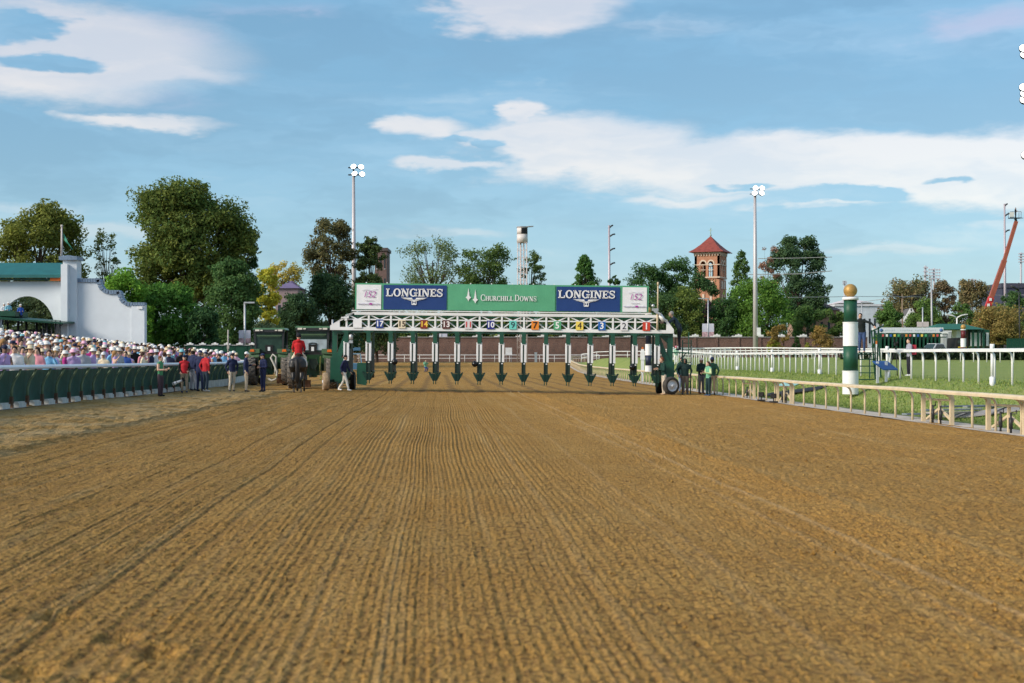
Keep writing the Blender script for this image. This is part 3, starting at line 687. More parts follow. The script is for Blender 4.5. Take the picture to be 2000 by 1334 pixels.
def glyph(ch, T, t):
    """serif letter in a box one high: (width, list of shapes)"""
    q = []; S_ = lambda *p, w=T: q.append(('s', p, w)); E_ = lambda *a: q.append(('r', a))
    hs = lambda x, z, w: S_((x - w / 2, z), (x + w / 2, z), w=t)
    h = t / 2
    if ch == 'L':
        S_((.22, 0), (.22, 1)); hs(.22, 1 - h, .44); S_((0, h), (.82, h), w=t); S_((.78, 0), (.78, .34), w=t); return .86, q
    if ch == 'O': E_(.47, .5, (.47, .53), (.47 - T * 1.05, .53 - t), 0, 360); return .94, q
    if ch == 'N':
        S_((.17, 0), (.17, 1), w=t * 1.1); S_((.80, 0), (.80, 1), w=t * 1.1); S_((.17, 1), (.80, .0), w=T); hs(.12, 1 - h, .26); hs(.17, h, .34); hs(.80, 1 - h, .34); return .98, q
    if ch == 'G':
        E_(.47, .5, (.47, .53), (.47 - T * 1.05, .53 - t), 42, 350); S_((.80, 0.02), (.80, .45), w=T * .95); hs(.78, .45, .44); S_((.85, .68), (.85, .98), w=t); return 1.0, q
    if ch == 'C':
        E_(.47, .5, (.47, .53), (.47 - T * 1.05, .53 - t), 42, 318); S_((.82, .66), (.82, .98), w=t); S_((.82, .04), (.82, .26), w=t * .7); return .90, q
    if ch == 'I': S_((.2, 0), (.2, 1)); hs(.2, h, .42); hs(.2, 1 - h, .42); return .42, q
    if ch == 'E':
        S_((.20, 0), (.20, 1)); S_((0, h), (.74, h), w=t); S_((0, 1 - h), (.74, 1 - h), w=t); S_((.2, .5), (.55, .5), w=t); S_((.70, 0), (.70, .28), w=t); S_((.70, .72), (.70, 1), w=t); S_((.52, .36), (.52, .64), w=t * .8); return .80, q
    if ch == 'S':
        E_(.36, .74, (.33, .28), (.33 - t, .28 - t), 30, 270); E_(.36, .27, (.35, .29), (.35 - t, .29 - t), -150, 90)
        S_((.16, .62), (.58, .40), w=T * 1.02); S_((.64, .68), (.64, .98), w=t); S_((.05, .03), (.05, .34), w=t); return .74, q
    if ch == 'H': S_((.18, 0), (.18, 1)); S_((.74, 0), (.74, 1)); S_((.18, .52), (.74, .52), w=t); [hs(x, z, .36) for x in (.18, .74) for z in (h, 1 - h)]; return .92, q
    if ch == 'U': S_((.16, .3), (.16, 1)); S_((.74, .3), (.74, 1), w=t); E_(.45, .32, (.29 + T / 2, .34), (.29 - T / 2, .34 - t), 180, 360); hs(.16, 1 - h, .34); hs(.74, 1 - h, .32); return .90, q
    if ch == 'R': S_((.18, 0), (.18, 1)); E_(.36, .74, (.34, .26), (.34 - T, .26 - t), -90, 90); S_((.18, 1 - h), (.38, 1 - h), w=t); S_((.18, .5), (.38, .5), w=t); S_((.42, .5), (.82, 0), w=T); hs(.18, h, .36); hs(.06, 1 - h, .2); return .86, q
    if ch == 'D': S_((.18, 0), (.18, 1)); E_(.36, .5, (.50, .5), (.50 - T, .5 - t), -90, 90); S_((0, 1 - h), (.38, 1 - h), w=t); S_((0, h), (.38, h), w=t); return .90, q
    if ch == 'W': S_((.12, 1), (.40, 0)); S_((.40, 0), (.62, .9), w=t); S_((.62, .9), (.86, 0)); S_((.86, 0), (1.10, 1), w=t); hs(.12, 1 - h, .30); hs(1.10, 1 - h, .28); return 1.22, q
    return .4, q
def word(mb, txt, x, z, h, y0, y1, T=.2, t=.1, gap=.08, width=None):
    """letters starting at x on the base line z; a lower case letter is a small capital"""
    lay = []; w = 0
    for ch in txt:
        k = .78 if ch.islower() else 1.; gw, q = glyph(ch.upper(), T / k if k < 1 else T, t); lay.append((w, k, q)); w += gw * k + gap
    sx = (width / (w - gap) if width else h)
    for (x0, k, q) in lay:
        for it in q:
            fx = lambda p: (x + (x0 + p[0] * k) * sx, z + p[1] * k * h)
            if it[0] == 's': stroke(mb, [fx(p) for p in it[1]], it[2] * k * (h + sx) / 2, y0, y1)
            else:
                cx, cz, ro, ri, a0, a1 = it[1]; c = fx((cx, cz))
                ring(mb, c[0], c[1], (ro[0] * k * sx, ro[1] * k * h), (ri[0] * k * sx, ri[1] * k * h), a0, a1, y0, y1)
    return w * sx
def text_mesh(txt, size, shear=0., bold=0., ext=.004):
    c = bpy.data.curves.new('lettering', 'FONT'); c.body = txt; c.size = size; c.align_x = 'CENTER'; c.align_y = 'CENTER'; c.shear = shear; c.offset = bold; c.extrude = ext; c.resolution_u = 3
    o = bpy.data.objects.new('t', c); COL.objects.link(o)
    me = bpy.data.meshes.new_from_object(o.evaluated_get(bpy.context.evaluated_depsgraph_get())); bpy.data.objects.remove(o); return me
def text(name, txt, size, m, parent, loc, **k):
    me = text_mesh(txt, size, **k); me.materials.clear(); me.materials.append(m)
    o = bpy.data.objects.new(name, me); COL.objects.link(o); o.parent = parent; o.location = loc; o.rotation_euler = (R(90), 0, 0); return o

# ------------------------------------------------------------------ starting gate
GD = 66.0; K = F / GD
GX0 = at(978.7, GD); BANK = 0.0105
PAD = mat('white_padding', (.74, .75, .77), .55, var=.1, scale=4)
def starting_gate():
    gt = empty('starting_gate', 'long white trussed starting gate with dark green stalls and sponsor banner across the track', 'starting gate', (GX0, GD, g(GX0, GD)), rot=(0, BANK, R(-.6)))
    SP = 1.03; X = [-7.21 + SP * i for i in range(15)]
    ZB0, ZB1, ZM, ZT0, ZT1 = 2.83, 2.98, 3.34, 3.55, 3.68
    XL, XR = X[0] - .76, X[-1] + .76; TL, TR = X[0] + .36, X[-1] + .02
    # chords
    m = MB(); m.box(((XL + XR) / 2, 0, (ZB0 + ZB1) / 2), (XR - XL, .16, ZB1 - ZB0)); m.build('bottom_chord', WHITE, gt)
    m = MB(); m.box(((TL + TR) / 2, 0, (ZT0 + ZT1) / 2), (TR - TL, .16, ZT1 - ZT0)); m.build('top_chord', WHITE, gt)
    m = MB(); m.box(((X[0] + X[-1]) / 2, -.004, ZM), (X[-1] - X[0], .08, .06)); m.build('middle_chord', WHITE, gt)
    m = MB(); m.prism([(XL, ZB1 - .03), (X[0] - .32, ZB1 - .02), (X[0] - .32, ZB1 + .26), (X[0] + .1, ZT0 - .12), (X[0] + .1, ZT0 + .04), (TL + .1, ZT1), (TL - .05, ZT1), (XL, ZB1 + .06)], -.075, .075); m.build('end_gusset', WHITE, gt)
    m = MB(); m.prism([(XR, ZB1 - .03), (XR, ZB1 + .04), (X[-1] + .42, ZM + .12), (X[-1] + .42, ZB1 - .02)], -.075, .075); m.bar((TR - .05, 0, ZT1 - .04), (X[-1] + .44, 0, ZM + .05), .12, .14, up=(0, 1, 0)); m.build('end_gusset', WHITE, gt)
    v0 = None
    for x in X:
        if v0 is None:
            q = MB(); q.box((0, .0, (ZB1 + ZT0) / 2), (.085, .12, ZT0 - ZB1)); v0 = q.build('upright', WHITE, gt, (x, 0, 0))
        else: dup(v0, gt, (x, 0, 0))
    d0 = None
    for i in range(14):
        xc = (X[i] + X[i + 1]) / 2
        if d0 is None:
            q = MB()
            for s_ in (-1, 1):
                q.bar((s_ * (SP / 2 - .03), .01, ZT0 + .01), (s_ * .03, .01, ZM + .01), .05, .06, up=(0, 1, 0)); q.bar((s_ * (SP / 2 - .03), .01, ZB1 - .01), (s_ * .04, .01, ZM - .02), .05, .06, up=(0, 1, 0))
            d0 = q.build('diagonal_brace', WHITE, gt, (xc, 0, 0))
        else: dup(d0, gt, (xc, 0, 0))
    # stall numbers: plate colour, digit colour
    cols = [('', (235, 235, 238), None), ('17', (40, 66, 140), (240, 240, 245)), ('15', (228, 216, 190), (70, 55, 40)), ('14', (130, 52, 42), (245, 205, 80)), ('13', (96, 56, 56), (240, 236, 236)), ('11', (212, 208, 212), (200, 70, 70)),
            ('10', (36, 44, 130), (240, 240, 245)), ('9', (110, 205, 195), (40, 45, 60)), ('7', (232, 140, 50), (40, 30, 30)), ('5', (84, 166, 120), (240, 240, 240)), ('4', (240, 214, 100), (60, 50, 40)), ('3', (36, 100, 180), (245, 245, 245)), ('2', (226, 226, 230), (50, 50, 60)), ('1', (200, 66, 48), (245, 240, 236))]
    for i, (tx, pc, dc) in enumerate(cols):
        xc = (X[i] + X[i + 1]) / 2; q = MB(); w = .34 if tx else .40
        q.box((0, 0, 0), (w if tx != '17' else .33, .03, .40)); p = q.build('number_plate', mat('plate_%d' % i, rgb(*pc), .5, var=.05), gt, (xc, -.105, ZB1 + .16))
        if tx: text('digits', tx, .42 if len(tx) == 1 else .36, mat('digit_%d' % i, rgb(*dc), .5, var=.03), p, (0, -.021, -.005), bold=.008 if tx not in ('2', '4', '9') else 0.)
    # stall dividers
    pads = {}
    DG = mat('gate_green', (.012, .078, .048), .38, var=.25, scale=2.5, coat=.2); DK = mat('gate_dark_green_pad', (.010, .030, .024), .6, var=.3, scale=3)  # second, darker green for slots, post boxes and dividers
    TK = mat('tray_dark_green', (.007, .040, .028), .5, var=.3, scale=4)
    def part(key, mb, mt, x):
        if key not in pads: pads[key] = mb.build(key, mt, gt, (x, 0, 0))
        else: dup(pads[key], gt, (x, 0, 0))
    col = MB(); col.box((0, .02, 2.545), (.19, .2, .57))
    col.prism([(-.095, 2.70), (-.30, 2.835), (-.095, 2.835)], -.06, .06); col.prism([(.095, 2.70), (.095, 2.835), (.30, 2.835)], -.06, .06)
    col.box((-.30, .01, 2.79), (.43, .10, .08)) if False else None
    wp = MB(); wp.smooth = False
    wp.box((-.085, 0, 1.84), (.075, .16, .84)); wp.box((.075, 0, 1.82), (.105, .18, .80)); wp.tube([(-.13, -.02, 2.26), (.13, -.02, 2.26)], .055, 8); wp.tube([(-.09, -.02, 1.45), (-.09, -.02, 2.22)], .045, 8)
    slot = MB(); slot.box((-.012, -.03, 1.82), (.05, .12, .80))
    bx = MB(); bx.box((0, .02, 1.15), (.19, .22, .52)); bx.box((-.085, -.10, 1.15), (.02, .05, .52)); bx.box((.085, -.10, 1.15), (.02, .05, .52))
    lt = MB(); lt.box((.03, -.125, 1.35), (.07, .03, .045))
    tr = MB(); tr.prism([(-.25, .90), (-.25, .82), (-.09, .52), (.09, .52), (.25, .82), (.25, .90), (.20, .90), (.20, .85), (-.20, .85), (-.20, .90)], -.15, .28)
    tr.box((-.07, -.17, .70), (.025, .03, .38)); tr.box((.07, -.17, .70), (.025, .03, .38)); tr.tube([(-.25, -.16, .90), (-.25, .3, .90)], .035, 6); tr.tube([(.25, -.16, .90), (.25, .3, .90)], .035, 6); tr.box((0, -.16, .885), (.46, .03, .03))
    lg = MB(); lg.tube([(-.06, 0, .54), (-.06, 0, .36)], .022, 6); lg.tube([(.05, 0, .54), (.05, 0, .36)], .022, 6)
    dv = MB(); dv.box((0, 1.15, 1.22), (.13, 1.9, .62)); dv.box((0, 1.15, 1.75), (.06, 1.95, .46)); dv.tube([(0, .2, .93), (0, 2.1, .93)], .08, 8); dv.box((0, 2.1, 1.7), (.1, .1, 2.2))
    for x in X:
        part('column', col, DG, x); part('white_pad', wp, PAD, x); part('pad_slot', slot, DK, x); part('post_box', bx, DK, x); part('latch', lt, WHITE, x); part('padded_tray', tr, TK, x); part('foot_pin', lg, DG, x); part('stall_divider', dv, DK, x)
    # beam below the truss and the rear frame
    m = MB(); m.box(((XL + XR) / 2, .12, 2.775), (XR - XL - .3, .2, .11)); m.build('header_beam', DG, gt)
    m = MB()
    for z in (2.85, 3.2, 3.55): m.box((0, 2.1, z), (X[-1] - X[0] + .4, .1, .07))
    for i in range(14): m.bar((X[i], 2.1, 2.85), (X[i + 1], 2.1, 3.5), .05)
    m.build('rear_truss', DG, gt)
    m = MB()
    for x in (X[0], X[4], X[9], X[14]): m.bar((x, .1, 3.58), (x, 2.1, 3.55), .08); m.bar((x, .1, 2.8), (x, 2.1, 2.85), .08)
    m.build('cross_tie', DG, gt)
    q = MB(); q.ball((0, 0, 0), .14); b0 = q.build('camera_ball', mat('black_gloss', (.008, .008, .009), .15), gt, (X[2] + .2, -.1, 1.38)); dup(b0, gt, (X[6] - .2, -.12, 1.32)); dup(b0, gt, (X[13] - .12, -.15, 1.25))
    # end frames
    for s_, xe in ((-1, X[0] - .32), (1, X[-1] + .62)):
        m = MB()
        if s_ < 0:
            m.box((xe - .25, .3, 1.75), (.22, .3, 2.1)); m.bar((xe + .35, .2, 2.75), (xe - .15, .2, 1.3), .22, .24); m.box((xe - .08, .5, .98), (.70, .9, 1.15)); m.bar((xe - .3, .2, 2.75), (xe + .62, .2, 2.75), .2)
            m.box((xe + .18, .3, .42), (.5, .7, .16))
        else:
            m.box((xe, .3, 1.75), (.26, .3, 2.1)); m.bar((xe - .62, .2, 2.7), (xe - .1, .2, 1.45), .2, .24); m.box((xe - .12, .5, 1.05), (.62, .9, .95)); m.prism([(xe - .65, 2.83), (xe - .1, 2.35), (xe + .13, 2.35), (xe + .13, 2.83)], .2, .4)
            m.box((xe - .06, .3, .52), (.5, .7, .12))
        m.build('end_frame', DG, gt)
        m = MB(); cm_ = (xe + (.18 if s_ < 0 else .35)); 
        ty = MB(); ty.lathe([(.31, -.13), (.40, -.15), (.45, -.12), (.48, -.06), (.48, .06), (.45, .12), (.40, .15), (.31, .13)], n=28, axis='X', closed=False)
        wl = empty_part = None
        wob = ty.build('wheel', mat('dusty_tyre' if s_ < 0 else 'worn_tyre', (.30, .22, .14) if s_ < 0 else (.05, .045, .04), .9, var=.4), gt)
        wob.location = (X[0] - .96 + .10, -.55, .43) if s_ < 0 else (X[-1] + .62, -.38, .42)
        wob.rotation_euler = (0, 0, R(12)) if s_ < 0 else (0, 0, R(-62)); wob.scale = (1, .9, .9) if s_ < 0 else (1, .87, .87)
        rm = MB(); sgn = -1; rm.lathe([(.33, sgn * .12), (.35, sgn * .13), (.33, sgn * .10), (.30, sgn * .06), (.20, sgn * .05), (.16, sgn * .09), (.08, sgn * .10), (.07, sgn * .17), (.01, sgn * .17)], n=28, axis='X', closed=False)
        for k in range(8): rm.ball((sgn * .085, .14 * math.cos(k * .785), .14 * math.sin(k * .785)), .018, 6, 4)
        rm.build('rim', mat('white_wheel_rim', (.66, .68, .72), .4, var=.2, scale=8), wob)
        rm = MB(); sgn = 1; rm.lathe([(.33, sgn * .12), (.35, sgn * .13), (.33, sgn * .10), (.30, sgn * .06), (.20, sgn * .05), (.16, sgn * .09), (.08, sgn * .10), (.07, sgn * .17), (.01, sgn * .17)], n=28, axis='X', closed=False)
        rm.build('rim', MATS['white_wheel_rim'], wob)
        ax = MB(); ax.bar((wob.location.x, wob.location.y, .43), (wob.location.x + (.35 if s_ < 0 else -.3), .35, .5), .12); ax.build('axle', DK, gt)
    # second wheel of the left end, seen behind
    m = MB(); m.lathe([(.1, -.12), (.40, -.14), (.45, -.08), (.45, .08), (.40, .14), (.1, .12)], (X[0] + .1, 1.5, .45), n=24, axis='X'); m.build('rear_wheel', BLACK, gt)
    m = MB(); m.lathe([(.1, -.12), (.40, -.14), (.45, -.08), (.45, .08), (.40, .14), (.1, .12)], (X[-1] + .25, 1.5, .45), n=24, axis='X'); m.build('rear_wheel', BLACK, gt)
    # curved pad panel at the outer stall
    m = MB(); n = 8
    pr = [(.0 + .10 * math.sin(math.pi * k / n), 1.32 - 1.0 * k / n) for k in range(n + 1)]
    m.prism([(X[1] - .52 - a * .3, z) for a, z in pr] + [(X[1] - .10 + a * .1, z + (.0 if z > .4 else -.04)) for a, z in pr[::-1]], .05, .25); m.build('wing_pad', DG, gt)
    # small fittings along the truss
    m = MB(); m.box((X[0] - .06, -.14, ZM + .07), (.35, .12, .06)); m.box((X[0] - .02, -.16, ZM - .02), (.12, .1, .1)); m.build('camera_bracket', WHITE, gt)
    m = MB(); m.lathe([(.05, 0), (.09, .04), (.09, .2), (.05, .26)], (X[0] + .22, -.1, 2.38), 12); m.box((X[0] + .22, -.05, 2.30), (.16, .12, .14)); m.build('lamp_head', STEEL, gt)
    m = MB(); m.tube([(X[-1] - .01, -.12, ZB1), (X[-1] - .01, -.12, ZT1 + .1)], .045, 8); m.tube([(X[-1] + .0, -.12, ZT1 + .1), (X[-1] + .0, -.12, ZT1 + 1.35)], .035, 8); m.tube([(X[-1], -.12, ZT1 + 1.35), (X[-1], -.12, ZT1 + 1.52)], .045, 8); m.build('mast', mat('yellowed_mast', (.52, .42, .28), .6), gt)
    m = MB(); m.box((X[-1] - .12, -.12, ZT1 + .24), (.28, .16, .12)); m.box((X[-1] - .02, -.14, ZT1 + .10), (.34, .2, .1), (0, .5, 0)); m.ball((X[-1] - .22, -.12, ZT1 + .42), .08, 8, 6); m.build('mast_camera', STEEL, gt)
    m = MB(); m.tube([(X[-1] + .1, -.1, ZT1), (X[-1] + .3, -.1, ZM + .06)], .1, 8); m.build('rolled_cover', PAD, gt)
    # walkway for the starter
    m = MB(); m.box((XR + .38, .3, 1.945), (.7, .7, .05)); m.bar((XR + .05, .3, 1.0), (XR + .6, .3, 1.93), .05); m.bar((XR + .70, .0, 1.86), (XR + .70, .0, 2.9), .04); m.build('starter_step', DG, gt)
    la = MB()
    for xx in (XR + .52, XR + .92): la.bar((xx, .95, .0), (xx, .95, 2.55), .05)
    for k in range(8): la.bar((XR + .52, .95, .3 + k * .3), (XR + .92, .95, .3 + k * .3), .035)
    la.build('ladder', DG, gt)
    # banner
    bz0, bz1, bx0, bx1 = 3.79, 5.02, -6.82, 6.79
    bn = MB(); bn.box(((bx0 + bx1) / 2, 0, (bz0 + bz1) / 2), (bx1 - bx0, .05, bz1 - bz0)); ban = bn.build('banner_board', mat('banner_green', rgb(84, 160, 122), .6, var=.06, scale=.6), gt, (0, -.02, 0))
    def panel(name, x0, x1, colr, z0=bz0 + .02, z1=bz1 - .07, am=.009):
        n = 30; vs = []; q = MB(); q.smooth = True
        for i in range(n + 1):
            for j in range(9):
                x = x0 + (x1 - x0) * i / n; z = z0 + (z1 - z0) * j / 8
                e = min(i, n - i, 3) / 3 * min(j, 8 - j, 2) / 2
                vs.append((x, -.050 - am * e * (math.sin(x * 3.1 + z * 2) * math.sin(z * 4 + x) + .5 * math.sin(x * 11 + 3 * math.sin(z * 3))), z))
        q.add(vs, [(i * 9 + j, (i + 1) * 9 + j, (i + 1) * 9 + j + 1, i * 9 + j + 1) for i in range(n) for j in range(8)])
        return q.build(name, colr, ban)
    kx = lambda px: (px - 978.7) / K
    blue = mat('banner_navy', rgb(30, 62, 122), .5, var=.06, scale=1); wht = mat('banner_white', rgb(232, 234, 238), .5, var=.03)
    panel('white_panel', kx(694.5), kx(742.5), wht); panel('navy_panel', kx(747), kx(870.5), blue); panel('green_panel', kx(873.5), kx(1082), mat('banner_green_cloth', rgb(88, 164, 126), .6, var=.05, scale=2), z1=bz1 - .03, am=.015)
    panel('navy_panel', kx(1084.5), kx(1208.5), blue); panel('white_panel', kx(1213.5), kx(1261), wht)
    LT = mat('white_print', (.80, .81, .83), .5, var=.02); y0, y1 = -.088, -.078
    for a in (0, 1):
        x0 = kx(752) if a == 0 else kx(1088); w = (1199 - 1088) / K
        q = MB(); word(q, 'LONGINES', x0, 4.42, .36, y0, y1, T=.22, t=.13, gap=.05, width=w); q.build('lettering', LT, ban)
        q = MB(); cx = x0 + w * .495
        for s_ in (-1, 1):
            q.prism([(cx + s_ * .62, 4.365), (cx + s_ * .10, 4.36), (cx + s_ * .06, 4.27), (cx + s_ * .50, 4.335)], y0, y1)
            for k in range(3): q.prism([(cx + s_ * (.52 - .11 * k), 4.325 - .022 * k), (cx + s_ * .08, 4.255 - .02 * k), (cx + s_ * .06, 4.225 - .02 * k), (cx + s_ * (.44 - .11 * k), 4.295 - .022 * k)], y0, y1)
        q.prism([(cx - .10, 4.27), (cx + .10, 4.27), (cx + .05, 4.235), (cx - .05, 4.235)], y0, y1)
        q.prism([(cx - .09, 4.03), (cx + .09, 4.03), (cx + .09, 4.06), (cx - .09, 4.06)], y0, y1); q.prism([(cx - .085, 4.23), (cx + .085, 4.23), (cx, 4.145)], y0, y1); q.prism([(cx - .085, 4.06), (cx, 4.145), (cx + .085, 4.06)], y0, y1)
        stroke(q, [(cx - .10, 4.24), (cx - .10, 4.04)], .03, y0, y1); stroke(q, [(cx + .10, 4.24), (cx + .10, 4.04)], .03, y0, y1); q.build('winged_emblem', LT, ban)
    q = MB()
    for cx, dz in ((kx(913), .10), (kx(926.5), -.0)):
        q.prism([(cx, 4.78 + dz * .6), (cx + .055, 4.36 + dz), (cx + .13, 4.30 + dz), (cx + .04, 4.22 + dz), (cx, 4.12 + dz), (cx - .04, 4.22 + dz), (cx - .13, 4.30 + dz), (cx - .055, 4.36 + dz)], y0, y1)
    q.build('spire_emblem', LT, ban)
    q = MB(); word(q, 'Churchill', kx(937), 4.255, .29, y0, y1, T=.16, t=.075, gap=.06, width=(1001 - 937) / K); word(q, 'Downs', kx(1003.5), 4.255, .29, y0, y1, T=.16, t=.075, gap=.06, width=(1046 - 1003.5) / K); q.build('lettering', LT, ban)
    mag = mat('magenta_print', rgb(170, 60, 160), .5, var=.05); gry = mat('grey_print', rgb(190, 185, 205), .5, var=.05)
    for cx in (kx(719), kx(1238)):
        text('lettering', '152', .40, mag, ban, (cx, -.082, 4.49), shear=.28, ext=.004, bold=-.003)
        q = MB(); stroke(q, [(cx - .34, 4.68), (cx - .1, 4.73), (cx + .1, 4.68), (cx + .36, 4.76)], .012, y0, y1)
        for k in range(8): q.box((cx - .17 + k * .05, -.082, 4.215), (.032, .01, .028))
        for k in range(15):
            if k not in (8, 9): q.box((cx - .5 + k * .068, -.082, 4.055 + .008 * math.sin(k * 2)), (.05, .01, .045))
        q.build('small_print', gry, ban)
        q = MB(); q.box((cx + .08, -.082, 4.06), (.13, .01, .08)); q.build('small_emblem', mag, ban)
    m = MB(); m.box(((bx0 + bx1) / 2 - .02, -.03, 3.745), (bx1 - bx0 + .25, .14, .045))
    for i in range(14): m.box((bx0 + .5 + i * .97, .06, 4.4), (.05, .05, 1.35))
    m.build('banner_frame', WHITE, gt)
    return gt
GATE = starting_gate()

# ------------------------------------------------------------------ tractors
def tractor(label, px, py, bright, hose):
    d = foot(px, py); x = at(px, d)
    t = empty('tractor', label, 'tractor', (x, d, g(x, d)), R(2), 'tractors drawn up beside the gate')
    JG = mat('tractor_green', (.012, .062, .020), .45, var=.15, scale=2, coat=.3); LG = mat('tractor_roof_green', (.09, .20, .11), .4, var=.12); FG = mat('fender_green', (.085, .150, .075), .4, var=.12)
    GL = mat('cab_glass', (.022, .052, .038), .2, var=.4, scale=3, spec=.35); SK = mat('bright_cab_glass', (.36, .43, .48), .25, var=.35, scale=3, spec=.5)
    m = MB(); m.box((0, 1.9, 1.25), (.85, 1.9, .8)); m.box((0, .6, .95), (.6, 1.4, .6)); m.box((0, .02, .8), (.36, .3, .5)); m.build('body', JG, t)
    m = MB(); m.prism([(-.85, 2.92), (.85, 2.92), (.80, 3.02), (-.80, 3.02)], -.35, 1.35); m.build('cab_roof', LG, t)
    m = MB(); m.box((0, -.30, 2.86), (1.62, .16, .14)); m.build('roof_visor', DARK, t)
    for s_ in (-1, 1):
        m = MB(); m.bar((s_ * .70, -.25, 1.75), (s_ * .76, -.25, 2.9), .09); m.build('cab_post', DARK, t)
        m = MB(); m.bar((s_ * .72, 1.2, 1.5), (s_ * .76, 1.2, 2.9), .08); m.build('cab_post', DARK, t)
    m = MB(); m.box((0, -.25, 1.70), (1.4, .1, .12)); m.build('cab_sill', DARK, t)
    m = MB(); m.box((0, -.22, 2.3), (1.42, .03, 1.1)); m.build('rear_window', GL, t)
    m = MB(); m.box((0, 1.22, 2.25), (1.40, .03, 1.2)); m.build('windscreen', GL, t)
    if bright:
        m = MB(); m.box((0, -.26, 2.12), (1.34, .02, .52)); m.build('lower_rear_window', SK, t)
    m = MB(); m.box((0, -.30, 2.62), (1.30, .02, .05)); m.box((0, -.31, 2.55), (1.2, .015, .02)); m.build('wiper_bar', FG, t)
    m = MB(); m.box((0, -.285, 1.96), (.40, .05, .32)); m.box((0, -.285, 1.72), (.7, .05, .10)); m.build('seat', BLACK, t)
    m = MB(); m.box((0, -.32, 1.92), (.13, .02, .2)); m.build('plate', WHITE, t)
    if bright:
        m = MB(); m.tube([(.0 + .2 * math.cos(a), -.30, 2.16 + .05 * math.sin(a)) for a in np.linspace(0, 6.28, 12)], .02, 6); m.build('steering_wheel', BLACK, t)
    l0 = None
    for s_ in (-1, 1):
        m = MB(); m.box((s_ * .60, -.40, 2.89), (.22, .06, .09)); m.box((s_ * .38, -.40, 2.89), (.12, .05, .06)); m.build('roof_lamp', mat('clear_lamp', (.75, .70, .62), .3), t)
        m = MB(); n = 8
        pr = [(-.62 * math.cos(a), 1.22 + .62 * math.sin(a)) for a in np.linspace(.35, 2.5, n)]
        # fender arches over the tyre
        vs = []
        for (yy, zz_) in [(p[0] + .0, p[1]) for p in pr]:
            vs += [(s_ * .50, yy, zz_ + .12), (s_ * 1.05, yy, zz_ + .06), (s_ * 1.05, yy, zz_ + .0), (s_ * .50, yy, zz_ + .05)]
        m.add(vs, [(4 * i + j, 4 * i + (j + 1) % 4, 4 * i + 4 + (j + 1) % 4, 4 * i + 4 + j) for i in range(n - 1) for j in range(4)] + [(0, 1, 2, 3), (4 * n - 1, 4 * n - 2, 4 * n - 3, 4 * n - 4)])
        m.prism([(s_ * .46, 1.70), (s_ * .98, 1.66), (s_ * 1.02, 1.84), (s_ * .9, 1.92), (s_ * .46, 1.92)], -.62, -.2); fd = m.build('fender', FG, t)
        m = MB(); m.prism([(s_ * .72, 1.77), (s_ * .95, 1.77), (s_ * .92, 1.89), (s_ * .74, 1.89)], -.66, -.60); m.build('tail_lamp', mat('orange_lens', (.80, .16, .02), .25, var=.1), fd)
        # tyre with chevron lugs
        m = MB(); Rr = .86; m.lathe([(.42, -.22), (.72, -.25), (Rr - .05, -.23), (Rr - .03, -.1), (Rr - .02, .1), (Rr - .05, .23), (.72, .25), (.42, .22)], n=36, axis='X', closed=False)
        for k in range(22):
            a = 2 * math.pi * k / 22
            for s2 in (-1, 1):
                a2 = a + (.14 if s2 > 0 else 0)
                p = lambda xx, an, rr: Vector((xx, rr * math.cos(an), rr * math.sin(an)))
                m.bar(p(s2 * .01, a2, Rr), p(s2 * .24, a2 - .20, Rr - .03), .075, .06, up=p(0, a2, 1))
        w = m.build('rear_tyre', mat('tractor_tyre', (.135, .120, .105), .9, var=.45, scale=7), t, (s_ * .93, .0, .86))
        m = MB(); m.lathe([(.43, .1 * s_), (.40, .14 * s_), (.3, .02 * s_), (.12, .02 * s_), (.1, .12 * s_), (.02, .12 * s_)], n=24, axis='X', closed=False); m.build('rim', mat('yellow_rim', (.45, .32, .03), .5), w)
        m = MB(); m.lathe([(.25, -.15), (.48, -.18), (.55, -.1), (.55, .1), (.48, .18), (.25, .15)], n=24, axis='X'); m.build('front_tyre', BLACK, t, (s_ * .8, 2.6, .55))
        m = MB(); m.bar((s_ * .34, -.3, .85), (s_ * .40, -.5, 1.55), .05); m.bar((s_ * .42, -.75, .45), (s_ * .38, -.1, .6), .07); m.build('hitch_arm', mat('hitch_yellow_green', (.28, .30, .10), .5, var=.3), t)
        m = MB(); m.box((s_ * .93, -.2, 2.0), (.08, .16, .24)); m.bar((s_ * .76, -.1, 2.1), (s_ * .93, -.2, 2.0), .03); m.build('mirror', DARK, t)
    m = MB(); m.box((0, -.2, 1.2), (.34, .25, .5)); m.box((-.1, -.42, .62), (.12, .4, .1)); m.box((.14, -.3, 1.0), (.1, .2, .3)); m.tube([(.2, -.3, 1.5), (.25, -.5, 1.2), (.15, -.45, .9)], .02, 6); m.tube([(-.2, -.3, 1.5), (-.2, -.5, 1.25), (-.05, -.45, .95)], .02, 6); m.build('hitch_block', mat('hitch_dark_green', (.010, .022, .013), .5, var=.4), t)  # hitch block coloured near black, darker than the tractor body
    m = MB(); m.box((-.25, -.35, .25), (.3, .25, .35)) if not hose else m.box((.62, -.3, .35), (.4, .4, .5)); m.build('step', mat('rusty_step', (.13, .06, .03), .8, var=.4), t)
    if hose:
        m = MB(); m.tube([(-.02, -.45, .35), (.18, -.6, .25), (.42, -.62, .35), (.46, -.6, .7), (.30, -.55, 1.1), (.12, -.5, 1.45), (.22, -.5, 1.62), (.40, -.5, 1.5), (.36, -.48, 1.0), (.34, -.45, .6)], .055, 8); m.build('hose', mat('grey_hose', (.48, .46, .42), .6, var=.2), t)
    m = MB(); m.tube([(.9, .3, 2.5), (.9, .3, 3.35)], .05, 8) if bright else m.tube([(.5, 2.2, 1.6), (.5, 2.2, 2.75)], .05, 8); m.build('exhaust', STEEL, t)
    return t
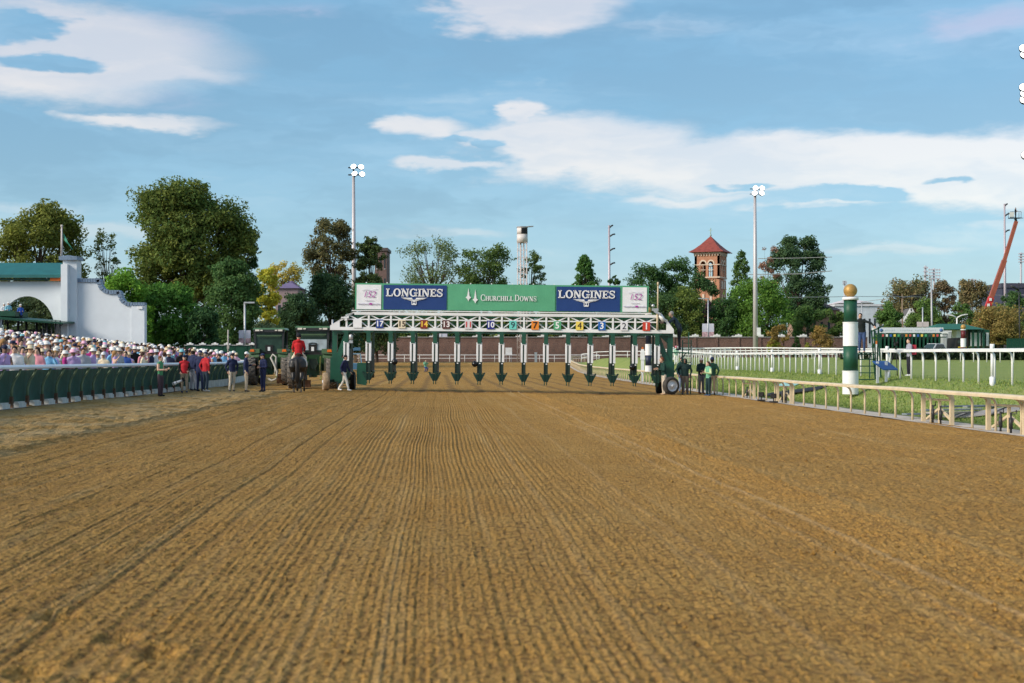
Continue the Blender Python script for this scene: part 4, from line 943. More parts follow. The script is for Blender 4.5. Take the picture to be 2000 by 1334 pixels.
tractor('green tractor with white hose hanging from its hitch, farther from the starting gate', 527, 752.5, False, True)
tractor('green tractor with pale lower rear window, next to the gate end frame', 612, 759, True, False)
# ------------------------------------------------------------------ people
SKINS = [(.52, .31, .22), (.60, .38, .28), (.20, .11, .075), (.46, .27, .18)]
def skin(i): return mat('skin_%d' % i, SKINS[i], .55, var=.08, scale=20)
def cloth(c, n=None): return mat('cloth_%d_%d_%d' % c if not n else n, rgb(*c), .85, var=.14, scale=9, bump=.25, bscale=25)
def capsule(mb, pts, rs, sq=(1, 1), n=10):
    """closed rounded tube"""
    P_ = [Vector(p) for p in pts]; a = (P_[0] - P_[1]).normalized(); b = (P_[-1] - P_[-2]).normalized()
    P_ = [P_[0] + a * rs[0] * .8] + [P_[0] + a * rs[0] * .45] + P_ + [P_[-1] + b * rs[-1] * .45] + [P_[-1] + b * rs[-1] * .8]
    r2 = [rs[0] * .35, rs[0] * .8] + list(rs) + [rs[-1] * .8, rs[-1] * .35]
    mb.tube(P_, r2, n, True, sq)
def fuse(mb, voxel, smooth=2):
    """one continuous surface out of overlapping closed shapes"""
    me = bpy.data.meshes.new('b'); me.from_pydata(mb.v, [], mb.f); o = bpy.data.objects.new('b', me); COL.objects.link(o)
    r = o.modifiers.new('r', 'REMESH'); r.mode = 'VOXEL'; r.voxel_size = voxel; r.use_smooth_shade = True
    if smooth:
        s_ = o.modifiers.new('s', 'SMOOTH'); s_.iterations = smooth; s_.factor = .5
    out = bpy.data.meshes.new_from_object(o.evaluated_get(bpy.context.evaluated_depsgraph_get())); bpy.data.objects.remove(o); return out
def body_mesh(pose, voxel=.022, fingers=True):
    """pose: lean (x, y), arms [(elbow, hand), ...] from the shoulder, legs [(knee, foot), ...], opts; faces -Y; 1.78 m tall
    returns mesh with slots top, trousers, skin, shoes, sleeves"""
    lx, ly = pose.get('lean', (0, 0)); tw = pose.get('wide', 1.); hipz = pose.get('hip', .95); hx_, hy_ = pose.get('hips', (0, 0))
    pel = Vector((hx_, hy_, hipz)); che = Vector((hx_ + lx * .6, hy_ + ly * .6, hipz + .34 - pose.get('drop', 0) * .5)); nb = Vector((hx_ + lx, hy_ + ly, hipz + .52 - pose.get('drop', 0)))
    hd = pose.get('head', (0, -.03)); he = nb + Vector((hd[0], hd[1], .155)); up = (che - pel).normalized()
    segs = []                                       # (points, radii, slot)
    mb = MB(); Wt = lambda pts, rs, slot, sq=(1, 1): (capsule(mb, pts, rs, sq), segs.append(([Vector(p) for p in pts], rs, slot, sq)))
    Wt([pel + Vector((0, 0, -.03)), pel + Vector((0, 0, .1))], [.155 * tw, .15 * tw], pose.get('hipslot', 1), (1, .72))
    Wt([pel + up * (pose.get('hem', .02)), pel.lerp(che, .5), che, che.lerp(nb, .75)], [.165 * tw, .158 * tw, .178 * tw, .125], 0, (1, .66 * pose.get('depth', 1.)))
    sh = [nb + Vector((-.175 * tw, 0, -.055)), nb + Vector((.175 * tw, 0, -.055))]
    Wt([sh[0], nb + Vector((0, 0, -.03)), sh[1]], [.07, .085, .07], 0)
    Wt([nb, he + Vector((0, .01, -.06))], [.058, .054], 2)
    hm = MB(); mb.ball(he, (.076, .096, .115)); segs.append(([he, he + Vector((0, 0, .01))], [.09, .09], 2, (1, 1)))
    mb.ball(he + Vector((0, -.035, -.065)), (.052, .058, .05)); mb.ball(he + Vector((0, -.10, -.005)), (.015, .022, .026), 8, 6)
    for s_ in (-1, 1): mb.ball(he + Vector((s_ * .078, .008, 0)), (.014, .022, .032), 8, 6)
    hands = []
    for i, s_ in ((0, -1), (1, 1)):
        e, h = pose['arms'][i]; e = sh[i] + Vector((s_ * e[0], e[1], e[2])); h = sh[i] + Vector((s_ * h[0], h[1], h[2]))
        Wt([sh[i], sh[i].lerp(e, .5), e], [.064, .058, .050], pose.get('sleeve', 0)); Wt([e, e.lerp(h, .4), h], [.050, .046, .036], pose.get('fore', pose.get('sleeve', 0)))
        d = (h - e).normalized(); Wt([h + d * .01, h + d * .075], [.034, .036], 2, (1, .6)); hands.append((h + d * .08, d, s_))
        k, f = pose['legs'][i]; hp = pel + Vector((s_ * .088, 0, -.02)); k = Vector((s_ * k[0], k[1], k[2])); f = Vector((s_ * f[0], f[1], f[2]))
        lg = pose.get('loose', 1.)
        Wt([hp, hp.lerp(k, .5), k], [.092 * tw, .080 * lg, .064 * lg], 1); Wt([k, k.lerp(f, .4), f + Vector((0, 0, .06))], [.064 * lg, .060 * lg, .050 * lg], 1)
        ft = pose.get('toe', (0, -1)); t = Vector((ft[0] * .15, ft[1] * .15, -.022)); Wt([f + Vector((0, .03, .0)), f + t * .6 + Vector((0, 0, -.01)), f + t], [.048, .046, .036], 3, (1, .8))
    me = fuse(mb, voxel)
    # which piece of clothing each face belongs to
    n = len(me.polygons); C = np.empty(n * 3, np.float32); me.polygons.foreach_get('center', C); C = C.reshape(-1, 3)
    best = np.full(n, 1e9); slot = np.zeros(n, np.int32)
    for pts, rs, sl, sq in segs:
        for a, b, ra, rb in zip(pts, pts[1:], rs, rs[1:]):
            a = np.array(a); b = np.array(b); ab = b - a; t = np.clip(((C - a) @ ab) / max(ab @ ab, 1e-9), 0, 1)
            dd = np.linalg.norm(C - (a + t[:, None] * ab), axis=1) - (ra + (rb - ra) * t)
            if sl == 2: dd = dd - .004
            k = dd < best; best[k] = dd[k]; slot[k] = sl
    V = np.empty(len(me.vertices) * 3, np.float32); me.vertices.foreach_get('co', V); V = V.reshape(-1, 3)
    # fingers, thumb and eyes
    ex = MB()
    if fingers:
        ex.mi = 2
        for h, d, s_ in hands:
            u = d.cross(Vector((0, 1, 0)));
            if u.length < .2: u = d.cross(Vector((1, 0, 0)))
            u.normalize(); w = d.cross(u)
            for j, ln in enumerate((.060, .072, .068, .052)):
                b = h + u * (-.026 + .0175 * j) * 1.0; c1 = b + d * ln * .55 + w * .006; c2 = c1 + d * ln * .45 + w * .022
                ex.tube([b - d * .02, c1, c2], [.0105, .0095, .008], 6)
            b = h - d * .045 + u * (-.03); ex.tube([b, b + d * .03 - u * .022, b + d * .06 - u * .022 + w * .012], [.012, .011, .009], 6)
        ex.mi = 4
        for s_ in (-1, 1): ex.ball(he + Vector((s_ * .030, -.088, .018)), (.012, .008, .008), 6, 4)
    nv = len(V); fs = [list(p.vertices) for p in me.polygons] + [[i + nv for i in f] for f in ex.f]
    out = bpy.data.meshes.new('person'); out.from_pydata([tuple(v) for v in V] + ex.v, [], fs)
    out.polygons.foreach_set('material_index', np.r_[slot, np.array(ex.m, np.int32)] if ex.m else slot); out.polygons.foreach_set('use_smooth', np.ones(len(fs), bool)); out.update(); bpy.data.meshes.remove(me)
    return out, he
def headgear(kind, he, m, parent, up=1., hair=None, shades=False, tilt=0.):
    q = MB(); x, y, z = 0, 0, 0
    if kind == 'cap':
        q.lathe([(.088, 0), (.092, .03), (.082, .075), (.05, .105), (.005, .112)], n=16); q.prism([(-.07, .0), (.07, .0), (.07, .014), (-.07, .014)], -.165, -.05); nm = 'cap'
    elif kind == 'beanie': q.lathe([(.090, -.03), (.098, .0), (.096, .04), (.08, .09), (.045, .12), (.005, .128)], n=16); nm = 'beanie'
    elif kind == 'sun_hat': q.lathe([(.155, -.02), (.165, -.01), (.10, .02), (.092, .08), (.07, .105), (.005, .11)], n=18); nm = 'sun_hat'
    elif kind == 'fedora': q.lathe([(.15, .0), (.155, .012), (.092, .018), (.088, .09), (.06, .12), (.005, .112)], n=18); nm = 'hat'
    elif kind == 'helmet': q.lathe([(.10, -.04), (.112, .0), (.108, .06), (.08, .105), (.03, .13), (.005, .132)], n=16); q.prism([(-.07, -.02), (.07, -.02), (.07, .0), (-.07, .0)], -.15, -.06); nm = 'helmet'
    elif kind == 'hood': q.ball((0, .025, -.03), (.11, .12, .15), 14, 10); nm = 'hood'; z = .0
    elif kind == 'hair': q.ball((0, .022, .022), (.088, .095, .105), 14, 10); nm = 'hair'
    elif kind == 'long_hair': q.ball((0, .022, .022), (.09, .10, .108), 14, 10); q.tube([(0, .07, .03), (0, .09, -.12), (0, .085, -.26), (0, .07, -.34)], [.08, .085, .075, .04], 10, True, (1, .6)); nm = 'hair'
    s_ = q.build(nm, m, parent, (he[0], he[1] + .008, he[2] + (.045 if kind not in ('hair', 'long_hair', 'hood') else .012)), rot=(tilt, 0, 0)); return s_
ARM = ((.06, .03, -.28), (.05, -.05, -.52)); LEG = ((.10, -.02, .50), (.11, .0, .075))
def person(label, px, head_y, feet_y, rz, pose, cols, hat=None, hatc=(30, 35, 60), sk=0, hair=(40, 28, 20), depth=None, z=None, group=None, name='person'):
    d = depth or foot(px, feet_y); x = at(px, d); zb = (g(x, d) if z is None else z) - .0
    me, he = body_mesh(pose); top = he.z + .12 + (.03 if hat else 0); sc = ((feet_y - head_y) * d / F) / top
    sc = min(max(sc, .86), 1.09)
    o = bpy.data.objects.new(name, me); COL.objects.link(o); o.location = (x, d, zb); o.rotation_euler = (0, 0, R(rz)); o.scale = (sc, sc, sc); tag(o, label, 'person', group)
    tp, tr, shc = cols[:3]; slots = [cloth(tp), cloth(tr), skin(sk), cloth(shc), mat('eye_dark', (.02, .015, .012), .3)]
    if len(cols) > 3: slots.append(cloth(cols[3]))
    for m in slots: me.materials.append(m)
    hm = cloth(hair, 'hair_%d_%d_%d' % hair)
    if hat != 'hood' and hat != 'hair' and hat != 'long_hair':
        if hat: h2 = headgear('hair', (he.x, he.y, he.z - .02), hm, o); h2.scale = (.95, .95, .92)
    if hat: headgear(hat, he, hm if hat in ('hair', 'long_hair') else cloth(hatc), o)
    return o
NAVY, KHAKI, WHT, BLK, DGR = (30, 40, 74), (186, 170, 150), (222, 220, 214), (24, 24, 28), (22, 52, 46)
def walkp(**k):
    return dict(arms=[((.05, .12, -.26), (.03, .06, -.50)), ((.05, -.06, -.28), (.02, -.20, -.48))], legs=[((.09, -.18, .50), (.10, -.28, .075)), ((.09, .06, .50), (.10, .32, .09))], **k)
def stand(**k):
    d = dict(arms=[ARM, ARM], legs=[LEG, LEG]); d.update(k); return d
FOLD = [((.07, .02, -.27), (-.12, -.17, -.24)), ((.07, .02, -.27), (-.12, -.20, -.28))]
FRONT = [((.07, -.02, -.27), (-.02, -.26, -.26)), ((.07, -.02, -.27), (-.06, -.28, -.22))]
POCK = [((.12, .07, -.26), (.04, .0, -.48)), ((.12, .07, -.26), (.04, .0, -.48))]
# left group by the fence
person('woman in green floral vest and dark flowered trousers standing by the crowd fence', 313, 699, 775, 75, stand(arms=FRONT, sleeve=2, wide=.93, loose=1.1), ((70, 140, 100), (70, 56, 66), BLK), 'hair', sk=1, hair=(110, 66, 40))
cam_p = person('photographer in red vest and black sleeves carrying a white telephoto lens', 360, 693, 768, 20, stand(arms=[((.08, .02, -.27), (.02, -.14, -.44)), ((.08, -.02, -.27), (-.03, -.22, -.40))], sleeve=5), ((190, 40, 50), (150, 138, 120), (40, 50, 80), (22, 22, 26)), 'cap', (30, 36, 66), sk=0)
def camera_with_lens():
    d = foot(360, 768) - .32; x = at(358, d)
    c = empty('camera', 'black camera with long white telephoto lens hanging at the photographer’s hip'.replace('’', "'"), 'camera', (x, d, zz(742, d)), R(0), rot=(R(18), 0, R(-25)))
    m = MB(); m.lathe([(.045, .05), (.048, .15), (.056, .3), (.07, .34), (.072, .45), (.06, .46)], axis='X', n=14); c.rotation_euler = (0, R(158), R(15)); m.build('lens', PAD, c)
    m = MB(); m.lathe([(.073, .40), (.073, .425)], axis='X', n=14); m.lathe([(.058, .27), (.06, .29)], axis='X', n=14); m.build('lens_ring', BLACK, c)
    m = MB(); m.box((0, 0, 0), (.1, .15, .13)); m.box((0, 0, -.08), (.07, .07, .05)); m.build('camera_body', BLACK, c)
camera_with_lens()
person('man in navy jacket, beige cap and light trousers at the fence', 377, 681, 764, 150, stand(arms=[ARM, ARM], wide=1.08, loose=1.15), (NAVY, (170, 172, 182), (60, 60, 66)), 'cap', (190, 172, 140), sk=2)
person('man in navy jacket and blue cap standing next to the red jacket', 390.5, 684, 765.5, 165, stand(wide=1.08), ((30, 38, 72), (36, 46, 82), (30, 34, 44)), 'cap', (36, 52, 96), sk=0, hair=(120, 110, 100))
person('man in bright red jacket, dark cap and jeans standing by the fence', 401.5, 687, 766, 140, stand(arms=POCK, wide=1.1), ((170, 30, 40), (44, 60, 76), (200, 195, 190)), 'cap', (30, 40, 70), sk=0, hair=(150, 130, 120))
person('bearded bystander in navy hoodie half hidden behind the man in the beige cap', 364, 682, 757, 160, stand(wide=1.0), ((28, 32, 56), (50, 54, 70), BLK), 'cap', BLK, sk=0)
# between fence and tractors
person('man in navy jacket and khaki trousers looking back towards the camera, dark hair', 453.5, 690, 765, 30, stand(arms=POCK, legs=[((.10, -.03, .5), (.16, -.08, .075)), ((.09, 0, .5), (.08, .06, .075))]), (NAVY, (196, 186, 168), (90, 84, 80)), 'cap', (26, 26, 34), sk=0)
person('man in long navy jacket, white cap and khaki trousers next to the tractor', 480.5, 687, 766, 95, stand(arms=[ARM, FRONT[1]], wide=1.1, hem=-.08), (NAVY, (192, 178, 156), (90, 80, 70)), 'cap', (226, 226, 230), sk=0)
person('man dressed all in navy with a badge, arms folded, behind the hose tractor', 514, 690, 766, -50, stand(arms=FOLD, wide=1.12, depth=1.15), ((26, 36, 74), (28, 38, 76), (26, 28, 40)), 'cap', (30, 44, 84), sk=0)
person('man in navy jacket and white trousers walking past the gate wheel', 672, 693, 764, 72, walkp(wide=1.08, lean=(0, -.05)), ((30, 36, 72), (222, 216, 206), (232, 232, 232)), 'cap', (28, 28, 32), sk=0)
# right group at the gate
person('man in dark green hoodie and pale khaki trousers reading a note at the gate wheel', 1297, 697, 772, -78, stand(arms=[((.06, -.03, -.27), (-.02, -.26, -.22)), ((.06, -.03, -.27), (-.06, -.27, -.20))], wide=1.12, lean=(0, -.05), head=(0, -.07)), ((18, 56, 50), (196, 184, 168), (190, 160, 130)), 'hair', sk=0, hair=(110, 60, 40))
nt_ = MB(); nt_.box((0, 0, 0), (.14, .10, .012), (0, .4, 0)); tag(nt_.build('paper_note', WHITE, None, (at(1282.5, foot(1297, 772)), foot(1297, 772) - .05, zz(722, foot(1297, 772)))), 'small white note held up by the man in the dark green hoodie', 'note')
person('worker in raised dark green hood, brown trousers and blue gloves beside the gate wheel', 1338, 699, 772, -12, stand(arms=POCK, wide=1.1, loose=1.2), ((16, 44, 44), (104, 92, 84), (70, 70, 76)), 'hood', (16, 44, 44), sk=2)
person('worker in pale blue jeans mostly hidden behind the hooded worker', 1331.5, 697, 767, 10, stand(), ((30, 60, 60), (150, 165, 190), (60, 60, 66)), 'cap', (60, 40, 60), sk=0)
person('man in dark green jacket, beige cap and grey trousers by the inner rail', 1369.5, 699, 770, 25, stand(arms=[FRONT[0], ARM], wide=1.05, loose=1.1), ((20, 44, 44), (110, 104, 104), (120, 50, 40)), 'cap', (205, 190, 190), sk=2)
person('woman with long brown hair in pale green vest and dark green trousers near the rail', 1383.5, 705, 774, -60, stand(arms=FRONT, wide=.98, sleeve=5, loose=1.15), ((110, 170, 140), (20, 50, 54), (60, 90, 130), (196, 212, 160)), 'long_hair', sk=1, hair=(66, 36, 32))
person('man in green jacket and navy beanie with hands in his pockets by the rail', 1391, 698, 772, 170, stand(arms=POCK, wide=1.08), ((24, 64, 50), (150, 132, 112), (70, 60, 50)), 'beanie', (32, 44, 84), sk=0)
# starter leaning over the end of the gate
person('grey haired starter in dark suit leaning over the end of the gate', 1327, 607, 690, -92, dict(lean=(0, -.26), drop=.06, arms=[((.02, -.22, -.16), (-.02, -.46, -.12)), ((.02, -.20, -.18), (-.02, -.44, -.16))], legs=[((.09, .0, .5), (.10, .02, .075)), LEG], hem=-.06, head=(0, -.10)), ((40, 54, 66), (24, 28, 36), BLK), 'hair', sk=0, hair=(150, 148, 146), depth=66.35, z=GATE.location.z + 1.95)
# far figures
person('distant rider in green and white silks sitting above the far rail', 1320.5, 678, 716, 0, stand(arms=FRONT), ((150, 190, 170), (220, 220, 216), BLK), 'helmet', (200, 120, 140), sk=0, depth=118, z=g(at(1320, 118), 118))
person('distant crouching photographer in green shirt beyond the gate', 831, 686, 712, 40, dict(hip=.62, arms=[((.1, -.05, -.2), (.0, -.26, -.02)), ((.1, -.05, -.2), (.0, -.26, -.02))], legs=[((.12, -.28, .42), (.12, -.05, .075)), ((.12, -.28, .42), (.12, -.05, .075))]), ((110, 170, 140), (40, 60, 120), BLK), 'hair', sk=0, depth=150, z=g(at(831, 150), 150))
# man on the ladder stand, boy on the turf, man in the lift basket
person('man in black sweater and jeans standing on the ladder stand by the gold topped pole', 1684, 611, 690, -25, dict(arms=[((.16, -.02, -.24), (.10, -.2, -.36)), ((.30, -.02, -.10), (.44, -.12, -.24))], legs=[((.09, -.08, .50), (.12, -.02, .075)), ((.09, -.02, .5), (.08, .06, .075))], lean=(-.06, -.08)), ((16, 26, 28), (56, 78, 120), (196, 160, 140)), 'hair', sk=0, hair=(16, 14, 16), depth=57.5, z=zz(690, 57.5))
person('boy in grey and red jersey and dark trousers standing on the turf behind the rail', 1776, 660, 735.5, -80, stand(arms=FRONT, wide=.96), ((150, 150, 165), (34, 34, 46), (215, 215, 215), (190, 70, 90)), 'hair', sk=1, hair=(56, 34, 30), depth=64.5)
bp = MB(); bp.box((0, 0, 0), (.30, .2, .44)); bp.box((0, .1, -.06), (.22, .08, .22)); tag(bp.build('backpack', cloth((180, 52, 72)), None, (at(1776, 64.5) + .19, 64.5, g(at(1776, 64.5), 64.5) + 1.22), R(85)), 'red backpack worn by the boy on the turf', 'backpack')

# ------------------------------------------------------------------ horse and rider
def horse():
    d = foot(578, 766); x = at(579, d); z0 = g(x, d)
    mb = MB(); C = lambda p, r, sq=(1, 1), n=12: capsule(mb, p, r, sq, n)
    C([(0, -.62, 1.25), (0, -.35, 1.27), (0, .2, 1.18), (0, .7, 1.2), (0, .95, 1.25)], [.29, .30, .31, .30, .22], (.95, 1.05), 16)
    for s_ in (-1, 1):
        C([(s_ * .15, -.62, 1.30), (s_ * .19, -.66, 1.08), (s_ * .19, -.60, .88)], [.22, .20, .14])                      # croup and thigh
        C([(s_ * .19, -.60, .90), (s_ * .17, -.78, .60), (s_ * .165, -.86, .54)], [.13, .075, .068])                      # gaskin to hock
        C([(s_ * .165, -.86, .55), (s_ * .16, -.84, .34), (s_ * .155, -.83, .16)], [.062, .045, .048]); C([(s_ * .155, -.83, .16), (s_ * .15, -.77, .07)], [.045, .058]); C([(s_ * .15, -.77, .06), (s_ * .15, -.74, .03)], [.062, .066])
        C([(s_ * .17, .78, 1.1), (s_ * .16, .82, .82), (s_ * .15, .78, .52)], [.15, .095, .065]); C([(s_ * .15, .78, .52), (s_ * .15, .78, .3), (s_ * .15, .78, .15)], [.058, .044, .046]); C([(s_ * .15, .78, .14), (s_ * .15, .84, .05)], [.045, .062])
    C([(0, .9, 1.32), (0, 1.15, 1.62), (0, 1.32, 1.85)], [.22, .15, .12], (.7, 1.1)); C([(0, 1.32, 1.88), (0, 1.55, 1.74), (0, 1.78, 1.56)], [.12, .10, .07], (.8, 1.1))
    for s_ in (-1, 1): C([(s_ * .06, 1.28, 1.97), (s_ * .07, 1.27, 2.1)], [.035, .015])
    me = fuse(mb, .03, 3); hm = mat('black_horse_coat', (.014, .011, .010), .40, var=.3, scale=5, spec=.5); me.materials.append(hm); me.materials.append(mat('pale_hoof_and_sock', (.30, .24, .18), .8))
    sl = [1 if (p.center.z < .17 and p.center.y < 0) else 0 for p in me.polygons]; me.polygons.foreach_set('material_index', sl)
    h = bpy.data.objects.new('horse', me); COL.objects.link(h); h.location = (x, d + .75, z0); h.rotation_euler = (0, 0, R(3)); tag(h, 'black pony seen from behind, carrying a rider in a red jacket', 'horse')
    q = MB(); q.tube([(0, -.90, 1.42), (0, -1.0, 1.36), (.01, -1.03, 1.1), (.02, -1.02, .8), (.02, -1.0, .5), (.02, -.98, .38)], [.05, .07, .085, .09, .07, .02], 10); q.build('tail', mat('black_tail_hair', (.010, .008, .008), .6, var=.4, scale=14), h)
    q = MB(); n = 12; vs = []
    for yy in (-.28, .42):
        for k in range(n + 1):
            a = math.pi * (k / n) * 1.24 - .12 * math.pi; vs.append((.335 * math.cos(a), yy, 1.22 + .36 * math.sin(a)))
    q.smooth = True; q.add(vs, [(k, k + 1, n + 2 + k, n + 1 + k) for k in range(n)]); q.build('saddle_cloth', cloth((214, 208, 208)), h)
    q = MB(); q.ball((0, .08, 1.60), (.2, .33, .09), 12, 8); q.tube([(0, -.2, 1.62), (0, -.28, 1.68)], [.16, .1], 10, True, (1, .4)); q.build('saddle', mat('dark_leather', (.05, .025, .015), .4), h)
    pose = dict(hip=1.02, arms=[((.08, -.04, -.27), (.02, -.26, -.40)), ((.08, -.04, -.27), (.02, -.24, -.42))], legs=[((.27, -.28, .80), (.33, -.02, .38)), ((.27, -.28, .80), (.33, -.02, .38))], wide=1.1, lean=(0, -.06), hem=-.04, toe=(0, -1))
    me, he = body_mesh(pose); o = bpy.data.objects.new('person', me); COL.objects.link(o); o.location = (x - .02, d + .72, z0 + .70); o.rotation_euler = (0, 0, R(183)); tag(o, 'outrider in red jacket, white breeches and dark helmet riding the black pony', 'person')
    for m in (cloth((176, 24, 32)), cloth((214, 200, 182)), skin(0), cloth((92, 62, 40)), mat('eye_dark')): me.materials.append(m)
    headgear('helmet', he, cloth((22, 24, 34)), o)
    q = MB(); q.ball((he.x, he.y + .10, he.z - .16), (.12, .07, .08), 10, 6); q.build('jacket_hood', cloth((176, 24, 32)), o)
horse()

# ------------------------------------------------------------------ crowd behind the fence
PAL = [('pink', (236, 186, 204)), ('hot pink', (206, 84, 140)), ('white', (226, 226, 228)), ('lilac', (186, 158, 206)), ('navy', (30, 36, 66)), ('black', (26, 24, 30)), ('sky blue', (120, 178, 218)), ('turquoise', (140, 190, 200)),
       ('cream', (228, 212, 184)), ('red', (186, 36, 52)), ('blue', (48, 84, 160)), ('rose', (222, 150, 164)), ('tan', (180, 150, 118)), ('pale grey', (170, 172, 180)), ('green', (60, 110, 84)), ('magenta', (160, 40, 120))]
PW = np.array([20, 5, 22, 12, 5, 5, 6, 2, 7, 1, 3, 8, 2, 6, 1, 3], float); PW /= PW.sum()
HEADS = [('bare brown hair', 'hair', (60, 36, 24)), ('bare blond hair', 'hair', (150, 112, 66)), ('bare black hair', 'hair', (18, 15, 15)), ('long dark hair', 'long_hair', (40, 25, 20)), ('long blond hair', 'long_hair', (160, 122, 76)),
         ('a white sun hat', 'sun_hat', (228, 226, 222)), ('a pink sun hat', 'sun_hat', (236, 178, 202)), ('a straw hat', 'fedora', (218, 202, 170)), ('a white fedora', 'fedora', (226, 222, 214)), ('a navy cap', 'cap', (32, 38, 66)), ('a white cap', 'cap', (224, 224, 226)), ('a turquoise hat', 'sun_hat', (120, 182, 192))]
HW = np.array([10, 6, 9, 8, 5, 11, 6, 6, 9, 5, 7, 1], float); HW /= HW.sum()
def crowd():
    objm = mat('spectator_clothes', objcol=True, rough=.85, var=.12, scale=8)
    def rnd_mat(name, cols):
        m = bpy.data.materials.new(name); m.use_nodes = True; N = m.node_tree.nodes; L = m.node_tree.links; b = N['Principled BSDF']; b.inputs['Roughness'].default_value = .8
        oi = N.new('ShaderNodeObjectInfo'); cr = N.new('ShaderNodeValToRGB'); cr.color_ramp.interpolation = 'CONSTANT'; L.new(oi.outputs['Random'], cr.inputs[0]); L.new(cr.outputs[0], b.inputs[0])
        el = cr.color_ramp.elements
        while len(el) < len(cols): el.new(.5)
        for i, c in enumerate(cols): el[i].position = i / len(cols); el[i].color = (*c, 1)
        return m
    legm = rnd_mat('spectator_trousers', [rgb(40, 46, 70), rgb(190, 180, 165), rgb(60, 60, 66), rgb(220, 216, 210), rgb(90, 110, 150)]); skm = rnd_mat('spectator_skin', SKINS[:2] + [SKINS[3], SKINS[2], SKINS[0]])
    poses = [stand(arms=POCK), stand(arms=FOLD, wide=.95), stand(arms=FRONT, sleeve=2, wide=.92), stand(arms=[ARM, ((.10, -.10, -.2), (-.02, -.2, .06))], wide=1.05, lean=(.03, 0)), stand(arms=[((.2, -.05, -.18), (.05, -.2, .1)), ARM], sleeve=2, wide=.95, lean=(-.04, 0)), stand(arms=[ARM, ARM], wide=1.12, lean=(0, -.06))]
    var = []
    for p in poses:
        me, he = body_mesh(p, .042, True)
        for m in (objm, legm, skm, BLACK, mat('eye_dark')): me.materials.append(m)
        var.append((me, he))
    hatm = mat('spectator_headgear', objcol=True, rough=.8, var=.1, scale=10); hats = {}
    dummy = bpy.data.objects.new('d', None); COL.objects.link(dummy)
    for k in ('hair', 'long_hair', 'sun_hat', 'fedora', 'cap'):
        o = headgear(k, (0, 0, 0), hatm, dummy); hats[k] = (o.data, o.name.split('.')[0], o.location.copy()); bpy.data.objects.remove(o)
    bpy.data.objects.remove(dummy)
    spots = []
    rows = [(.75, .62)] + [(.75 + .95 * i, .72) for i in range(1, 26)]
    for ri, (off, st_) in enumerate(rows):
        y = 37.5 + random.random()
        while y < 124:
            yy = y + random.uniform(-.2, .2); xx = float(fence_x(yy)) - off + random.uniform(-.25, .2); y += st_ * random.uniform(.85, 1.5) * (1 + max(0, yy - 70) * .006)
            if ri and random.random() < .10: continue
            if xx < -.372 * yy - .5: continue
            if yy > 106.5 and xx < at(300, yy): continue                  # the white wall stands there
            if xx < at(0, 110) + 0 and yy > 100: continue
            spots.append((math.hypot(xx, yy), xx, yy, ri))
    spots.sort(); used = set(); i_ = 0; far = []
    def zone(x, y, ri):
        px = 1000 + x * F / y
        if ri == 0: return 'leaning at the rail' if px < 300 else 'at the rail behind the track staff'
        if px > 300: return 'near the green board fence'
        if y > 84: return 'below the white stepped wall'
        if ri < 4: return 'a few rows behind the rail'
        return 'amid the crowd below the canopy'
    for dist, x, y, ri in spots:
        ok = False
        if i_ < 300:
            for _ in range(60):
                c = int(RNG.choice(len(PAL), p=PW)); h = int(RNG.choice(len(HEADS), p=HW)); lab = 'spectator in %s with %s %s' % (PAL[c][0], HEADS[h][0], zone(x, y, ri))
                if lab not in used: ok = True; break
        if not ok: far.append((x, y)); continue
        used.add(lab); i_ += 1
        me, he = var[int(RNG.integers(len(var)))]; sc = RNG.uniform(.90, 1.03)
        o = bpy.data.objects.new('person', me); COL.objects.link(o); o.location = (x, y, g(x, y) - .02); o.scale = (sc,) * 3; o.rotation_euler = (0, 0, R(RNG.uniform(-10, 110))); o.color = (*rgb(*PAL[c][1]), 1)
        tag(o, lab, 'person', 'spectators behind the crowd fence')
        hm, nm, loc = hats[HEADS[h][1]]; q = bpy.data.objects.new(nm, hm); COL.objects.link(q); q.parent = o; q.location = Vector(he) + loc; q.color = (*rgb(*HEADS[h][2]), 1)
    # the rest of the crowd, too many to count
    data = []
    for p in poses[:4]:
        me, he = body_mesh(p, .085, False); V = np.empty(len(me.vertices) * 3, np.float32); me.vertices.foreach_get('co', V); V = V.reshape(-1, 3)
        sl = np.zeros(len(V), int)
        for f in me.polygons:
            for v in f.vertices: sl[v] = f.material_index
        data.append((V, np.array([list(f.vertices) for f in me.polygons if len(f.vertices) == 4]), sl, np.array(he)))
    AV, AF, AC, off = [], [], [], 0
    for x, y in far:
        V, Fq, sl, he = data[int(RNG.integers(4))]; a = R(RNG.uniform(-10, 110)); s_ = RNG.uniform(.9, 1.03); M = np.array([[math.cos(a), -math.sin(a), 0], [math.sin(a), math.cos(a), 0], [0, 0, 1]])
        c = PAL[int(RNG.choice(len(PAL), p=PW))][1]; h = HEADS[int(RNG.choice(len(HEADS), p=HW))]
        cl = np.array([rgb(*c), rgb(70, 74, 92), SKINS[int(RNG.integers(4))], (.03, .03, .03), (.02, .02, .02), (.5, .5, .5)])[sl]
        me_h, _, loc = hats[h[1]]; HV = np.array([tuple(v.co) for v in me_h.vertices]) + he + np.array(loc); Hf = [list(f.vertices) for f in me_h.polygons if len(f.vertices) == 4]
        P_ = np.array([x, y, g(x, y) - .02])
        AV += [V @ M.T * s_ + P_, HV @ M.T * s_ + P_]; AF += [Fq + off, np.array(Hf) + off + len(V)]; AC += [cl, np.tile(rgb(*h[2]), (len(HV), 1))]; off += len(V) + len(HV)
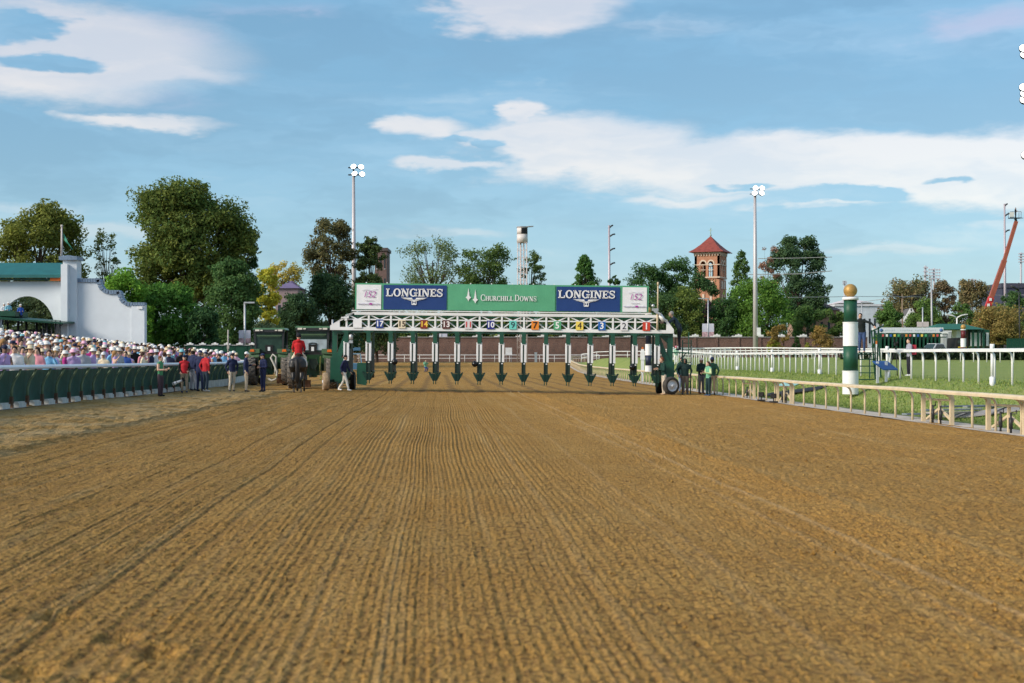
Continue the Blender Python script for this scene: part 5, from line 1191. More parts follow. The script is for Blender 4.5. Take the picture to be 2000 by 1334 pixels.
    if far:
        o = np_mesh('crowd', np.vstack(AV), np.vstack(AF), mat('crowd_colours', attr='tint', rough=.85, var=.1, scale=6), smooth=True); vcol(o, 'tint', np.vstack(AC)); o['kind'] = 'stuff'
        tag(o, 'dense far part of the race day crowd in pastel clothes and hats', 'crowd')
    print('CROWD', i_, len(far))
crowd()
# ------------------------------------------------------------------ trees
LEAF = {}
def leaf_mat(): return mat('leaves', attr='tint', rough=.75, var=.15, scale=.8, transl=.38, spec=.2)
BARK = mat('bark', (.075, .055, .042), .95, var=.4, scale=6, bump=.6, bscale=12)
def tree(name, label, px, d, top, bottom, half, col, shape='round', n=7000, leaf=.30, lobes=40, airy=0., col2=None, trunk=True, base=None, group=None, fill=.5, seed=None, flat=1.):
    """px: centre, top/bottom: rows of the crown's top and underside, half: half width (photo pixels at depth d)"""
    rg = np.random.default_rng(seed or int(px * 7 + top)); x = at(px, d); zb = base if base is not None else (g(x, min(d, 200)) - .4 if d < 240 else .3)
    zt = zz(top, d); zc0 = max(zz(bottom, d), zb + .2); rw = half * d / F; H = zt - zc0; o = empty(name, label, 'shrub' if name == 'shrub' else 'tree', (x, d, zb), 0, group)
    T = zt - zb; c0 = zc0 - zb; n = int(n * (2.1 if airy < .6 else 1.8)); lobes = int(lobes * (1.5 if airy < .3 else 1.2))
    # lobes of the crown
    def prof(t):                                             # half width by height 0..1
        if shape == 'cone': return np.clip(1.02 * (1 - t) ** .8 * (1 - .25 * (t < .08)), .03, 1)
        if shape == 'column': return .55 + .45 * np.sin(np.pi * np.clip(t * .95 + .03, 0, 1)) ** .7 - .25 * (t > .85)
        if shape == 'vase': return .35 + .65 * np.sin(np.pi * np.clip(t * .75 + .12, 0, 1)) ** .8
        return np.sqrt(np.clip(1 - (2 * np.clip(t * .97, 0, 1) - .85) ** 2 / 1.35, .02, 1))
    L_ = []; f1, f2 = rg.uniform(0, 6.28, 2); wob = 0. if shape in ('cone', 'column') else .16
    lr = {'cone': .20, 'column': .34, 'vase': .24}.get(shape, .27 if lobes < 90 else .20)
    for i in range(lobes):
        t = rg.uniform(.05, .98) if shape != 'cone' else rg.uniform(.0, .97); a = rg.uniform(0, 2 * np.pi); rr = (rg.uniform(.35, 1) ** .5) * .86 * prof(np.array(t)) * (1 + wob * math.sin(2 * a + f1) + wob * .8 * math.sin(3 * a + 7 * t + f2))
        s_ = rw * lr * rg.uniform(.7, 1.35) * (1.0 if shape != 'cone' else .55 + .6 * (1 - t))
        L_.append((math.cos(a) * rr * (rw - s_ * .6), math.sin(a) * rr * (rw - s_ * .6) * .9, c0 + H * t * (1 - s_ / H * .35) - (s_ * .2 if t > .8 else 0), s_))
    L_ = np.array(L_)
    ns = 7                                                    # every lobe breaks into smaller tufts, so the outline stays ragged
    sv_ = rg.normal(0, 1, (lobes, ns, 3)); sv_ /= np.linalg.norm(sv_, axis=2)[..., None]; sub = np.empty((lobes, ns, 4))
    sub[..., :3] = L_[:, None, :3] + sv_ * (L_[:, None, None, 3] * rg.uniform(.35, 1.05, (lobes, ns, 1))) * np.array([1, 1, .8]); sub[..., 3] = L_[:, None, 3] * rg.uniform(.30, .68, (lobes, ns))
    B_ = L_; L_ = np.vstack([np.c_[L_[:, :3], L_[:, 3] * .75], sub.reshape(-1, 4)]); nl = len(L_)
    w = L_[:, 3] ** 2; k = rg.choice(nl, n, p=w / w.sum()); v = rg.normal(0, 1, (n, 3)); v /= np.linalg.norm(v, axis=1)[:, None]
    rad = (1 - np.abs(rg.normal(0, .16 + .25 * airy, n))).clip(.05, 1.2) * (1 + .25 * (rg.random(n) < .12)) * (1 + .12 * np.sin(v[:, 0] * 5 + k) * np.sin(v[:, 2] * 6))
    C = L_[k, :3] + v * (L_[k, 3] * rad)[:, None] * np.array([1, 1, .82 * flat])
    C[:, 2] = np.minimum(C[:, 2], T + .15); C[:, 2] = np.maximum(C[:, 2], c0 * .9)
    # sprays: leaves are gathered on twigs
    nrm = v * .8 + rg.normal(0, .7, (n, 3)) + np.array([0, -.1, .55]); nrm /= np.linalg.norm(nrm, axis=1)[:, None]
    tg = np.cross(nrm, rg.normal(0, 1, (n, 3))); tg /= np.linalg.norm(tg, axis=1)[:, None] + 1e-9; bt = np.cross(nrm, tg)
    s_ = leaf * rg.uniform(.55, 1.35, n)[:, None]
    V = np.empty((n, 4, 3)); V[:, 0] = C - tg * s_ * .62; V[:, 1] = C + bt * s_ * .33 + nrm * s_ * .08; V[:, 2] = C + tg * s_ * .62; V[:, 3] = C - bt * s_ * .33 + nrm * s_ * .08
    cr = np_mesh('crown', V.reshape(-1, 3), np.arange(4 * n).reshape(-1, 4), leaf_mat(), o)
    c1 = np.array(col); c2 = np.array(col2 if col2 is not None else (c1 * np.array([1.5, 1.25, .8])))
    mixk = rg.random(nl)[k][:, None] * .6 + rg.random((n, 1)) * .4; cc = 2.2 * (c1 * (1 - mixk) + c2 * mixk) * rg.uniform(.75, 1.25, (n, 1)); vcol(cr, 'tint', np.repeat(cc, 4, 0))
    cr['kind'] = 'stuff'
    if trunk:
        m = MB(); r0 = max(.12, rw * .055); top_ = c0 + H * .62
        m.tube([(0, 0, -.3), (rw * .02, 0, c0 * .6), (rw * -.02, 0, c0 + H * .2), (0, 0, c0 + H * .45), (0, 0, top_)], [r0 * 1.3, r0, r0 * .8, r0 * .5, r0 * .2], 8)
        for i in rg.choice(lobes, min(lobes, 14 if not airy else 34), replace=False):
            lx, ly, lz, _ = B_[i]; z0_ = c0 * .7 + (lz - c0 * .7) * rg.uniform(.2, .55); z0_ = min(z0_, top_)
            q = Vector((lx, ly, lz)); a = Vector((0, 0, z0_)); mid = a.lerp(q, .5) + Vector((0, 0, -.06 * H + .1)); m.tube([a, mid, q], [r0 * .42, r0 * .26, r0 * .08], 5)
        m.build('trunk', BARK, o)
    return o
DKG, MDG, OLV, BRT, YEL, BRN = (.026, .062, .024), (.040, .085, .026), (.075, .095, .026), (.070, .155, .026), (.20, .22, .03), (.10, .085, .035)
tree('arch_bush', 'dark bush seen through the arch of the white building', 55, 150, 560, 690, 70, (.035, .055, .03), n=5000, lobes=34, leaf=.28)
tree('dark_bush', 'low dark bush between the mid green bushy tree and the dense dark tree', 396, 134, 596, 690, 40, (.022, .055, .024), n=4000, lobes=26, leaf=.26)
LT_ = 'trees behind the stands on the left'
tree('broad_tree', 'broad olive green tree rising behind the flagpole of the white building', 78, 178, 392, 600, 112, OLV, n=12000, lobes=60, airy=.25, leaf=.34)
tree('thin_tree', 'thin leggy tree in the gap between the flagpole tree and the great tree', 208, 185, 440, 600, 32, (.05, .075, .03), 'vase', n=1300, lobes=46, airy=.9, leaf=.24)
tree('great_tree', 'great round sunlit tree, tallest of the left hand trees', 370, 172, 345, 600, 132, (.040, .075, .020), n=30000, lobes=95, airy=.14, leaf=.33, col2=(.105, .115, .024))
tree('side_tree', 'dark tree leaning from the right flank of the great tree', 470, 176, 440, 590, 44, DKG, n=4200, lobes=24, airy=.25)
tree('bright_bush', 'bright green bushy tree just right of the stepped white wall', 245, 132, 528, 680, 62, BRT, n=6500, lobes=36, leaf=.26)
tree('bright_bush', 'mid green bushy tree standing behind the far end of the crowd', 330, 136, 548, 690, 72, (.040, .100, .022), n=9000, lobes=46, leaf=.26)
tree('dark_tree', 'dense dark green tree in front of the great tree, left of the yellow one', 452, 150, 505, 690, 72, (.028, .068, .022), n=9000, lobes=46, leaf=.28, col2=(.06, .10, .03))
tree('yellow_tree', 'yellow green columnar tree between the dark trees', 523, 156, 512, 660, 27, YEL, 'column', n=3600, lobes=26, leaf=.26, col2=(.30, .26, .03))
tree('pale_tree', 'pale yellow far tree showing in the gap above the purple roof', 552, 300, 502, 590, 42, (.22, .20, .06), n=2200, lobes=24, airy=.4, leaf=.42)
tree('willow_shrub', 'grey green weeping shrub behind the tractor with the hose', 518, 138, 628, 700, 40, (.045, .070, .045), n=2600, lobes=20, leaf=.22, name_='x') if False else tree('weeping_shrub', 'grey green weeping shrub behind the tractor with the hose', 518, 138, 628, 700, 40, (.045, .070, .045), n=2600, lobes=20, leaf=.22)
tree('sparse_tree', 'open branched dark tree left of the pale light mast', 645, 205, 424, 600, 62, (.050, .060, .030), 'vase', n=5200, lobes=44, airy=.5, leaf=.34, col2=(.09, .075, .03))
tree('sparse_tree', 'dark tree right of the pale light mast hiding the brick block', 722, 205, 462, 600, 36, (.035, .058, .026), n=3600, lobes=28, airy=.25, leaf=.32)
tree('dark_thicket_tree', 'dark thicket tree behind the gate end, below the open branched tree', 645, 180, 528, 690, 66, (.022, .048, .024), n=9000, lobes=44, leaf=.30)
tree('dark_thicket_tree', 'lower dark thicket tree behind the two tractors', 580, 170, 570, 690, 52, (.022, .048, .026), n=6000, lobes=34, leaf=.28)
tree('dark_thicket_tree', 'dark thicket tree behind the white numbered end of the banner', 735, 215, 540, 690, 60, (.030, .055, .026), n=7000, lobes=36, leaf=.32)
tree('airy_tree', 'airy pale leaved tree above the navy banner panel, twigs showing', 845, 262, 460, 590, 75, (.050, .080, .030), 'vase', n=3000, lobes=60, airy=.7, leaf=.34, col2=(.09, .11, .04))
tree('airy_tree', 'airy green tree above the green banner, left of the camera tower', 945, 262, 474, 590, 62, (.050, .085, .028), 'vase', n=4200, lobes=52, airy=.5, leaf=.36)
tree('airy_tree', 'airy green tree right of the camera tower', 1038, 266, 488, 585, 30, (.045, .075, .028), n=1700, lobes=26, airy=.5, leaf=.34)
for i, (px, tp, hf, w) in enumerate(((830, 600, 70, 'behind the lattice below the numbers fifteen to thirteen'), (930, 545, 44, 'low behind the green banner, left of the camera tower'), (1010, 552, 44, 'low behind the green banner around the camera tower'), (1090, 590, 66, 'behind the truss above the numbers seven to four'), (765, 606, 56, 'behind the truss above the numbers seventeen and fifteen'), (895, 604, 60, 'behind the truss above the numbers thirteen and eleven'), (985, 600, 56, 'behind the truss above the numbers ten and nine'), (1165, 596, 60, 'behind the truss above the numbers four and three'), (1225, 600, 50, 'behind the truss above the numbers two and one'), (1345, 562, 50, 'filling the gap left of the church tower foot'), (1420, 580, 42, 'between the purple tree and the round bright tree'))):
    tree('hedge_bush', 'rounded green bush ' + w, px, 246, tp, 690, hf, (.060, .090, .026) if i % 3 == 0 else DKG, n=5000, lobes=34, leaf=.34)
tree('conical_tree', 'tidy conical green tree above the right navy banner panel', 1143, 262, 494, 590, 44, (.035, .085, .026), 'cone', n=6500, lobes=70, leaf=.32)
tree('small_tree', 'small dark tree at the foot of the steel utility pole', 1198, 270, 536, 600, 20, DKG, n=1300, lobes=14, airy=.3)
RT = None
tree('dark_tree', 'dark tree above the white end panel of the banner', 1262, 262, 515, 690, 58, DKG, n=6500, lobes=36, leaf=.34)
tree('dark_tree', 'tall dark green tree just left of the church tower', 1320, 264, 497, 690, 52, (.028, .064, .024), n=7500, lobes=40, leaf=.34)
tree('dark_tree', 'dark tree overlapping the foot of the church tower', 1368, 258, 530, 690, 42, (.024, .055, .024), n=4800, lobes=30, leaf=.34)
tree('weeping_tree', 'dark weeping tree behind the starter', 1300, 246, 570, 690, 56, (.032, .066, .028), 'column', n=6500, lobes=40, leaf=.30)
tree('purple_tree', 'purple leaved tree behind the twin banner lamp post', 1392, 250, 588, 690, 30, (.045, .022, .040), n=3200, lobes=24, leaf=.30, col2=(.06, .03, .05))
tree('upright_tree', 'upright pointed tree just left of the light mast with the box', 1448, 270, 484, 620, 44, (.040, .078, .026), 'cone', n=3600, lobes=46, leaf=.34)
tree('great_tree', 'great dark tree right of the light mast, beyond the round bright one', 1556, 300, 458, 640, 68, (.028, .058, .032), n=13000, lobes=60, airy=.2, leaf=.42)
tree('bare_tree', 'reddish thinly leaved tree right behind the light mast', 1500, 285, 476, 610, 26, (.14, .08, .055), 'vase', n=1600, lobes=26, airy=.7, leaf=.32, col2=(.20, .12, .08))
tree('round_tree', 'round bright green tree at the foot of the light mast with the box', 1482, 247, 542, 700, 80, (.052, .112, .024), n=12000, lobes=56, leaf=.34)
tree('green_tree', 'mid green tree below the brown roof, left of the gold topped pole', 1578, 255, 592, 700, 42, (.042, .085, .030), n=4800, lobes=30, leaf=.34)
tree('green_tree', 'green tree close behind the left edge of the gold topped pole', 1630, 252, 595, 700, 28, (.050, .090, .030), n=3000, lobes=22, leaf=.34)
for px, tp, hf, c, w in ((1520, 632, 24, (.13, .10, .04), 'rusty tipped shrub right of the light mast, against the brick wall'), (1604, 636, 28, (.13, .10, .04), 'rusty tipped shrub nearer the gold topped pole, against the brick wall'), (1512, 660, 15, (.13, .16, .03), 'low yellow green shrub at the foot of the brick wall'), (1556, 650, 14, (.03, .06, .025), 'small dark conical shrub between the two rusty shrubs'), (1578, 667, 14, (.13, .15, .04), 'tiny yellow shrub between the conical shrub and the pole')):
    tree('shrub', w, px, 228, tp, 696, hf, c, 'cone' if 'conical' in w else 'round', n=1500, lobes=18, leaf=.26)
tree('mottled_tree', 'green and rust mottled tree behind the spare starting gate', 1775, 300, 536, 690, 66, (.060, .085, .035), n=8500, lobes=50, airy=.25, leaf=.40, col2=(.15, .10, .05))
tree('mottled_tree', 'dark mottled tree under the stadium floodlights', 1838, 310, 545, 690, 38, (.07, .075, .035), n=4200, lobes=30, airy=.25, leaf=.40, col2=(.13, .08, .05))
tree('green_tree', 'mid green tree left of the spare starting gate', 1735, 270, 590, 690, 34, (.045, .095, .030), n=4000, lobes=26, leaf=.34)
tree('green_tree', 'green tree behind the green roofed pavilion', 1800, 285, 580, 690, 40, (.060, .110, .035), n=4600, lobes=28, leaf=.36)
tree('mottled_tree', 'rusty tree left of the red crane boom', 1898, 300, 545, 690, 44, (.075, .080, .035), n=5200, lobes=34, airy=.2, leaf=.40, col2=(.14, .10, .05))
tree('green_tree', 'green tree in front of the rusty tree, left of the crane boom', 1882, 280, 588, 690, 30, (.045, .090, .030), n=3400, lobes=22, leaf=.34)
tree('rusty_shrub', 'wide rust tinted small tree in front of the crane base', 1950, 215, 594, 668, 64, (.10, .095, .030), n=6500, lobes=40, airy=.2, leaf=.26, flat=.8, col2=(.17, .12, .04))
tree('green_tree', 'green tree behind the right edge, beside the tall utility pole', 1978, 290, 565, 680, 34, (.035, .075, .030), n=3600, lobes=24, leaf=.36)
def treeline():
    n = 24000; rg = np.random.default_rng(3); X = rg.uniform(-230, 330, n); hgt = 7 + 2.5 * np.sin(X * .09) + 2 * np.sin(X * .23 + 1) + 1.2 * np.sin(X * .61)
    Y = 400 + 25 * np.sin(X * .02) + rg.normal(0, 4, n); Z = -.5 + hgt * rg.random(n) ** .7
    C = np.stack([X, Y, Z], -1); s_ = rg.uniform(.5, 1.1, (n, 1)); a = rg.normal(0, 1, (n, 3)); a /= np.linalg.norm(a, axis=1)[:, None]; b = np.cross(a, rg.normal(0, 1, (n, 3))); b /= np.linalg.norm(b, axis=1)[:, None]
    V = np.stack([C - a * s_, C + b * s_, C + a * s_, C - b * s_], 1); o = np_mesh('treeline', V.reshape(-1, 3), np.arange(4 * n).reshape(-1, 4), leaf_mat()); o['kind'] = 'stuff'; tag(o, 'low distant belt of dark trees closing the horizon', 'trees')
    t = rg.random((n, 1)); vcol(o, 'tint', np.repeat((1 - t) * np.array([.035, .06, .035]) + t * np.array([.07, .09, .04]), 4, 0))
treeline()
def hedge():
    n = 9000; rg = np.random.default_rng(5); t = rg.random(n); X = 34 + 34 * t + rg.normal(0, .3, n); Y = 146 - 10 * t + rg.normal(0, .5, n); Z = gz(X, Y) + rg.random(n) * 1.15
    C = np.stack([X, Y, Z], -1); s_ = rg.uniform(.10, .2, (n, 1)); a = rg.normal(0, 1, (n, 3)); a /= np.linalg.norm(a, axis=1)[:, None]; b = np.cross(a, rg.normal(0, 1, (n, 3))); b /= np.linalg.norm(b, axis=1)[:, None]
    V = np.stack([C - a * s_, C + b * s_, C + a * s_, C - b * s_], 1); o = np_mesh('hedge', V.reshape(-1, 3), np.arange(4 * n).reshape(-1, 4), leaf_mat()); tag(o, 'low dark clipped hedge behind the far turf rail', 'hedge')
    k = rg.random((n, 1)); vcol(o, 'tint', np.repeat((1 - k) * np.array([.020, .040, .022]) + k * np.array([.045, .07, .03]), 4, 0))
hedge()

# ------------------------------------------------------------------ white club building on the left
def club_building():
    d = 110.; k = d / F; sx = lambda px: (px - 140) * k; sz = lambda py: zz(py, d)
    STUC = mat('white_stucco', (.68, .73, .78), .8, var=.07, scale=.7); TILE = mat('blue_grey_coping', (.17, .24, .34), .5, var=.25, scale=9); ROOF = mat('teal_green_roof', (.018, .125, .125), .5, var=.15, scale=1.5)
    b = empty('club_building', 'white stucco club building with arch, square pillar and stepped coping', 'building', (at(140, d), d, 0))
    # stepped wall
    steps = [(152, 545), (196, 545), (198, 556), (203, 565), (212, 568), (233, 568), (237, 572), (239, 582), (245, 590), (256, 592), (283, 592)]
    top = [(sx(a), sz(z_)) for a, z_ in steps]
    m = MB()
    for (x0, z0), (x1, z1) in zip(top, top[1:]):
        if x1 - x0 < .01: continue
        m.prism([(x0, 0), (x1, 0), (x1, z1 - .15), (x0, z0 - .15)], .0, .55)
    m.build('stepped_wall', STUC, b)
    m = MB()                                                # coping of short tiles
    P_ = np.array(top); s_ = np.r_[0, np.cumsum(np.hypot(*np.diff(P_, axis=0).T))]; t = np.arange(0, s_[-1] - .1, .2)
    q = [(np.interp(v, s_, P_[:, 0]), np.interp(v, s_, P_[:, 1])) for v in np.r_[t, s_[-1]]]
    for (x0, z0), (x1, z1) in zip(q, q[1:]):
        dx, dz = x1 - x0, z1 - z0; ln = math.hypot(dx, dz); nx, nz_ = dz / ln * .30, -dx / ln * .30; gx, gz_ = dx * .06, dz * .06
        m.prism([(x0 + gx, z0 + gz_ + .05), (x1 - gx, z1 - gz_ + .05), (x1 - gx + nx, z1 - gz_ + nz_ + .05), (x0 + gx + nx, z0 + gz_ + nz_ + .05)], -.12, .62)
    o = m.build('coping', TILE, b)
    m = MB(); m.box((sx(270), -.06, sz(597) / 2), (sx(283) - sx(257) - .02, .12, sz(597))); m.build('corner_pilaster', STUC, b)
    # pillar with cap
    m = MB(); m.box((sx(138.5), .3, sz(506) / 2), ((152 - 125) * k, 1.2, sz(506))); m.box((sx(131), .1, sz(506) / 2 - .2), (.5, 1.7, sz(506) - .5)); m.build('pillar', STUC, b)
    m = MB(); m.box((sx(137), .25, sz(505)), ((153.5 - 118.5) * k, 1.7, .28)); m.prism([(sx(119), sz(502)), (sx(153), sz(502)), (sx(137), sz(499))], -.5, 1.0); m.build('pillar_cap', TILE, b)
    m = MB(); m.tube([(sx(119), .2, sz(500)), (sx(119), .2, sz(443))], [.10, .06], 10); m.ball((sx(119), .2, sz(441)), .11, 10, 6); fp = m.build('flagpole', mat('pale_pole', (.55, .50, .48), .5), b)
    m = MB(); vs = []; n = 8
    for i in range(n + 1):
        for j in range(3): vs.append((sx(122) + i * .09, .2 + .08 * math.sin(i * 1.1 + j), sz(455) - i * .16 - j * .22 * (1 - i / n)))
    m.smooth = True; m.add(vs, [(i * 3 + j, i * 3 + j + 1, i * 3 + j + 4, i * 3 + j + 3) for i in range(n) for j in range(2)]); m.build('pennant', mat('green_flag', (.05, .28, .19), .7), b)
    # arch bay
    m = MB(); n = 18; cx, cz, rx, rz = sx(50), sz(645), (104 - 50) * k, (645 - 578) * k; x0, x1, z1 = sx(-70), sx(126), sz(549)
    arc = [(cx + rx * math.cos(a), cz + rz * math.sin(a)) for a in np.linspace(0, math.pi, n)]
    for (a, za), (c, zc_) in zip(arc, arc[1:]): m.prism([(a, za), (a, z1), (c, z1), (c, zc_)], .35, .75)
    m.prism([(cx + rx, 0), (x1, 0), (x1, z1), (cx + rx, z1)], .35, .75); m.prism([(x0, 0), (cx - rx, 0), (cx - rx, z1), (x0, z1)], .35, .75); m.build('arch_wall', STUC, b)
    m = MB(); m.add([(x0, -.4, sz(537)), (sx(121), -.4, sz(537)), (sx(101), 2.6, sz(509)), (x0, 2.6, sz(509)), (x0, -.4, sz(543)), (sx(121), -.4, sz(543)), (sx(101), 2.6, sz(519)), (x0, 2.6, sz(519))], [(0, 1, 2, 3), (4, 7, 6, 5), (0, 4, 5, 1), (1, 5, 6, 2), (2, 6, 7, 3), (3, 7, 4, 0)]); m.build('hipped_roof', ROOF, b)
    m = MB(); m.box(((x0 + sx(116)) / 2, .1, sz(545.5)), (sx(116) - x0, .5, .14)); m.build('gutter', GREEN, b)
    m = MB(); m.box((sx(109), .0, sz(545)), (.75, .45, .26)); m.build('heater_box', mat('orange_heater', (.75, .16, .03), .5), b)
    m = MB(); m.box((sx(134), -.36, sz(600)), (.4, .12, .26)); m.build('wall_lamp', WHITE, b); m = MB(); m.box((sx(275), -.16, sz(601)), (.35, .12, .22)); m.build('wall_lamp', WHITE, b)
    # balcony and canopy
    m = MB(); m.add([(x0, -2.6, sz(616)), (sx(52), -2.6, sz(620)), (sx(52), .3, sz(620)), (x0, .3, sz(616)), (x0, -2.6, sz(606)), (sx(52), -2.6, sz(610)), (sx(52), .3, sz(610)), (x0, .3, sz(606))], [(3, 2, 1, 0), (4, 5, 6, 7), (0, 1, 5, 4), (1, 2, 6, 5), (2, 3, 7, 6), (3, 0, 4, 7)]); m.build('balcony', GREEN, b)
    cv = MB(); cv.add([(x0, -4.2, sz(614)), (sx(148), -3.2, sz(632)), (sx(148), .34, sz(628)), (x0, .34, sz(610)), (x0, -4.2, sz(619)), (sx(148), -3.2, sz(635)), (sx(148), .34, sz(632)), (x0, .34, sz(615))], [(0, 1, 2, 3), (7, 6, 5, 4), (0, 4, 5, 1), (1, 5, 6, 2), (2, 6, 7, 3), (3, 7, 4, 0)]); cv.build('canopy', GREEN, b)
    p0 = None
    for px in (2, 24, 44, 60, 80, 98, 107, 115, 124, 131, 140):
        q = MB(); q.tube([(0, 0, -.2), (0, 0, sz(628) - sz(676))], .05 if px > 100 else .09, 8); q.build('canopy_post', DARK, b, (sx(px), -2.8 if px > 100 else -1.0, sz(676)))
    q = MB(); q.bar((sx(140), -3.0, sz(640)), (sx(147), -3.0, sz(634)), .06); q.build('canopy_strut', DARK, b)
    m = MB(); m.box(((x0 + sx(100)) / 2, .2, sz(655)), (sx(100) - x0, .1, .9)); m.build('back_rail', DARK, b)
club_building()
for px, py, c, w in ((8, 592, (226, 226, 230), 'person in white at the balcony rail under the arch'), (16.5, 590, (130, 190, 210), 'person in pale blue at the balcony rail under the arch'), (40, 594, (50, 90, 180), 'person in blue with a white cap at the balcony end')):
    person(w, px, py, py + 44, 30, stand(arms=FRONT, wide=.95), (c, (60, 60, 70), BLK), 'cap', (226, 226, 226), depth=108.6, z=zz(py + 44, 108.6))
# ------------------------------------------------------------------ striped furlong poles
GOLD = mat('gold_ball', (.42, .25, .075), .5, .25, var=.18, scale=7)
def furlong_pole(label, px, d, rows, half, cols, ball, base=None):
    """rows: photo rows from the top of the shaft down; one drum per gap"""
    k = d / F; x = at(px, d); zb = zz(rows[-1], d); o = empty('furlong_pole', label, 'pole', (x, d, zb))
    for i, (a, b) in enumerate(zip(rows, rows[1:])):
        z1, z0 = zz(a, d) - zb, zz(b, d) - zb; r = half * k * (.9 + .1 * i / max(1, len(rows) - 2)); c = cols[i % len(cols)]
        wide = 1.08 if c == 'w' else 1.
        m = MB(); m.lathe([(r * wide, z0 + .003), (r * wide, z0 + .01), (r * wide, z1 - 2.25 * k), (r * wide, z1 - 2. * k), (r * wide * 1.04, z1 - 1.9 * k), (r * wide * 1.04, z1 - 1.7 * k), (r * wide * 1.04, z1 - .25 * k), (r * wide * 1.04, z1 - .003)] if c == 'w' else [(r, z0 + .003), (r, z1 - .003)], n=28)
        m.build('drum', {'w': mat('pole_white', (.78, .79, .80), .55, var=.06, scale=3), 'g': mat('pole_green', (.010, .075, .042), .5, var=.2, scale=4), 'n': mat('pole_navy', (.012, .022, .05), .5, var=.2), 'r': mat('pole_maroon', (.12, .015, .02), .5, var=.2)}[c], o)
    z1 = zz(rows[0], d) - zb; m = MB(); m.lathe([(half * k * 1.1, z1), (half * k * 1.1, z1 + .1), (half * k * .5, z1 + .12)], n=24); m.build('cap', MATS['pole_white'], o)
    m = MB(); m.ball((0, 0, z1 + .1 + ball * k), ball * k, 24, 16); m.build('gold_ball', GOLD, o)
furlong_pole('green and white striped furlong pole topped by a large gold ball, beside the ladder stand', 1661, 54, [586, 629, 676, 724, 770], 14.2, 'gwgw', 13.2)
furlong_pole('navy and white striped pole seen behind the right end of the starting gate', 1266.5, 88, [615, 672, 694, 714, 726], 6.2, 'nwnw', 6)
furlong_pole('distant maroon and white striped pole with gold ball near the pickup', 1881.5, 172, [645, 661, 678, 694], 5.0, 'rwr', 5)
furlong_pole('thin distant maroon and white pole seen between the last gate stalls', 1237.5, 200, [654, 669, 690, 703], 2.2, 'rwr', 2.4)

# ------------------------------------------------------------------ ladder stand, sign and other things on the infield
def ladder_stand():
    d = 57.5; x0, x1 = at(1672, d), at(1712, d); zb = g(at(1700, d), d); zp = zz(690, d) - .02; o = empty('ladder_stand', 'green steel ladder stand with platform beside the gold topped pole', 'ladder', (x0, d, zb)); H = zp - zb; W = x1 - x0
    m = MB(); m.box((W * .42, .1, H - .02), (W * .84, .7, .04)); m.build('platform', GREEN, o)
    m = MB()
    for xx, yy in ((0, -.25), (0, .4), (W * .78, .4)): m.bar((xx, yy, -.1), (xx, yy, H - .04), .035)
    m.build('frame', GREEN, o)
    m = MB(); m.bar((W * .86, -.3, -.1), (W * .66, -.3, H + .95), .05); m.bar((W * 1.0, .1, -.1), (W * .93, .1, H + 1.0), .05); m.bar((W * 1.13, -.3, -.1), (W * 1.0, -.3, H + 1.05), .05); m.bar((W * .66, -.3, H + .9), (W * 1.25, -.3, H + 1.12), .05); m.bar((W * 1.13, .4, -.1), (W * 1.22, .4, H + 1.1), .05); m.build('handrail', GREEN, o)
    for i in range(5):
        q = MB(); q.bar((W * .05, -.3, .05 + i * .27), (W * .88 - i * .02, -.3, .05 + i * .27), .05, .04); q.build('rung', GREEN, o)
ladder_stand()
def blue_sign():
    d = 55.; x = at(1727, d); zb = g(x, d); o = empty('sign_stand', 'slanted blue board on two white posts right of the ladder stand', 'sign', (x, d, zb))
    for px in (1714, 1731):
        m = MB(); m.box((at(px, d) - x, 0, (zz(706, d) - zb) / 2), (.09, .09, zz(706, d) - zb)); m.build('post', WHITE, o)
    z1, z0 = zz(705, d) - zb, zz(721, d) - zb; xa, xb, xc, xd = [at(p, d) - x for p in (1705, 1738, 1751, 1719)]
    m = MB(); vs = [(xa, .1, z1), (xb, .35, z1), (xc, -.2, z0), (xd, -.45, z0)]; m.add(vs + [(a, b, c - .04) for a, b, c in vs], [(0, 3, 2, 1), (4, 5, 6, 7), (0, 1, 5, 4), (1, 2, 6, 5), (2, 3, 7, 6), (3, 0, 4, 7)]); m.build('board', mat('blue_board', (.03, .10, .30), .4), o)
blue_sign()
def white_post():
    d = 62.; x = at(1712, d); zb = g(x, d); o = empty('marker_post', 'white box post with an orange top behind the ladder stand', 'post', (x, d, zb)); H = zz(672, d) - zb
    m = MB(); m.box((0, 0, H / 2), (.14, .14, H)); m.box((0, -.02, H * .75), (.18, .16, .5)); m.build('shaft', WHITE, o); m = MB(); m.box((0, 0, H + .06), (.07, .07, .16)); m.build('beacon', mat('orange_beacon', (.6, .16, .03), .4), o)
    d = 105.; x = at(1255, d); zb = g(x, d); o = empty('marker_post', 'white box post with orange top behind the second last gate stall', 'post', (x, d, zb)); H = zz(682, d) - zb
    m = MB(); m.box((0, 0, H / 2), (.22, .22, H)); m.box((0, -.02, H * .8), (.3, .26, .6)); m.build('shaft', WHITE, o); m = MB(); m.box((0, 0, H + .06), (.12, .12, .2)); m.build('beacon', MATS['orange_beacon'], o)
white_post()
def tripod():
    d = 65.5; x = at(1750, d); zb = g(x, d); o = empty('camera_tripod', 'camera on a black tripod standing on the turf left of the boy', 'tripod', (x, d, zb))
    for a in (.4, 2.5, 4.6):
        m = MB(); m.tube([(.42 * math.cos(a), .42 * math.sin(a), 0), (0, 0, 1.35)], .022, 6); m.build('leg', BLACK, o)
    m = MB(); m.box((0, 0, 1.48), (.13, .22, .15)); m.tube([(0, -.1, 1.48), (-.04, -.34, 1.56)], .05, 8); m.box((-.06, .1, 1.66), (.05, .05, .16)); m.build('camera_head', BLACK, o)
tripod()
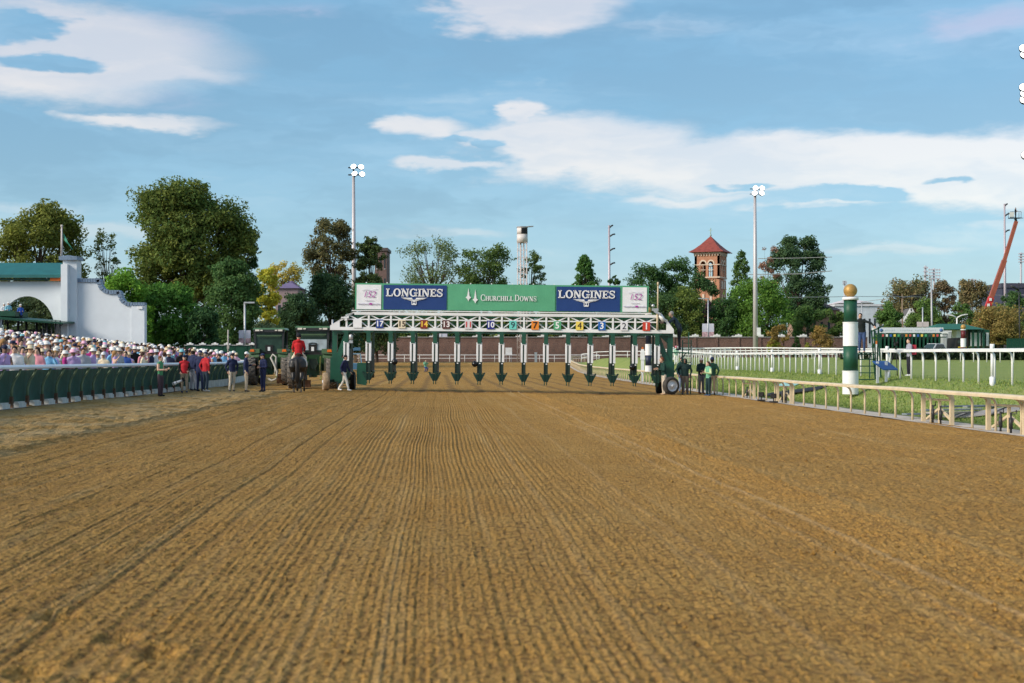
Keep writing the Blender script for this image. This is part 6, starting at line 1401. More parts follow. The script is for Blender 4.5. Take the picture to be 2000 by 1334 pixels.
def remote_camera(label, px, py):
    d = foot(px, py); x = at(px, d); o = empty('remote_camera', label, 'camera', (x, d, g(x, d) + .02))
    m = MB(); m.box((0, 0, .05), (.3, .25, .06)); m.tube([(0, 0, .06), (0, 0, .2)], .02, 6); m.build('foot', DARK, o)
    m = MB(); m.box((0, .02, .28), (.2, .2, .18)); m.tube([(0, -.08, .28), (-.06, -.28, .29)], [.07, .09], 10); m.build('camera_body', BLACK, o)
remote_camera('small black remote camera under the inner rail, nearer the gate', 1487, 785)
remote_camera('small black remote camera under the inner rail, nearer the gold topped pole', 1511, 788.5)
def planks():
    d = 38.5; 
    for i, (px, py, ln, rz, c, w) in enumerate(((1862, 812, 3.4, 20, (120, 132, 140), 'grey weathered plank, lowest of the pile behind the inner rail'), (1905, 806, 3.8, 24, (150, 158, 162), 'pale grey plank lying across the pile behind the inner rail'), (1935, 801, 3.6, 27, (112, 124, 132), 'dark grey plank farthest back in the pile behind the inner rail'), (1890, 816, 2.6, 17, (176, 172, 168), 'short whitish plank at the near edge of the pile behind the rail'), (1958, 806, 3.0, 31, (132, 138, 142), 'narrow grey plank at the right end of the pile behind the rail'))):
        dd = foot(px, py); x = at(px, dd); q = MB(); q.box((0, 0, .02 + .03 * i), (ln, .24 - .02 * i, .045)); tag(q.build('plank', mat('plank_%d' % i, rgb(*c), .85, var=.3, scale=5, bump=.4), None, (x, dd, g(x, dd) + .05), R(rz)), w, 'plank')
planks()
def flat_mat(name, label, cat, pts, mt, th=.03):
    P_ = []
    for px, py in pts:
        dd = foot(px, py); x = at(px, dd); P_.append((x, dd, g(x, dd) + .05))
    c = sum((Vector(p) for p in P_), Vector()) / len(P_); m = MB(); n = len(P_); vs = [Vector(p) - c for p in P_]
    m.add([v + Vector((0, 0, th)) for v in vs] + vs, [tuple(range(n))] + [(i, i + n, (i + 1) % n + n, (i + 1) % n) for i in range(n)]); o = m.build(name, mt, None, c); tag(o, label, cat)
flat_mat('tarpaulin', 'pale turquoise tarpaulin lying on the grass behind the inner rail', 'tarpaulin', [(1512, 757), (1550, 757), (1566, 750), (1532, 750)], mat('turquoise_tarp', (.28, .50, .50), .6, var=.1))
flat_mat('rubber_mat', 'long black rubber mat crossing the grass behind the inner rail', 'mat', [(1492, 777), (1600, 764), (1620, 755), (1500, 771)], BLACK)
flat_mat('rubber_mat', 'grey rubber mat beside the pile of planks behind the rail', 'mat', [(1836, 818), (1880, 820), (1992, 806), (1990, 797)], mat('grey_mat', (.26, .25, .25), .9, var=.3))

# ------------------------------------------------------------------ light masts and other poles
LAMP = mat('lit_lamp', (.9, .9, .9), .3, emit=((1., .97, .92), 4.))
def light_mast(label, px, d, top, base_row, lamps, r0=.42, box=None):
    x = at(px, d); zb = g(x, min(d, 229)) - .3; zt = zz(top, d); k = d / F; o = empty('light_mast', label, 'light mast', (x, d, zb)); H = zt - zb
    m = MB(); m.tube([(.10, 0, 0), (.05, 0, H * .5), (0, 0, H)], [r0, r0 * .8, r0 * .5], 12); m.build('mast', mat('pale_steel_mast', (.50, .47, .49), .5, .3, var=.08, scale=.4), o)
    m = MB(); ys = sorted({b for a, b in lamps})
    for b in ys: m.box((.3, 0, H + b * k), (2.2, .12, .12))
    m.box((0, 0, H + 1.2 * k * 10 * .2), (.2, .2, (max(ys) - min(ys)) * k + 1)); m.build('cross_arm', DARK, o)
    for a, b in lamps:
        q = MB(); c = (a * k, -.25, H + b * k); q.lathe([(.10, .30), (.26, .22), (.44, .0), (.47, -.22)], (0, 0, 0), 14, axis='Y'); q.lathe([(.10, .30), (.01, .42)], (0, 0, 0), 10, axis='Y')
        hd = q.build('lamp_head', DARK, o, c, rot=(R(-28), 0, R(12 * (1 if a > 3 else -1)))); q = MB(); q.lathe([(.40, -.18), (.40, -.23), (.25, -.26), (.01, -.27)], n=14, axis='Y'); q.build('lens', LAMP, hd)
    if box:
        q = MB(); q.box((.55, -.3, zz(box, d) - zb), (.55, .4, 1.3)); q.build('switch_box', WHITE, o)
light_mast('tall pale light mast with four lit floodlights rising behind the left end of the banner', 690.5, 216, 345, 690, [(1, 18), (15, 17), (3, 4), (17, 3)])
light_mast('tall pale light mast with four lit floodlights right of the church tower', 1474.5, 225, 378, 690, [(1, 9), (13, 9), (-1, -1), (12, -1)], box=648)
light_mast('light mast cut by the right edge of the picture, only lit lamps showing', 2012, 130, 70, 690, [(-14, -28), (-12, -40), (-14, -104), (-12, -116), (-13, -128), (-10, -236)], r0=.3)
def utility_pole(label, px, d, top, arms, r=.35, mt=None):
    x = at(px, d); zb = .2; H = zz(top, d) - zb; k = d / F; o = empty('utility_pole', label, 'utility pole', (x, d, zb))
    m = MB(); m.tube([(.2, 0, 0), (0, 0, H)], [r, r * .55], 10); m.build('pole', mt or mat('pinkish_steel', (.46, .40, .44), .5, .3, var=.1), o)
    for row, ln in arms:
        z = zz(row, d) - zb; m = MB(); m.tube([(0, 0, z - .5), (ln * k * .6, 0, z), (ln * k, 0, z + .1)], .16, 6); m.build('arm', DARK, o)
utility_pole('slim steel utility pole with four arms above the banner, left of the church', 1189.5, 300, 440, [(441, 8), (458, 12), (486, 12), (514, 12)])
utility_pole('tall steel utility pole with arms beside the raised crane basket', 1962, 310, 398, [(399, 6), (418, 10), (450, 10), (481, 10)])
utility_pole('wooden utility pole with long cross arm and transformer above the pavilion', 1762, 280, 575, [(577, 40), (577, -18)], .22, WOOD)
utility_pole('thin steel pole in front of the mottled trees', 1819, 270, 545, [], .25, mat('galv_pole', (.42, .42, .44), .5, .4))
utility_pole('thin dark pole at the right edge of the picture below the crane', 1990, 200, 552, [(560, -16)], .12, DARK)
def wire(label, pts, r=.035):
    m = MB(); P_ = [(at(px, d), d, zz(py, d)) for px, py, d in pts]; m.tube(P_, r, 5); tag(m.build('overhead_wire', mat('bright_wire', (.55, .50, .46), .5, .3), None), label, 'wire')
wire('upper of two overhead wires crossing the great tree right of the mast', [(1481, 505, 240), (1560, 504, 242), (1625, 502, 244)], .06)
wire('lower of two overhead wires crossing the great tree right of the mast', [(1462, 536, 240), (1560, 535, 242), (1625, 529, 244)], .07)
wire('overhead wire running over the brown roof past the gold ball', [(1540, 640 - 59, 235), (1680, 579, 250), (1800, 580, 280)], .05)
wire('long overhead wire across the sky from the tall pole by the crane', [(1680, 590, 300), (1820, 572, 300), (1962, 577, 310), (2040, 575, 310)], .05)
def camera_tower():
    d = 222.; x = at(1020, d); zb = g(x, d); k = d / F; o = empty('camera_tower', 'white lattice tower with round cabin and open black window above the green banner', 'tower', (x, d, zb)); zl = zz(474, d) - zb; H = zl; w = 9.5 * k
    PT = mat('pinkish_white_steel', (.60, .52, .50), .5, var=.12)
    for sx_ in (-1, 1):
        for sy_ in (-1, 1):
            q = MB(); q.tube([(sx_ * w, sy_ * w, 0), (sx_ * w * .92, sy_ * w * .92, H)], .07, 6); q.build('leg', PT, o)
    n = 16
    m = MB()
    for i in range(n):
        z0, z1 = H * i / n, H * (i + 1) / n
        for f in range(4):
            a = [(-w, -w), (w, -w), (w, w), (-w, w)][f]; b = [(-w, -w), (w, -w), (w, w), (-w, w)][(f + 1) % 4]; m.bar((*a, z1), (*b, z1), .05); m.bar((*a, z0), (*b, z1), .04) if i % 2 else m.bar((*b, z0), (*a, z1), .04)
    m.build('lattice', PT, o)
    m = MB(); m.tube([(-.25, 0, 0), (-.25, 0, H)], .12, 8); m.tube([(.25, 0, 0), (.25, 0, H)], .09, 8); m.build('cable_duct', PT, o)
    m = MB(); r = 10.6 * k; z0 = zz(474, d) - zb; z1 = zz(458, d) - zb; z2 = zz(444.5, d) - zb
    m.lathe([(r, z0), (r, z1)], n=24); m.build('cabin_drum', mat('cabin_white', (.62, .58, .57), .5, var=.06), o)
    m = MB(); m.lathe([(r * .98, z1), (r * .98, z2)], n=24); m.build('cabin_top', MATS['cabin_white'], o)
    m = MB(); n = 8; a0, a1 = -1.75, -.25
    vs = [(r * 1.012 * math.cos(a), r * 1.012 * math.sin(a), z) for z in (z1 + .08, z2 - .1) for a in np.linspace(a0, a1, n)]; m.add(vs, [(i, i + 1, i + 1 + n, i + n) for i in range(n - 1)]); m.build('cabin_window', mat('cabin_dark', (.008, .008, .01), .6), o)
    m = MB(); m.lathe([(r * 1.05, z2), (r * 1.05, z2 + .14)], n=24); m.box((r * 1.1, -.2, z2 + .12), (r * 1.9, r * 1.1, .1), (0, -.08, 0)); m.build('cabin_roof', mat('cabin_roof_grey', (.32, .32, .34), .5), o)
camera_tower()
def stadium_lights(label, px, d, rows, cols, top, bottom, half, pole=True):
    x = at(px, d); k = d / F; zb = 0.; o = empty('stadium_lights', label, 'floodlights', (x, d, zb)); m = MB(); z1, z0 = zz(top, d), zz(bottom, d); w = half * k
    m.tube([(0, .4, 0), (0, .4, z1)], .35, 8)
    for i in range(rows): m.box((0, .1, z0 + (z1 - z0) * (i + .5) / rows), (2 * w, .2, .12))
    m.build('rack', mat('grey_rack', (.42, .42, .46), .6), o); l0 = None
    for i in range(rows):
        for j in range(cols):
            c = (-w + 2 * w * (j + .5) / cols, -.1, z0 + (z1 - z0) * (i + .5) / rows)
            if l0 is None: q = MB(); q.lathe([(.2, .3), (w / cols * .82, -.1), (w / cols * .82, -.2)], n=8, axis='Y'); l0 = q.build('lamp_head', mat('unlit_lamp', (.55, .54, .60), .4), o, c)
            else: dup(l0, o, c)
stadium_lights('double rack of stadium floodlights above the mottled trees', 1825, 480, 4, 5, 524, 547, 12)
stadium_lights('second smaller stadium floodlight rack beside the double rack', 1808, 470, 3, 2, 519, 542, 5)
stadium_lights('stadium floodlight rack left of the red crane boom', 1899, 480, 4, 4, 544, 562, 8)
stadium_lights('stadium floodlight rack at the right edge of the sky', 1995, 480, 4, 5, 493, 514, 6)
stadium_lights('tiny stadium floodlight rack just above the gold ball', 1650, 520, 3, 4, 548, 556, 4.5)
def lamp_post(label, px, d, top, side, ban, post_mt=STEEL):
    x = at(px, d); zb = g(x, min(d, 228)) - .2; k = d / F; H = zz(top, d) - zb; o = empty('lamp_post', label, 'lamp post', (x, d, zb))
    m = MB(); m.tube([(0, 0, 0), (0, 0, H)], .10, 8); m.build('post', post_mt, o)
    q = MB(); q.box((side * 9 * k, 0, H), (20 * k, .3, .14)); q.build('lamp_arm', post_mt, o)
    if ban:
        z1, z0 = zz(ban[0], d) - zb, zz(ban[1], d) - zb; P1 = mat('banner_upper_print', (.60, .60, .70), .7, var=.12, scale=2); P2 = mat('banner_lower_print', (.52, .34, .36), .7, var=.6, scale=2.5)
        for s_ in (-1, 1):
            q = MB(); q.box((s_ * 6.2 * k, 0, (z1 + z0) / 2 + (z1 - z0) * .2), (10.5 * k, .05, (z1 - z0) * .6)); b = q.build('street_banner', P1, o); q = MB(); q.box((s_ * 6.2 * k, 0, z0 + (z1 - z0) * .2), (10.5 * k, .05, (z1 - z0) * .4 - .01)); q.build('banner_picture', P2, b)
lamp_post('lamp post with twin picture banners left of the tractor cabs', 478, 136, 591, 1, (645, 671))
lamp_post('lamp post with twin picture banners right of the starter, above the brick wall', 1383, 236, 583, -1, (632, 659))
lamp_post('lamp post with twin picture banners seen under the gate truss, numbers fourteen and thirteen', 862, 236, 600, 1, (650, 668))
lamp_post('lamp post with a tall white sign seen behind the end stall of the gate', 702, 214, 640, 1, (650, 672))
lamp_post('lamp post beside the brown roof, right of the gold topped pole', 1683, 250, 591, 1, None)
def twin_street_lamp():
    d = 250.; x = at(1869, d); k = d / F; H = zz(621, d); o = empty('street_lamp', 'white twin armed street lamp above the pavilion roof', 'street lamp', (x, d, 0)); m = MB(); m.tube([(0, 0, 0), (0, 0, H)], .14, 8); m.build('post', DWHITE, o)
    for s_ in (-1, 1): m = MB(); m.tube([(0, 0, H), (s_ * 9 * k, 0, H + 5 * k), (s_ * 20 * k, 0, H + 6.5 * k)], .12, 6); m.box((s_ * 18 * k, 0, H + 7 * k), (6 * k, .3, .15)); m.build('lamp_arm', DWHITE, o)
twin_street_lamp()
def thin_post():
    d = 131.; x = at(445.5, d); z0 = zz(678, d); m = MB(); m.tube([(0, 0, -1.5), (0, 0, zz(644, d) - z0)], .07, 8); m.box((0, 0, 0), (.2, .2, .3)); tag(m.build('slim_post', mat('weathered_post', (.38, .36, .33), .8), None, (x, d, z0)), 'slim weathered post standing above the green board fence', 'post')
thin_post()

# ------------------------------------------------------------------ crane with basket
def crane():
    d = 255.; k = d / F; x = at(1916, d); o = empty('boom_lift', 'red boom lift with a long raised arm and camera basket at the right', 'crane', (x, d, 0)); P_ = lambda px, py: (at(px, d) - x, 0, zz(py, d))
    red = mat('crane_red', (.50, .03, .025), .45, var=.15, scale=1); brn = mat('boom_brown', (.32, .09, .055), .5, var=.2, scale=1)
    m = MB(); m.bar(P_(1917, 634), P_(1936, 581), .95, .8, up=(0, 1, 0)); m.build('lower_boom', red, o)
    m = MB(); m.bar(P_(1934, 586), P_(1962, 508), .8, .7, up=(0, 1, 0)); m.bar(P_(1961, 511), P_(1985, 432), .6, .5, up=(0, 1, 0)); m.build('upper_boom', brn, o)
    m = MB(); m.bar(P_(1921, 622), P_(1937, 578), .25, .25, up=(0, 1, 0)); [m.box(Vector(P_(a, b)) + Vector((0, -.5, 0)), (.4, .15, .5)) for a, b in ((1925, 607), (1929, 596), (1933, 585))]; m.build('boom_fitting', WHITE, o)
    m = MB(); m.box((-.2, 0, zz(644, d)), (6, 2.4, 1.6)); m.box((0, 0, zz(655, d)), (7, 2.5, 1.2)); m.build('chassis', red, o)
    for dx in (-2.4, 2.4):
        m = MB(); m.lathe([(.2, -1.4), (.7, -1.4), (.7, 1.4), (.2, 1.4)], (dx, 0, zz(664, d)), 18, axis='Y'); m.build('wheel', BLACK, o)
    m = MB(); c = Vector(P_(1982, 426)); m.box(c, (2.0, 1.2, .12)); [m.bar(c + Vector((a, b, 0)), c + Vector((a, b, 1.1)), .06) for a in (-.95, .95) for b in (-.55, .55)]; m.box(c + Vector((-.7, -.6, .55)), (.75, .05, .9)); m.bar(c + Vector((-.95, -.58, 1.1)), c + Vector((.95, -.58, 1.1)), .07); m.bar(c + Vector((1.0, 0, 0)), c + Vector((1.5, 0, .0)), .1); m.bar(Vector(P_(1985, 432)), c + Vector((.1, 0, -.1)), .35); m.build('basket', DARK, o)
    m = MB(); m.box(c + Vector((-.75, -.64, .6)), (.8, .05, .85)); m.build('basket_panel', DWHITE, o)
crane()
person('camera operator in dark clothes sitting high in the boom lift basket', 1983.5, 405, 425, 40, stand(arms=FRONT, wide=1.1), ((22, 24, 34), (26, 28, 38), BLK), 'cap', (22, 24, 34), sk=0, depth=255., z=zz(425.5, 255.))

# ------------------------------------------------------------------ church tower
def church():
    d = 420.; k = d / F; x = at(1388, d); zb = 0.; o = empty('church_tower', 'brick bell tower with red pyramid roof and cross, sunlit on its left face', 'building', (x, d, zb), R(-24)); W = 25.0 * k
    CB = mat('tower_brick', (.42, .20, .12), .9, var=.18, scale=.8, bump=.3, bscale=3); TR_ = mat('tower_pale_trim', (.62, .50, .40), .8, var=.1); RT_ = mat('tower_roof_tile', (.235, .050, .038), .7, var=.25, scale=1.2)
    ze = zz(494, d); zt = zz(461, d); zm = zz(477, d); hw = W
    m = MB(); m.box((0, 0, ze / 2 - 4), (2 * hw * .97, 2 * hw * .97, ze - 8)); m.build('shaft', CB, o)
    # belfry walls with paired arches, each wall built round its openings
    z0, z1, zs = ze - 7.8, ze, zz(527, d)
    def wall():
        q = MB(); a, t = hw, .7; zspr = ze - 3.6; ztop = ze; zsill = ze - 7.2
        xs_ = [-.52, -.10, .10, .52]; segs = [(-1, -.52), (-.10, .10), (.52, 1)]
        for s0, s1 in segs: q.prism([(s0 * a, zsill), (s1 * a, zsill), (s1 * a, ztop), (s0 * a, ztop)], -a, -a + t)
        q.prism([(-a, z0), (a, z0), (a, zsill), (-a, zsill)], -a, -a + t)
        for c in (-.31, .31):
            n = 10; r_ = .21 * a; arc = [(c * a + r_ * math.cos(an), zspr + r_ * 1.2 * math.sin(an)) for an in np.linspace(0, math.pi, n)]
            for (p0, q0), (p1, q1) in zip(arc, arc[1:]): q.prism([(p0, q0), (p0, ztop), (p1, ztop), (p1, q1)], -a, -a + t)
        return q
    tr = MB(); a = hw * 1.004
    for c in (-.31, .31):
        r0_, r1_ = .21 * hw, .30 * hw
        ring(tr, c * hw, ze - 3.6, (r1_, r1_ * 1.2), (r0_, r0_ * 1.2), 0, 180, -a - .12, -a + .1, 12)
        tr.box((c * hw, -a, ze - 5.5), (.10, .16, 3.6)); tr.box((c * hw, -a, ze - 5.2), (.42 * hw, .1, .14))
    tr.box((0, -a, ze - 7.4), (2.04 * hw, .3, .35)); tr.box((0, -a, ze - .35), (2.1 * hw, .4, .5)); tr.box((0, -a, ze - 3.7), (2.02 * hw, .12, .25))
    for i in range(9): tr.box((-hw + 2 * hw * (i + .5) / 9, -a - .1, ze - .85), (.3, .35, .55))
    w0 = t0 = None; bl = MB()
    for c in (-.30, .30): bl.box((c * hw, -a, ze - 9.6), (.36 * hw, .12, 2.2))
    for c in (-.30, .30): bl.box((c * hw, -a, ze - 14.5), (.16 * hw, .12, 4.4))
    s0 = None
    for i in range(4):
        if i == 0: w0 = wall().build('belfry_wall', CB, o); t0 = tr.build('arch_trim', TR_, o); s0 = bl.build('blind_panel', TR_, o)
        else:
            dup(w0, o, None, i * math.pi / 2); dup(t0, o, None, i * math.pi / 2); dup(s0, o, None, i * math.pi / 2)
    rf = MB(); lv = [(1.38, ze), (1.36, ze + .15), (1.02, ze + 1.0), (.62, ze + 2.4), (.0, zt)]
    vs = [];
    for s_, z in lv:
        b = max(s_ * hw, .03); vs += [(-b, -b, z), (b, -b, z), (b, b, z), (-b, b, z)]
    rf.add(vs, [(4 * i + j, 4 * i + (j + 1) % 4, 4 * i + 4 + (j + 1) % 4, 4 * i + 4 + j) for i in range(len(lv) - 1) for j in range(4)] + [(3, 2, 1, 0)]); r_ = rf.build('roof', RT_, o)
    m = MB(); m.tube([(0, 0, zt - .2), (0, 0, zt + 2.4)], .13, 6); m.box((0, 0, zt + 1.7), (1.1, .14, .16)); m.ball((0, 0, zt + .2), .3, 8, 6); m.build('cross', mat('pale_green_copper', (.30, .42, .36), .5), r_)
church()

# ------------------------------------------------------------------ other buildings
def house(name, label, px0, px1, eave, ridge, d, wallc, roofc, win=0, flatroof=False, depth=10., wc=(.03, .04, .05), rows=1):
    k = d / F; x0, x1 = at(px0, d), at(px1, d); cx = (x0 + x1) / 2; w = (x1 - x0); ze = zz(eave, d); zr = zz(ridge, d); o = empty(name, label, 'building', (cx, d, 0))
    m = MB(); m.box((0, depth / 2, ze / 2), (w, depth, ze)); m.build('wall', mat(name + '_wall_%d' % px0, wallc, .8, var=.12, scale=1), o)
    m = MB()
    if flatroof: m.box((0, depth / 2, ze + (zr - ze) / 2), (w + .6, depth + .6, zr - ze))
    else:
        e = .5; vs = [(-w / 2 - e, -e, ze), (w / 2 + e, -e, ze), (w / 2 + e, depth + e, ze), (-w / 2 - e, depth + e, ze), (-w / 2 + depth * .25, depth / 2, zr), (w / 2 - depth * .25, depth / 2, zr)]
        m.add(vs, [(0, 1, 5, 4), (1, 2, 5), (2, 3, 4, 5), (3, 0, 4), (3, 2, 1, 0)])
    m.build('roof', mat(name + '_roof_%d' % px0, roofc, .7, var=.15, scale=1), o)
    for r_ in range(rows):
        for i in range(win):
            q = MB(); hgt = ze / (rows + .3) * .55; zc_ = ze - ze / (rows + .3) * (r_ + .55); wx = -w / 2 + w * (i + .5) / win; q.box((wx, -.02, zc_), (w / win * .34, .08, hgt)); wo = q.build('window', mat('far_window', wc, .15, var=.1), o)
            q = MB(); q.box((wx, -.06, zc_ - hgt / 2 - .06), (w / win * .42, .12, .1)); q.build('sill', DWHITE, wo)
    return o
house('house', 'house with purple grey roof showing between the yellow tree and the thicket', 538, 582, 563, 546, 265, (.30, .22, .24), (.16, .12, .22), 3)
house('apartment_block', 'dark brick block rising behind the tree right of the left mast', 732, 755, 490, 484, 330, (.16, .10, .09), (.10, .08, .08), 3, True, 9, rows=5)
house('long_house', 'long house with brown tiled roof left of the gold topped pole', 1556, 1640, 606, 589, 300, (.32, .20, .15), (.20, .12, .11), 6)
house('pale_block', 'pale blue white building with tall dark windows right of the gold topped pole', 1632, 1724, 598, 594, 340, (.50, .56, .62), (.55, .56, .60), 9, True, 14)
house('pale_hall', 'low pinkish white hall roof behind the pale windowed building', 1640, 1706, 592, 580, 380, (.55, .50, .52), (.62, .56, .58), 0, False, 18)
house('dark_grandstand', 'dark blue block with flat roof at the right edge beyond the crane', 1957, 2040, 562, 553, 430, (.045, .05, .085), (.06, .06, .09), 6, True, 20, rows=2)
def gable_house():
    d = 290.; k = d / F; x = at(1779, d); o = empty('gable_house', 'small white gabled house between the trees above the spare gate', 'house', (x, d, 0)); w = 13 * k; ze, zr = zz(624, d), zz(606, d)
    m = MB(); m.prism([(-w, 0), (w, 0), (w, ze), (0, zr), (-w, ze)], 0, 8); m.build('wall', mat('gable_wall', (.30, .33, .34), .8), o)
    m = MB()
    for s_ in (-1, 1): m.bar((s_ * w * 1.25, -.2, ze - 1.0), (0, -.2, zr + .25), .5, .35, up=(0, 1, 0))
    m.build('barge_board', WHITE, o); m = MB(); m.add([(-w * 1.25, -.3, ze - .9), (0, -.3, zr + .4), (0, 8.3, zr + .4), (-w * 1.25, 8.3, ze - .9), (w * 1.25, -.3, ze - .9), (w * 1.25, 8.3, ze - .9)], [(0, 1, 2, 3), (1, 4, 5, 2)]); m.build('roof', mat('gable_roof', (.12, .12, .13), .8), o)
    for s_ in (-.4, .4): m = MB(); m.box((s_ * w, -.03, ze - 1.6), (.9, .08, 1.8)); m.build('window', mat('far_window'), o)
gable_house()
def pavilion():
    d = 205.; k = d / F; x = at(1862, d); zb = g(x, d); o = empty('pavilion', 'low pavilion with green hipped roof and white walls behind the pickup', 'building', (x, d, zb)); P_ = lambda px: at(px, d) - x; Z = lambda py: zz(py, d) - zb
    m = MB(); e0, e1 = P_(1810), P_(1912); vs = [(e0, -3, Z(644)), (e1, -3, Z(644)), (e1, 6, Z(644)), (e0, 6, Z(644)), (P_(1838), 1.5, Z(632)), (P_(1888), 1.5, Z(632))]; m.add(vs, [(0, 1, 5, 4), (1, 2, 5), (2, 3, 4, 5), (3, 0, 4), (3, 2, 1, 0)]); m.build('roof', mat('pavilion_green_roof', (.02, .12, .075), .6, var=.12), o)
    m = MB(); m.box(((P_(1862) + P_(1870)) / 2, 0, Z(645) / 2), (P_(1870) - P_(1862), 3, Z(645))); m.build('white_wall', WHITE, o)
    m = MB(); m.box(((P_(1870) + P_(1886)) / 2, .3, Z(645) / 2), (P_(1886) - P_(1870), 3, Z(645))); m.build('brick_wall', BRICK, o)
    for px in (1818, 1836, 1890, 1900, 1910): q = MB(); q.box((P_(px), -2.4, Z(645) / 2), (.25, .25, Z(645))); q.build('post', GREEN, o)
    for px in (1893, 1901, 1908, 1916, 1924): q = MB(); q.box((P_(px), -1.0, Z(663)), (.35, .1, (Z(650) - Z(676)))); q.build('white_slat', WHITE, o)
    m = MB(); m.box((P_(1909), -.6, Z(660)), (P_(1930) - P_(1888), .1, Z(648) - Z(680))); m.build('screen', GREEN, o)
pavilion()
for i, (px, w) in enumerate(((1843.5, 'grey portable cabin left of its twin behind the pickup'), (1852, 'grey portable cabin right of its twin behind the pickup'))):
    d = 196.; x = at(px, d); zb = g(x, d); o = empty('portable_cabin', w, 'portable toilet', (x, d, zb)); H = zz(648, d) - zb
    m = MB(); m.box((0, 0, H / 2), (.56, 1.1, H)); m.build('cabin_shell', mat('cabin_grey', (.33, .36, .37), .6), o); m = MB(); m.box((0, 0, H + .07), (.6, 1.16, .14)); m.build('cabin_cap', WHITE, o); m = MB(); m.box((0, -.57, H / 2), (.42, .04, H * .85)); m.build('door', mat('cabin_door', (.40, .42, .42), .6), o)
def spare_gate():
    d = 188.; k = d / F; x = at(1775, d); zb = g(x, d); o = empty('starting_gate', 'distant spare starting gate in dark green with white banner behind the turf course', 'starting gate', (x, d, zb)); P_ = lambda px: at(px, d) - x; Z = lambda py: zz(py, d) - zb
    m = MB(); m.box(((P_(1715) + P_(1842)) / 2, -.1, Z(645)), (P_(1842) - P_(1715), .1, Z(640) - Z(650.5))); bo = m.build('banner_board', mat('far_banner_white', (.62, .66, .72), .6, var=.06), o)
    for px in (1720.5, 1837.5): q = MB(); q.lathe([(.01, -.02), (.22, -.02), (.22, .02), (.01, .02)], (P_(px), -.18, Z(645)), 12, axis='Y'); q.build('round_emblem', mat('emblem_blue', (.08, .16, .36), .5), bo)
    q = MB()
    for j, px in enumerate(np.arange(1729, 1828, 4.2)):
        if 1749 < px < 1755 or 1783 < px < 1786: continue
        q.box((P_(px), -.16, Z(645) + .03 * math.sin(j * 2)), (.17, .02, .10 + .06 * (j % 3 == 0)))
    q.build('faint_print', mat('faint_print', (.48, .53, .62), .6), bo)
    m = MB(); m.box(((P_(1705) + P_(1852)) / 2, 0, Z(652)), (P_(1848) - P_(1705), .3, .16)); m.box(((P_(1705) + P_(1848)) / 2, 0, Z(658.5)), (P_(1848) - P_(1705), .3, .12)); m.build('header_beam', GREEN, o)
    m = MB(); m.box((P_(1708), 0, Z(643)), (.5, .4, .35)); m.box((P_(1845), 0, Z(650)), (.9, .4, .2)); m.build('end_cap', WHITE, o)
    c0 = p0 = None; hues = [(200, 90, 90), (230, 230, 230), (60, 100, 180), (230, 200, 90), (80, 160, 110), (60, 60, 70), (220, 140, 60)]
    for i, px in enumerate(np.arange(1720, 1840, 7.6)):
        if c0 is None: q = MB(); q.box((0, 0, Z(674) / 1.), (.2, 1.6, Z(652) - Z(696) - .2)); c0 = q.build('stall_divider', GREEN, o, (P_(px), .6, 0))
        else: dup(c0, o, (P_(px), .6, 0))
        q = MB(); q.box((0, 0, 0), (.26, .06, .32)); q.build('number_plate', mat('far_plate_%d' % (i % 7), rgb(*hues[i % 7]), .5), o, (P_(px + 3.8), -.2, Z(655.2)))
    m = MB(); m.box(((P_(1720) + P_(1836)) / 2, 1.6, Z(678)), (P_(1836) - P_(1720), .2, Z(664) - Z(692))); m.build('rear_door_row', mat('door_dark_green', (.006, .035, .025), .6), o)  # door row in a darker green than the dividers
spare_gate()
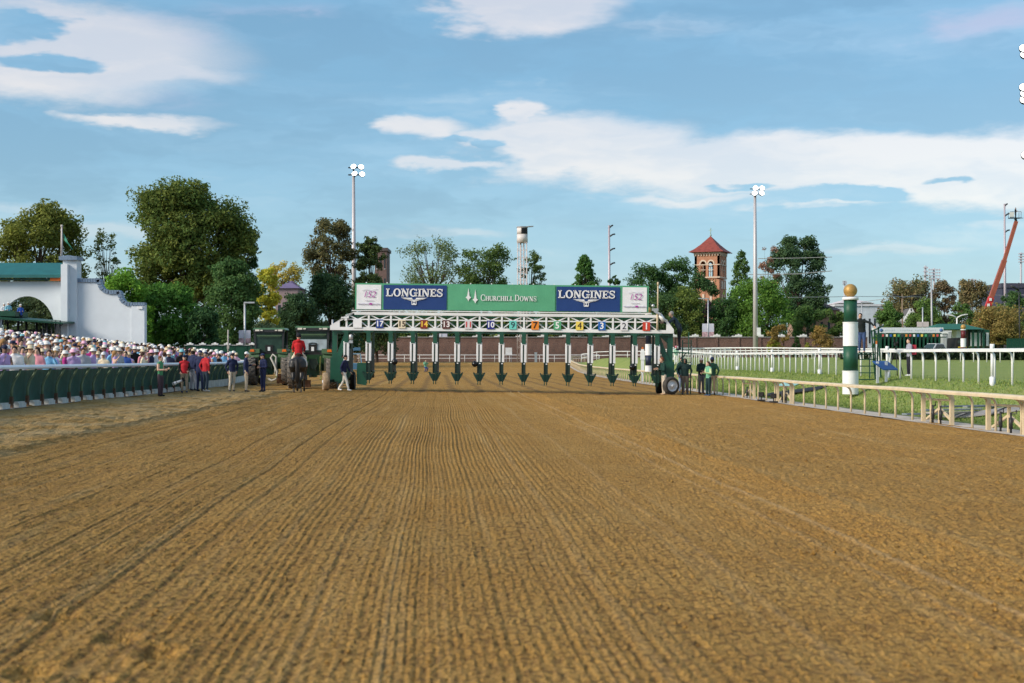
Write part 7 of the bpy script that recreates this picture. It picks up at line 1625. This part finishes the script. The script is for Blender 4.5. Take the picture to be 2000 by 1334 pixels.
def pickup():
    d = 160.; x = at(1826, d); zb = g(x, d) - .15; o = empty('pickup_truck', 'white pickup truck facing left beyond the far turf rail', 'pickup truck', (x, d, zb), R(-62)); PT = mat('truck_white', (.62, .63, .65), .25, var=.04, coat=.6)
    # length along local y, nose at -y
    m = MB(); m.prism([(-.92, .55), (.92, .55), (.95, .95), (.90, 1.12), (-.90, 1.12), (-.95, .95)], -2.7, 2.6); m.build('body', PT, o)
    m = MB(); vs = [(-.86, -1.1, 1.12), (.86, -1.1, 1.12), (.86, .9, 1.12), (-.86, .9, 1.12), (-.70, -.45, 1.78), (.70, -.45, 1.78), (.70, .65, 1.78), (-.70, .65, 1.78)]; m.add(vs, [(0, 1, 5, 4), (1, 2, 6, 5), (2, 3, 7, 6), (3, 0, 4, 7), (4, 5, 6, 7)]); m.build('cab', PT, o)
    m = MB(); m.add([(-.78, -1.03, 1.17), (.78, -1.03, 1.17), (.66, -.52, 1.72), (-.66, -.52, 1.72)], [(0, 1, 2, 3)]); w_ = m.build('windscreen', GLASS, o); w_.location = (0, -.03, .02)
    for s_ in (-1, 1):
        m = MB(); f = [(s_ * .875, -.85, 1.2), (s_ * .875, .75, 1.2), (s_ * .74, .55, 1.70), (s_ * .74, -.42, 1.70)]; m.add(f, [(0, 1, 2, 3) if s_ > 0 else (3, 2, 1, 0)]); w_ = m.build('side_window', GLASS, o); w_.location = (s_ * .015, 0, 0)
        m = MB(); m.box((s_ * .70, -2.71, .88), (.34, .06, .22)); m.build('headlight', mat('headlight_glass', (.55, .56, .58), .15), o)
        for yy in (-1.75, 1.6):
            m = MB(); m.lathe([(.2, -.12), (.36, -.13), (.40, -.08), (.40, .08), (.36, .13), (.2, .12)], n=20, axis='X'); w_ = m.build('wheel', BLACK, o, (s_ * .88, yy, .40)); m = MB(); m.lathe([(.22, s_ * .135), (.05, s_ * .12), (.01, s_ * .12)], n=16, axis='X', closed=False); m.build('rim', STEEL, w_)
        m = MB(); m.box((s_ * 1.02, -.75, 1.22), (.18, .1, .16)); m.build('mirror', BLACK, o)
    m = MB(); m.box((0, -2.72, .86), (.95, .05, .26)); m.build('grille', DARK, o); m = MB(); m.box((0, -2.75, .60), (1.85, .14, .16)); m.build('bumper', STEEL, o)
    m = MB(); m.box((0, 1.78, 1.14), (1.5, 1.5, .04)); m.build('load_bed', DARK, o)
pickup()
def dark_car():
    d = 190.; x = at(1870, d); zb = g(x, d); o = empty('parked_car', 'dark car with yellow plate stripe parked beside the maroon striped pole', 'car', (x, d, zb)); H = zz(660, d) - zb
    m = MB(); m.prism([(-.9, .3), (.9, .3), (.9, .9), (.68, H), (-.68, H), (-.9, .9)], -2, 2); m.build('body', BLACK, o); m = MB(); m.box((0, -2.02, H * .8), (1.2, .05, .4)); m.build('rear_window', GLASS, o); m = MB(); m.box((0, -2.03, H * .55), (1.1, .05, .16)); m.build('stripe', mat('yellow_stripe', (.6, .42, .04), .5), o)
    for s_ in (-.8, .8): m = MB(); m.lathe([(.1, -.12), (.34, -.12), (.34, .12), (.1, .12)], (s_, -1.3, .34), 16, axis='X'); m.build('wheel', BLACK, o)
dark_car()
def notice_board():
    d = 200.; x = at(1802.5, d); zb = g(x, d); o = empty('notice_board', 'pair of pale blank boards on a post above the spare gate banner', 'sign', (x, d, zb)); k = d / F
    m = MB(); m.tube([(0, .1, 0), (0, .1, zz(600, d) - zb)], .09, 8); m.build('post', STEEL, o)
    for s_ in (-1, 1): m = MB(); m.box((s_ * 6 * k, 0, zz(633.5, d) - zb), (11 * k, .06, 10 * k)); m.build('board', mat('pinkish_board', (.55, .48, .48), .6), o)
    d = 228.; x = at(993.5, d); zb = g(x, d); o = empty('equipment_board', 'white square equipment board in front of the brick wall beneath the camera tower', 'board', (x, d, zb))
    m = MB(); m.box((0, 0, zz(686.5, d) - zb), (13 * d / F, .15, 15 * d / F)); m.build('board', PAD, o)
    for s_ in (-.4, .4): m = MB(); m.box((s_, .05, (zz(693, d) - zb) / 2), (.09, .09, zz(693, d) - zb)); m.build('leg', STEEL, o)
    d = 210.; x = at(1046.5, d); x = at(1046.5, 227); d = 227.; zb = g(x, d); m = MB(); m.box((0, 0, .75), (.4, .4, 1.5)); m.box((0, 0, 1.53), (.46, .46, .08)); tag(m.build('electric_cabinet', mat('cabinet_grey_blue', (.36, .42, .46), .6), None, (x, d, zb)), 'small grey electric cabinet below the white rail right of the camera tower', 'cabinet')
notice_board()
def green_container():
    d = 150.; x0, x1 = at(1966, d), at(2030, d); zb = g(x0, d); o = empty('green_screen', 'green slatted screen box at the right edge behind the turf rails', 'screen', (x0, d, zb)); H = zz(661, d) - zb; n = 18; p0 = None
    for i in range(n):
        if p0 is None: q = MB(); q.box(((x1 - x0) / n / 2, 0, H / 2), ((x1 - x0) / n * .82, .08, H)); p0 = q.build('slat', GREEN, o)
        else: dup(p0, o, ((x1 - x0) / n * i, 0, 0))
    q = MB(); q.box(((x1 - x0) / 2, .06, H - .15), (x1 - x0, .06, .12)); q.box(((x1 - x0) / 2, .06, .3), (x1 - x0, .06, .12)); q.build('screen_rail', DARK, o)
green_container()
def blue_lift():
    d = 118.; x = at(694, d); zb = g(x, d); o = empty('lift_machine', 'blue wheeled lift machine parked beyond the end stall of the gate', 'lift machine', (x, d, zb)); BL = mat('machine_blue', (.05, .14, .24), .5, var=.2)
    m = MB(); m.box((0, 0, .75), (1.3, 1.6, .5)); m.build('chassis', BL, o)
    for s_ in (-.5, .5):
        m = MB(); m.lathe([(.1, -.16), (.42, -.16), (.46, -.08), (.46, .08), (.42, .16), (.1, .16)], (s_, -.4, .46), 18, axis='X'); m.build('wheel', BLACK, o)
    m = MB()
    for a in (-.42, .42): m.bar((a + .15, -.5, 1.0), (a + .05, -.5, 1.8), .08)
    m.bar((-.4, -.5, 1.8), (.5, -.5, 1.8), .08); m.bar((-.3, -.5, 1.0), (.58, -.5, 1.0), .08); m.build('cab_frame', mat('machine_pale_blue', (.16, .30, .42), .5), o)
    m = MB(); m.bar((-.2, 0, 1.3), (-.75, -.2, 1.9), .2); m.bar((-.75, -.2, 1.9), (.1, -.3, 2.25), .18); m.box((.2, -.3, 2.2), (.5, .4, .25)); m.build('lift_arm', BL, o)
blue_lift()
